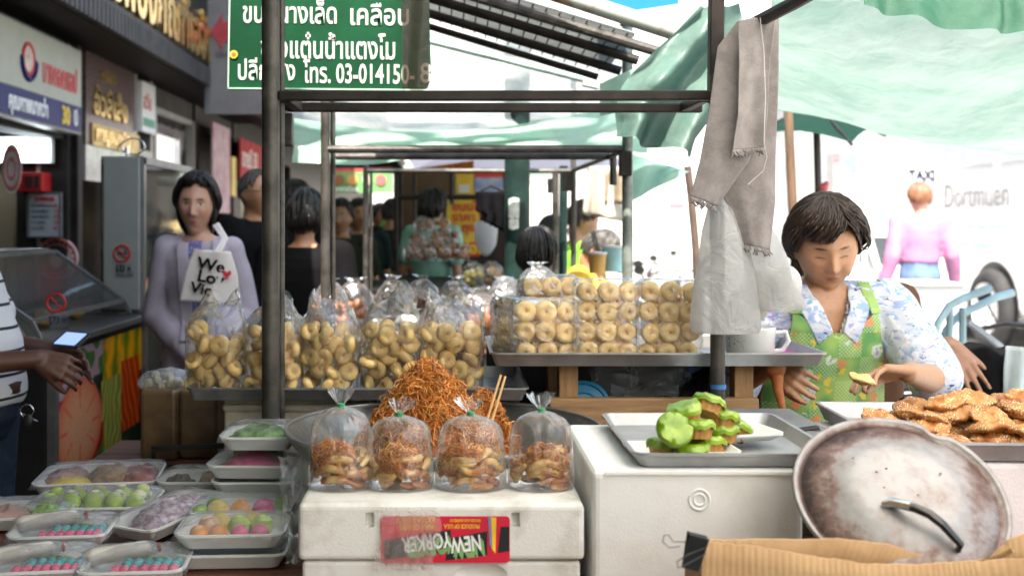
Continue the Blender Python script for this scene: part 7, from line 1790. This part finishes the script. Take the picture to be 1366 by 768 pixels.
def apf(u, v):
    z = 1.262 - .55 * v; half = .118 + .055 * sstep(0, .5, v); x = (u - .5) * 2 * half
    if v < .35: z -= .065 * (1 - (abs(u - .5) * 2) ** 1.6) * (1 - v / .35)
    return x, z
sheet_on(sell, 'blouse', apf, 60, 90, .010, 'apron', apm, .004)
for sg in (-1, 1):
    sheet_on(sell, 'blouse', lambda u, v: (sg * (.083 + .030 * u + .012 * v), 1.33 - .08 * v), 10, 24, .012, 'apron_strap', apm, .003)
    # shirt collar wings
    sheet_on(sell, 'blouse', lambda u, v: (sg * (.060 - .046 * u + (.058 - .02 * u) * v) - .004, 1.325 - .122 * u - (.012 + .03 * u) * v * (1 - .2 * u)), 22, 12, .011, 'collar', blouse, .003)
# what she holds
wsp = thing('wooden_pestle', 'orange-brown wooden pestle held upright by the seller', 'pestle', P(1042, 530, 2.62))
mb = MB(); mb.tube([P(1036, 494, 2.60), P(1038, 520, 2.59), P(1044, 545, 2.58), P(1049, 566, 2.57)], [.017, .012, .008, .0065], 12); mb.build('shaft', M('pestle_wood', (.42, .13, .03), .4, var=.2, scale=20), wsp)
mb = MB(); mb.ball(P(1035, 490, 2.60), (.024, .022, .026), 16, 10); mb.build('knob', M('pestle_wood', (.42, .13, .03)), wsp)
o = bpy.data.objects.new('flat_pastry', cm[0]); C.objects.link(o); o.location = P(1150, 505, 2.545); o.rotation_euler = (.2, .25, .1); o.scale = (.9, .7, .9)
o.data = o.data.copy(); o.data.materials.clear(); o.data.materials.append(dough); tag(o, 'flat golden pastry held in the fingers of the seller', 'pastry')

# ---- second person behind the seller: only an arm resting on a dark cloth shows
kn = dict(crotch=(0, .12, .48), pelvis=(0, .10, .60), waist=(0, .06, .74), chest=(0, .02, .92), neck=(0, -.01, 1.06), head=(0, -.04, 1.185),
          shL=(.175, 0, 1.015), shR=(-.175, 0, 1.015), elL=(.27, .0, .80), wrL=(.30, -.25, .81), elR=(-.25, .02, .78), wrR=(-.16, -.22, .72), hiL=(.09, .08, .52), hiR=(-.09, .08, .52), knL=(.12, -.36, .50), knR=(-.12, -.36, .50), anL=(.12, -.36, .08), anR=(-.12, -.36, .08))
hx = P(1266, 460, 3.2); ex = P(1226, 476, 3.36)
person('seated helper behind the seller, bare forearm and limp hand resting on black cloth', (1.32, 3.52, .17), 0, 1.0,
       dict(kn, elL=(ex.x - 1.32, ex.y - 3.52, ex.z - .17), wrL=(hx.x - 1.32, hx.y - 3.52, hx.z - .17), shL=(.13, .02, 1.005), neck=(-.06, 0, 1.03), head=(-.13, -.02, 1.12)), (10, 0, 0), (.36, .19, .12), dict(front=60, side=100, back=130, vol=.014, key='brownish', seed=21), (.06, .035, .025),
       dict(mat=cl('rust_brown', (.17, .085, .05)), sleeve='short', infl=.012, name='blouse'), dict(mat=blk),
       dict(L=dict(d=(.42, -.25, -.86), nrm=(.15, .95, -.2), curl=(.10, .14, .18, .2), thumb=.45, side=1, s=1.0, spread=.09, tc=.05)), voxel=.005, shoes=False)
bs = thing('draped_chair', 'chair behind the seller draped with black cloth', 'chair', (PX(1290, 3.25), 3.3, 0))
mb = MB(); mb.grid(lambda u, v: P(1238 + 110 * u, 470 - 12 * u + (6 * math.sin(u * 9)) + 110 * v, 3.3) + Vector((0, -.05 * math.sin(min(1, v * 3) * PI / 2) + .012 * math.sin(u * 16), 0)), 30, 16); mb.build('cloth', blk, bs, smooth=180, solid=.012)
for x in (1246, 1338):
    mb = MB(); mb.tube([(PX(x, 3.36), 3.36, 0), (PX(x, 3.36), 3.36, PZ(474, 3.36))], .013, 8); mb.build('leg', alud, bs)
mb = MB(); mb.span((PX(1246, 3.36), 3.34, .44), (PX(1338, 3.36), 3.78, .47)); mb.build('seat', black, bs, smooth=0)
pcl = MB(); pcl.grid(lambda u, v: P(1343 + 60 * u, 462 + 80 * v, 3.2) + Vector((0, .02 * math.sin(u * 14 + v * 2), 0)), 20, 12); tag(pcl.build('pale_towel', cl('pale_blue', (.45, .55, .60), col2=(.6, .66, .68)), smooth=180, solid=.006), 'pale blue towel hanging beside the black draped chair', 'towel')

# ---- woman with the tote bag
lil = cl('lilac', (.37, .35, .44), var=.08)
wj = dict(shL=(.132, 0, 1.325), shR=(-.132, 0, 1.325), elL=(.185, .02, 1.065), wrL=(.045, -.185, 1.005), elR=(-.185, .02, 1.07), wrR=(-.02, -.20, .95), head=(-.012, -.012, 1.492))
wom, WV, WM = person('woman with a black bob in a lilac jacket holding a white tote bag', (PX(262, 4.3), 4.36, -.03), 8, 1.02, wj, (0, -6, 2), (.47, .27, .19),
    dict(front=50, side=92, back=112, vol=.020, sweep=.35, split=True, part=.15, drop=.075, curl=1.1, key='bob', seed=5, n=2000, r=(.0016, .0038)), (.007, .006, .006),
    dict(mat=lil, sleeve='long', infl=.014, sinfl=.014, fold=.013, fsc=7, z0=.05, z1=.95, voxel=.008, skirt=.72, name='jacket'), dict(mat=cl('grey_trousers', (.16, .17, .20))),
    dict(L=dict(d=(-.9, -.3, -.35), nrm=(.2, 1, -.3), curl=(.6, .65, .7, .7), side=1), R=dict(d=(.8, -.4, -.2), nrm=(.3, 1, 0), curl=(.6, .65, .7, .7), side=-1)), voxel=.0048, lips=(.42, .10, .10), bulk=.84)
wom.scale = (.96, 1.02, 1.02)
sheet_on(wom, 'jacket', lambda u, v: ((-.055 + .06 * u) * (1 - .45 * v) + .010, 1.372 - .29 * v), 20, 40, .006, 'shirt_front', print_mat('floral_shirt', (.10, .13, .34), [(.45, .12, .22), (.50, .42, .50), (.05, .05, .14)], [26, 34, 30], [.53, .60, .6]), .003)
sheet_on(wom, 'jacket', lambda u, v: (-.085 + .045 * u + .03 * v, 1.35 - .36 * v), 12, 40, .010, 'lapel', cl('lilac_shade', (.36, .345, .42), var=.05), .004)
sheet_on(wom, 'jacket', lambda u, v: (.055 + .04 * u - .02 * v, 1.36 - .36 * v), 12, 40, .010, 'lapel', cl('lilac_shade', (.36, .345, .42)), .004)
tw = thing('tote_bag', 'white cotton tote bag with black hand lettering and a red heart', 'tote bag', P(278, 400, 4.1))
ty = 4.075
def tote(u, v):
    L = [(262, 333), (250, 360), (240, 400)]; Rr = [(305, 336), (316, 366), (322, 408)]
    k = min(1, int(v * 2)); f = v * 2 - k
    a = (L[k][0] + (L[k + 1][0] - L[k][0]) * f, L[k][1] + (L[k + 1][1] - L[k][1]) * f); b = (Rr[k][0] + (Rr[k + 1][0] - Rr[k][0]) * f, Rr[k][1] + (Rr[k + 1][1] - Rr[k][1]) * f)
    return P(a[0] + (b[0] - a[0]) * u, a[1] + (b[1] - a[1]) * u, ty - .012 * math.sin(u * PI) - .006 * math.sin(u * 9 + v * 3))
mb = MB(); mb.grid(tote, 24, 24); mb.build('cloth', cl('tote_white', (.66, .66, .68), var=.05), tw, smooth=180, solid=.03)
for (a, b, q) in (((287, 337), (298, 318), (286, 300)), ((292, 337), (302, 318), (290, 298))):
    mb = MB(); mb.tube([P(*a, ty), P(*b, ty + .03), P(*q, ty + .10)], .008, 6, flat=.4); mb.build('strap', cl('tote_white', (.66, .66, .68)), tw)
for (s_, px, py, sz) in (('We', 262, 357, .060), ('Lov', 262, 374, .060), ('Vich', 253, 389, .055)):
    text('lettering', s_, sz, P(px, py, ty - .034), (1, .05, -.20), blk, tw, up=(.20, 0, 1), bold=.0016, extrude=.001, sx=1.12)
mb = MB(); hc = P(303, 366, ty - .036); mb.prism([(0, -.018), (.016, .003), (.013, .013), (.006, .013), (0, .006), (-.006, .013), (-.013, .013), (-.016, .003)], Matrix.Translation(hc) @ frame((0, -1, 0), (1, 0, 0)).to_4x4(), .002); mb.build('heart', M('heart_red', (.6, .03, .06), .6), tw, smooth=0)
hb = thing('handbag', 'dark handbag hanging at the side of the woman in lilac', 'handbag', P(322, 420, 4.45))
mb = MB(); mb.ball(P(322, 400, 4.45), (.06, .05, .11), 20, 14); mb.build('pouch', black, hb)

# ---- customer at the left edge in a striped shirt holding a phone
def stripe_mat():
    m, t, b = _new('striped_shirt'); n = t.nodes; L = t.links; tc = n.new('ShaderNodeTexCoord'); sep = n.new('ShaderNodeSeparateXYZ'); L.new(tc.outputs['Object'], sep.inputs[0])
    ma = n.new('ShaderNodeMath'); ma.operation = 'MULTIPLY'; ma.inputs[1].default_value = 15.2; L.new(sep.outputs[2], ma.inputs[0]); fr = n.new('ShaderNodeMath'); fr.operation = 'FRACT'; L.new(ma.outputs[0], fr.inputs[0])
    rp = n.new('ShaderNodeValToRGB'); rp.color_ramp.interpolation = 'CONSTANT'; rp.color_ramp.elements[0].color = (.008, .009, .015, 1); rp.color_ramp.elements[1].position = .13; rp.color_ramp.elements[1].color = (.60, .60, .63, 1); L.new(fr.outputs[0], rp.inputs[0]); L.new(rp.outputs[0], b.inputs['Base Color']); b.inputs['Roughness'].default_value = .9; return m
cx0, cy0 = -1.385, 3.2
w1 = P(62, 478, 3.10); w2 = P(80, 468, 3.24)
lx = lambda p: (p.x - cx0, p.y - cy0, p.z)
cj = dict(chest=(-.07, 0, 1.24), neck=(-.16, 0, 1.37), waist=(.0, 0, 1.06), shL=(-.12, -.16, 1.31), elL=(-.02, -.19, 1.03), wrL=(w1.x - cx0 - .02, w1.y - cy0 - .01, w1.z), shR=(-.12, .16, 1.31), elR=(.04, .22, 1.04), wrR=(w2.x - cx0 - .03, w2.y - cy0 + .03, w2.z), head=(-.20, 0, 1.49), hiL=(0, -.085, .86), hiR=(0, .085, .86), knL=(.0, -.09, .47), knR=(0, .09, .47), anL=(-.02, -.10, .075), anR=(-.02, .10, .075))
person('customer at the photo edge in a striped white shirt and jeans holding a phone', (cx0, cy0, 0), 0, 1.0, cj, (0, 90, 0), (.10, .042, .026), blk_s, (.01, .008, .008),
       dict(mat=stripe_mat(), sleeve='short', infl=.02, fold=.006, z0=.17, voxel=.008), dict(mat=cl('dark_denim', (.025, .035, .06), var=.3)),
       dict(L=dict(d=(.92, .05, -.32), nrm=(-.1, .75, -.35), curl=(.55, .6, .6, .6), thumb=.5, side=-1, tc=.2), R=dict(d=(.93, -.15, -.30), nrm=(-.1, -.8, -.4), curl=(.22, .3, .35, .4), thumb=.6, side=1, tc=.1)), voxel=.0048, brows=False)
bel = MB(); bel.lathe([(.172, .93), (.176, .935), (.176, .965), (.172, .97)], (cx0, cy0, 0), 36, sx=.78, sy=1.02)
tag(bel.build('belt', M('belt_brown', (.05, .02, .013), .5)), 'dark brown leather belt worn by the customer in the striped shirt', 'belt')
ph = thing('phone', 'dark phone with a lit screen in the hand of the striped customer', 'phone', P(92, 462, 3.2))
Mp = frame((-.35, -.45, .82), (.75, 0, .5))
mb = MB(); mb.prism(rrect(.062, .125, .01), Matrix.Translation(P(96, 455, 3.17)) @ (Mp @ Matrix.Rotation(.75, 3, 'Z')).to_4x4(), .009); mb.build('case', black, ph, smooth=0, bevel=.002)
mb = MB(); mb.prism(rrect(.052, .10, .003), Matrix.Translation(P(96, 455, 3.17) + Mp @ Vector((0, 0, .0095))) @ (Mp @ Matrix.Rotation(.75, 3, 'Z')).to_4x4(), .0008); mb.build('screen', glow('screen_blue', (.25, .35, .7), .35), ph, smooth=0)
kc = thing('key_ring', 'keys and a black fob hanging at the belt of the striped customer', 'keys', P(37, 560, 3.05))
mb = MB(); mb.torus(P(36, 548, 3.05), .018, .002, Mf); mb.build('ring', chrome, kc)
mb = MB(); mb.ball(P(37, 562, 3.05), (.016, .008, .022)); mb.build('fob', black, kc)
mb = MB(); mb.beam(P(30, 552, 3.05), P(50, 562, 3.05), .006, .003); mb.build('key', chrome, kc, smooth=0)

# ---- people along the arcade and behind the stalls (farther away)
VX = .013
def simple(label, px, py_top, Y, yaw, hgt, top, bottom=navy, hairst=None, hc=(.01, .008, .008), skin=SK, J=None, headrot=(0, 0, 0), sleeve='short', hands=None, bulk=1.05, group=None, z=None, z0=.16):
    s = hgt / 1.63; zz = PZ(py_top, Y) - hgt if z is None else z
    return person(label, (PX(px, Y), Y, zz), yaw, s, J, headrot, skin, hairst or short, hc, dict(mat=top, sleeve=sleeve, infl=.02, z0=z0), dict(mat=bottom), hands, voxel=VX, group=group, bulk=bulk)
CR = 'passers-by in the market'
gl, GV, GM = simple('man with glasses in a black T-shirt behind the tall stall post', 340, 226, 5.6, 55, 1.70, blk, blk, dict(front=40, side=70, back=100, vol=.004, key='cropped', seed=3), (.05, .045, .04), group=CR, z=0)
mb = MB()
for q in (-1, 1): mb.torus(GM @ Vector((q * .032, -.106, .008)), .019, .0018, GM.to_3x3() @ frame((0, -1, 0), (1, 0, 0)) @ Matrix.Diagonal((1, .75, 1)), nu=20, nv=6); mb.tube([GM @ Vector((q * .05, -.104, .012)), GM @ Vector((q * .078, .01, .012))], .0018, 6)
mb.tube([GM @ Vector((-.014, -.108, .012)), GM @ Vector((.014, -.108, .012))], .0018, 6)
mb.build('glasses', black, gl, local=True)
simple('dark-haired person in black seen from behind between the two left poles', 407, 243, 4.9, 170, 1.58, blk, blk, dict(front=60, side=100, back=125, vol=.018, key='black', seed=8), group=CR, sleeve='long', z=-.01)
simple('person in black half hidden behind the dark-haired one', 392, 228, 6.0, 150, 1.66, blk, blk, group=CR, sleeve='long', z=0)
simple('man in an olive shirt facing the stalls between the left poles', 455, 268, 7.0, -10, 1.58, cl('olive', (.03, .035, .022)), blk, group=CR, z=0)
simple('person in dark clothes beside the man in olive', 478, 264, 7.8, 20, 1.60, cl('dark_teal', (.015, .03, .03)), blk, group=CR, z=0)
simple('passer-by with a bright green bag under the green banner', 505, 268, 10.5, 40, 1.62, cl('maroon', (.16, .03, .05)), blk, group=CR, z=0)
simple('passer-by in dark clothes next to the farthest black frame', 522, 262, 9.5, 160, 1.64, cl('charcoal', (.02, .02, .022)), blk, group=CR, z=0)
simple('passer-by in white far down the arcade', 436, 272, 12.5, 0, 1.58, cl('offwhite', (.4, .4, .4)), navy, group=CR, z=0)
simple('passer-by in blue far down the arcade', 470, 276, 15, 10, 1.60, cl('far_blue', (.05, .1, .2)), navy, group=CR, z=0)
simple('vendor with black hair in a mint shirt behind the brown snack packs', 576, 253, 7.6, 150, 1.66, cl('mint', (.26, .46, .38)), navy, dict(front=64, side=100, back=128, vol=.022, key='black', seed=6), z=0, bulk=.85)
gbag = MB(); gbag.ball(P(517, 315, 10.2), (.09, .06, .16), 18, 12); tag(gbag.build('green_bag', cl('lime_bag', (.20, .55, .10)), smooth=180), 'bright green bag carried by the passer-by under the green banner', 'bag')
# customers on the right of the green column
simple('black-haired customer in a white collar next to the green iron column', 716, 300, 4.5, 150, 1.40, cl('white_shirt', (.6, .6, .6)), navy, dict(front=64, side=100, back=128, vol=.02, key='black', seed=12), group='customers right of the green column', z=0)
simple('grey-haired man bending forward in a yellow shirt', 782, 304, 4.9, 70, 1.42, cl('amber', (.55, .36, .06)), navy, dict(front=44, side=84, back=112, vol=.006, key='grey', seed=5), (.10, .095, .09), skin=(.44, .23, .14), J=dict(head=(0, -.07, 1.47), neck=(0, -.03, 1.36)), headrot=(38, 0, 0), group='customers right of the green column', z=.02)
simple('man in a bright green shirt standing behind the grey-haired man', 775, 269, 6.1, 95, 1.56, cl('lime', (.25, .62, .06)), navy, dict(front=48, side=86, back=116, vol=.008, key='brown', seed=15), (.03, .018, .012), skin=(.40, .20, .13), headrot=(20, 0, 0), group='customers right of the green column', z=0)
simple('person mostly hidden behind the slim green post', 735, 288, 6.4, 120, 1.47, cl('pale_pink', (.5, .42, .42)), navy, group='customers right of the green column', z=0)
# the pink woman walking on the road
pk_t = cl('pink', (.42, .19, .32), var=.06)
simple('woman in a pink jumper and jeans walking along the road', 1227, 246, 8.9, 176, 1.76, pk_t, cl('blue_jeans', (.12, .18, .32), var=.2), dict(front=56, side=84, back=108, vol=.010, key='auburn', seed=2), (.22, .10, .055), skin=(.55, .32, .24), sleeve='long', z=-.0,
       J=dict(elL=(.215, .05, 1.09), wrL=(.265, .0, .87), elR=(-.22, .03, 1.09), wrR=(-.28, -.06, .90)), bulk=.84, z0=.40)
# ================================================================ middle of the market and the street edge
pr = thing('price_sheet', 'big yellow price sheet with red lines over a red strip', 'poster', P(620, 342, 9))
mb = MB(); mb.span(P(596, 323, 9), P(640, 262, 9.03)); mb.build('yellow_panel', M('price_yellow', (.62, .40, .03), .6, var=.08), pr, smooth=0)
mb = MB(); mb.span(P(596, 342, 8.995), P(640, 323, 9.03)); mb.build('red_panel', M('price_red', (.50, .04, .02), .6, var=.1), pr, smooth=0)
for k, s_ in enumerate(('ขนมไทย', 'ราคา 20', '3 ถุง 50')): text('red_lettering', s_, .10, P(603, 281 + k * 14, 8.99), (1, 0, 0), signred, pr, bold=.002)
text('yellow_lettering', 'อร่อย', .12, P(605, 338, 8.985), (1, 0, 0), yel, pr, bold=.003)
p2_ = thing('price_sheet', 'small yellow poster with a white patch above the big yellow sheet', 'poster', P(620, 262, 9.1))
mb = MB(); mb.span(P(608, 261, 9.1), P(633, 232, 9.12)); mb.build('yellow_panel', M('price_yellow', (.62, .40, .03)), p2_, smooth=0)
mb = MB(); mb.span(P(612, 257, 9.095), P(626, 246, 9.1)); mb.build('white_patch', plasterw, p2_, smooth=0)
p3_ = thing('picture_poster', 'blue and red picture poster left of the green column', 'poster', P(650, 256, 9.1))
mb = MB(); mb.span(P(632, 256, 9.1), P(671, 237, 9.12)); mb.build('blue_panel', M('poster_sky', (.16, .22, .45), .5, col2=(.45, .45, .5), scale=6), p3_, smooth=0)
mb = MB(); mb.span(P(632, 237, 9.1), P(671, 230, 9.12)); mb.build('red_strip', signred, p3_, smooth=0)
bd_ = thing('board_screen', 'plain brown board screen behind the vendor in mint', 'board', P(575, 262, 9.6))
mb = MB(); mb.span(P(528, 420, 9.6), P(603, 226, 9.64)); mb.build('panel', M('board_brown', (.13, .085, .055), .7, var=.12, spec=.1), bd_, smooth=0)
mb = MB(); mb.span(P(603.5, 420, 9.62), P(700, 226, 9.66)); mb.build('dark_panel', M('board_dark_added', (.03, .022, .018), .7, spec=.1), bd_, smooth=0)  # dark panel added to darken bright gaps behind the stalls
aw = MB(); aw.grid(lambda u, v: P(520 + 112 * u, 232 - (16 * u) * (1 - v) - 2 + 2 * v, 9 + .4 * v), 20, 6)
tag(aw.build('awning', sheet('awning_orange', (.60, .22, .03), .4, col2=(.30, .08, .02), scale=30, lo=.45, hi=.55), smooth=180), 'orange patterned awning above the yellow price sheets', 'awning')
gb = thing('food_banner', 'green banner with round food pictures hanging over the arcade crowd', 'banner', P(484, 255, 11))
mb = MB(); mb.span(P(440, 257, 11), P(524, 230, 11.03)); mb.build('panel', M('banner_green', (.16, .42, .14), .6, var=.15), gb, smooth=0)
mb = MB(); mb.span(P(440, 230, 11), P(524, 225, 11.03)); mb.build('red_strip', M('strip_red', (.55, .10, .08), .6), gb, smooth=0)
for (px, c) in ((452, (.30, .12, .05)), (470, (.65, .35, .10)), (490, (.70, .65, .50)), (508, (.6, .15, .15))):
    mb = MB(); mb.disc(P(px, 240, 10.99), Mf, .055, t=.004); mb.build('food_picture', M('food_%d' % px if False else {452: 'food_brown', 470: 'food_orange', 490: 'food_cream', 508: 'food_red'}[px], c, .6), gb)
text('lettering', 'อาหารไทย', .06, P(446, 255, 10.985), (1, 0, 0), white, gb, bold=.002)
cvb = thing('canvas_bag', 'cream canvas sheet hanging from the third frame near the tall grey pole', 'canvas', P(805, 290, 5.2))
mb = MB(); mb.grid(lambda u, v: P(785 + 48 * u - 6 * v * (1 - u), 222 + (64 + 10 * u) * v, 5.2 + .05 * math.sin(u * 8) * v), 16, 12); mb.build('cloth', M('canvas_cream', (.50, .46, .40), .8, var=.12), cvb, smooth=180, solid=.02)
mb = MB(); mb.grid(lambda u, v: P(808 + 28 * u, 228 + 44 * v, 5.15 + .04 * math.sin(u * 6)), 8, 8); mb.build('pocket', M('canvas_brown', (.30, .24, .18), .8), cvb, smooth=180, solid=.01)
gr_ = MB(); gr_.grid(lambda u, v: Vector((-1.0 + 2.0 * u, 5.6 + 4.6 * v, 2.02 + .35 * v - .08 * math.sin(u * PI))), 20, 10)  # roof added to put the middle of the row in shade
tag(gr_.build('tarpaulin', sheet('tarp_olive', (.10, .14, .12), .35, col2=(.15, .19, .17)), smooth=180), 'dark olive tarpaulin roof added to shade the third stall', 'tarpaulin', 'tarpaulins over the stalls')
# far stall roofs down the row
for k, (Y, lab, m_) in enumerate(((11.5, 'grey-blue sunshade over the fifth stall', (.30, .32, .40)), (15, 'white sunshade over a far stall', (.6, .6, .6)), (19, 'pale green sunshade at the end of the stalls', (.4, .55, .45)))):
    u_ = thing('sunshade', lab, 'sunshade', (.7, Y, 0), 'sunshades down the row'); zt_ = 2.05 + .12 * k
    mb = MB(); q = [Vector((-.4 - .2 * k, Y - 1, zt_)), Vector((1.9, Y - 1, zt_)), Vector((1.9, Y + 1, zt_)), Vector((-.4 - .2 * k, Y + 1, zt_))]; ap_ = Vector((.75, Y, zt_ + .5))
    mb.add(q + [ap_], [(0, 1, 4), (1, 2, 4), (2, 3, 4), (3, 0, 4)]); mb.build('canopy', sheet(['shade_greyblue', 'shade_white', 'shade_green'][k], m_, .35), u_, smooth=0)
    mb = MB(); mb.tube([ap_, (.75, Y, 0)], .025, 8); mb.build('pole', steelp, u_)
    t = thing('far_stall', ['stall table with pale goods under the grey-blue sunshade', 'stall table with coloured goods under the white sunshade', 'last stall table under the pale green sunshade'][k], 'stall', (.6, Y, 0), 'far stalls')
    mb = MB(); mb.span((-.2, Y - .8, .85), (1.5, Y + .8, .9)); mb.build('tabletop', plaster2, t, smooth=0)
    mb = MB(); mb.span((-.15, Y - .75, 0), (1.45, Y + .75, .849)); mb.build('skirt', M(['skirt_blue', 'skirt_red', 'skirt_cream'][k], [(.05, .12, .3), (.35, .06, .05), (.5, .45, .35)][k], .8), t, smooth=0)
# tubs and bottles near the seated customers
for (px, py, Y, r, h, c, lab) in ((797, 352, 4.2, .035, .07, (.62, .36, .10), 'clear tub of orange sauce near the grey-haired man'), (818, 350, 4.25, .04, .09, (.35, .62, .66), 'pale turquoise jar beside the tub of sauce'), (832, 352, 4.3, .03, .08, (.5, .66, .68), 'small pale jar at the end of the side shelf')):
    t = thing('tub', lab, 'tub', P(px, py + 12, Y), 'tubs near the customers'); b = P(px, py + 12, Y)
    mb = MB(); mb.lathe([(.001, 0), (r * .85, 0), (r, h), (r * .9, h), (r * .8, .004)], b, 20); mb.build('pot', M({797: 'tub_orange', 818: 'tub_turquoise', 832: 'tub_pale'}[px], c, .3), t)
    mb = MB(); mb.lathe([(.001, h + .012), (r * 1.05, h + .01), (r * 1.06, h + .001), (.001, h + .001)], b, 20); mb.build('lid', M('tub_lid', (.7, .72, .72), .3), t)
# motorcycles along the kerb, seen between the tall pole and the grey cloth
def motorbike(label, px, Y, yaw, col, group='motorcycles along the kerb', dz=-.14):
    x0 = PX(px, Y); t = thing('motorcycle', label, 'motorcycle', (x0, Y, dz), group); t.rotation_euler = (0, 0, R(yaw))
    for a in (-.6, .6):
        mb = MB(); Mw = frame((0, 1, 0), (1, 0, 0)); mb.torus((a, 0, .29), .24, .05, Mw, nu=24, nv=8); w_ = mb.build('wheel', rubber, t, local=True)
        mb = MB(); mb.torus((a, 0, .29), .19, .012, Mw, nu=24, nv=6)
        for q in range(6): an = PI * q / 3; mb.tube([(a, 0, .29), (a + .19 * math.cos(an), 0, .29 + .19 * math.sin(an))], .008, 5)
        mb.build('rim', chrome, w_, local=True)
    mb = MB(); mb.tube([(-.62, 0, .62), (-.35, 0, .60), (-.05, 0, .42), (.25, 0, .45), (.45, 0, .75)], [.07, .11, .10, .08, .06], 12); mb.build('fairing', col, t, local=True)
    mb = MB(); mb.tube([(-.62, 0, .74), (-.3, 0, .76), (.02, 0, .70)], [.06, .10, .06], 12, flat=.5); mb.build('seat', black, t, local=True, smooth=60)
    mb = MB(); mb.tube([(.6, 0, .29), (.47, 0, .78), (.42, 0, .98)], .025, 8); mb.build('fork', chrome, t, local=True)
    mb = MB(); mb.tube([(.36, -.34, .98), (.42, -.2, 1.02), (.42, .2, 1.02), (.36, .34, .98)], .014, 8); mb.build('handlebar', black, t, local=True)
    mb = MB(); mb.ball((.5, 0, .86), (.07, .09, .09), 14, 10); mb.build('headlight', chrome, t, local=True)
    mb = MB(); mb.ball((-.68, 0, .66), (.05, .06, .04), 12, 8); mb.build('tail_light', signred, t, local=True)
    for sg in (-1, 1):
        mb = MB(); mb.tube([(.40, sg * .25, 1.02), (.37, sg * .30, 1.14)], .006, 5); mb.disc(Vector((.37, sg * .31, 1.17)), frame((-1, 0, .1)), .05, .04, t=.012); mb.build('mirror', black, t, local=True)
    return t
palebike = M('bike_pale', (.60, .62, .64), .35); bluebike = M('bike_blue', (.10, .16, .35), .35); pinkbike = M('bike_pinkish', (.60, .38, .32), .4)
motorbike('pale motorcycle nearest the thin leaning stick', 885, 10.5, 70, palebike)
motorbike('blue-grey motorcycle second along the kerb', 905, 12.5, 75, M('bike_bluegrey', (.35, .40, .5), .35))
motorbike('pinkish motorcycle at the start of the kerb row', 880, 9.0, 60, pinkbike)
motorbike('white motorcycle farther along the kerb', 862, 15, 70, palebike)
motorbike('blue motorcycle with a red tail light behind the metal railing', 1292, 5.7, 15, bluebike, 'motorcycles by the coach')
# white drinks cart, railing of pale blue tube
wc_ = thing('drinks_cart', 'white enamel cart with a flat top below the pink woman', 'cart', (PX(1245, 6.6), 6.6, -.14))
mb = MB(); mb.span((PX(1196, 6.5), 6.5, .35), (PX(1290, 6.5), 6.95, PZ(381, 6.5))); mb.build('cabinet', whitelorry, wc_, smooth=0, bevel=.02)
mb = MB(); mb.span((PX(1190, 6.45), 6.45, PZ(381, 6.5) + .001), (PX(1296, 6.45), 7.0, PZ(378, 6.5))); mb.build('cart_top', whitelorry, wc_, smooth=0, bevel=.006)
for x in (1204, 1282):
    mb = MB(); mb.torus((PX(x, 6.6), 6.6, .10), .18, .04, frame((1, 0, 0))); mb.build('wheel', rubber, wc_)
rg = thing('metal_railing', 'pale blue bent-tube railing behind the black draped chair', 'railing', (PX(1285, 4.6), 4.6, 0))
rm = M('railing_blue', (.30, .42, .48), .4, metal=.3)
for pts in ([(1238, 470), (1252, 430), (1266, 408), (1290, 396), (1322, 384)], [(1252, 470), (1262, 440), (1280, 420), (1330, 396), (1352, 390)]):
    mb = MB(); mb.tube([P(x, y, 4.6 + (.0 if pts[0][0] < 1245 else .12)) for x, y in pts] , .017, 8); mb.build('rail', rm, rg)
for x in (1267, 1284):
    mb = MB(); mb.tube([P(x, 410, 4.65), Vector((PX(x - 2, 4.65), 4.65, 0))], .016, 8); mb.build('post', rm, rg)
mb = MB(); mb.beam(P(1290, 428, 4.7), P(1334, 462, 4.7), .05, .02); mb.build('brace', M('railing_grey', (.35, .37, .40), .5), rg, smooth=0)
# far pink shop sign over the road
fs = thing('road_sign', 'small pink shop sign on the far side of the road', 'sign', P(903, 275, 24))
mb = MB(); mb.span(P(894, 279, 24), P(912, 271, 24.1)); mb.build('panel', M('pinkish_sign', (.60, .16, .20), .6), fs, smooth=0)
mb = MB(); mb.tube([P(903, 279, 24.05), Vector((PX(903, 24), 24.05, -.14))], .05, 6); mb.build('post', plaster2, fs)
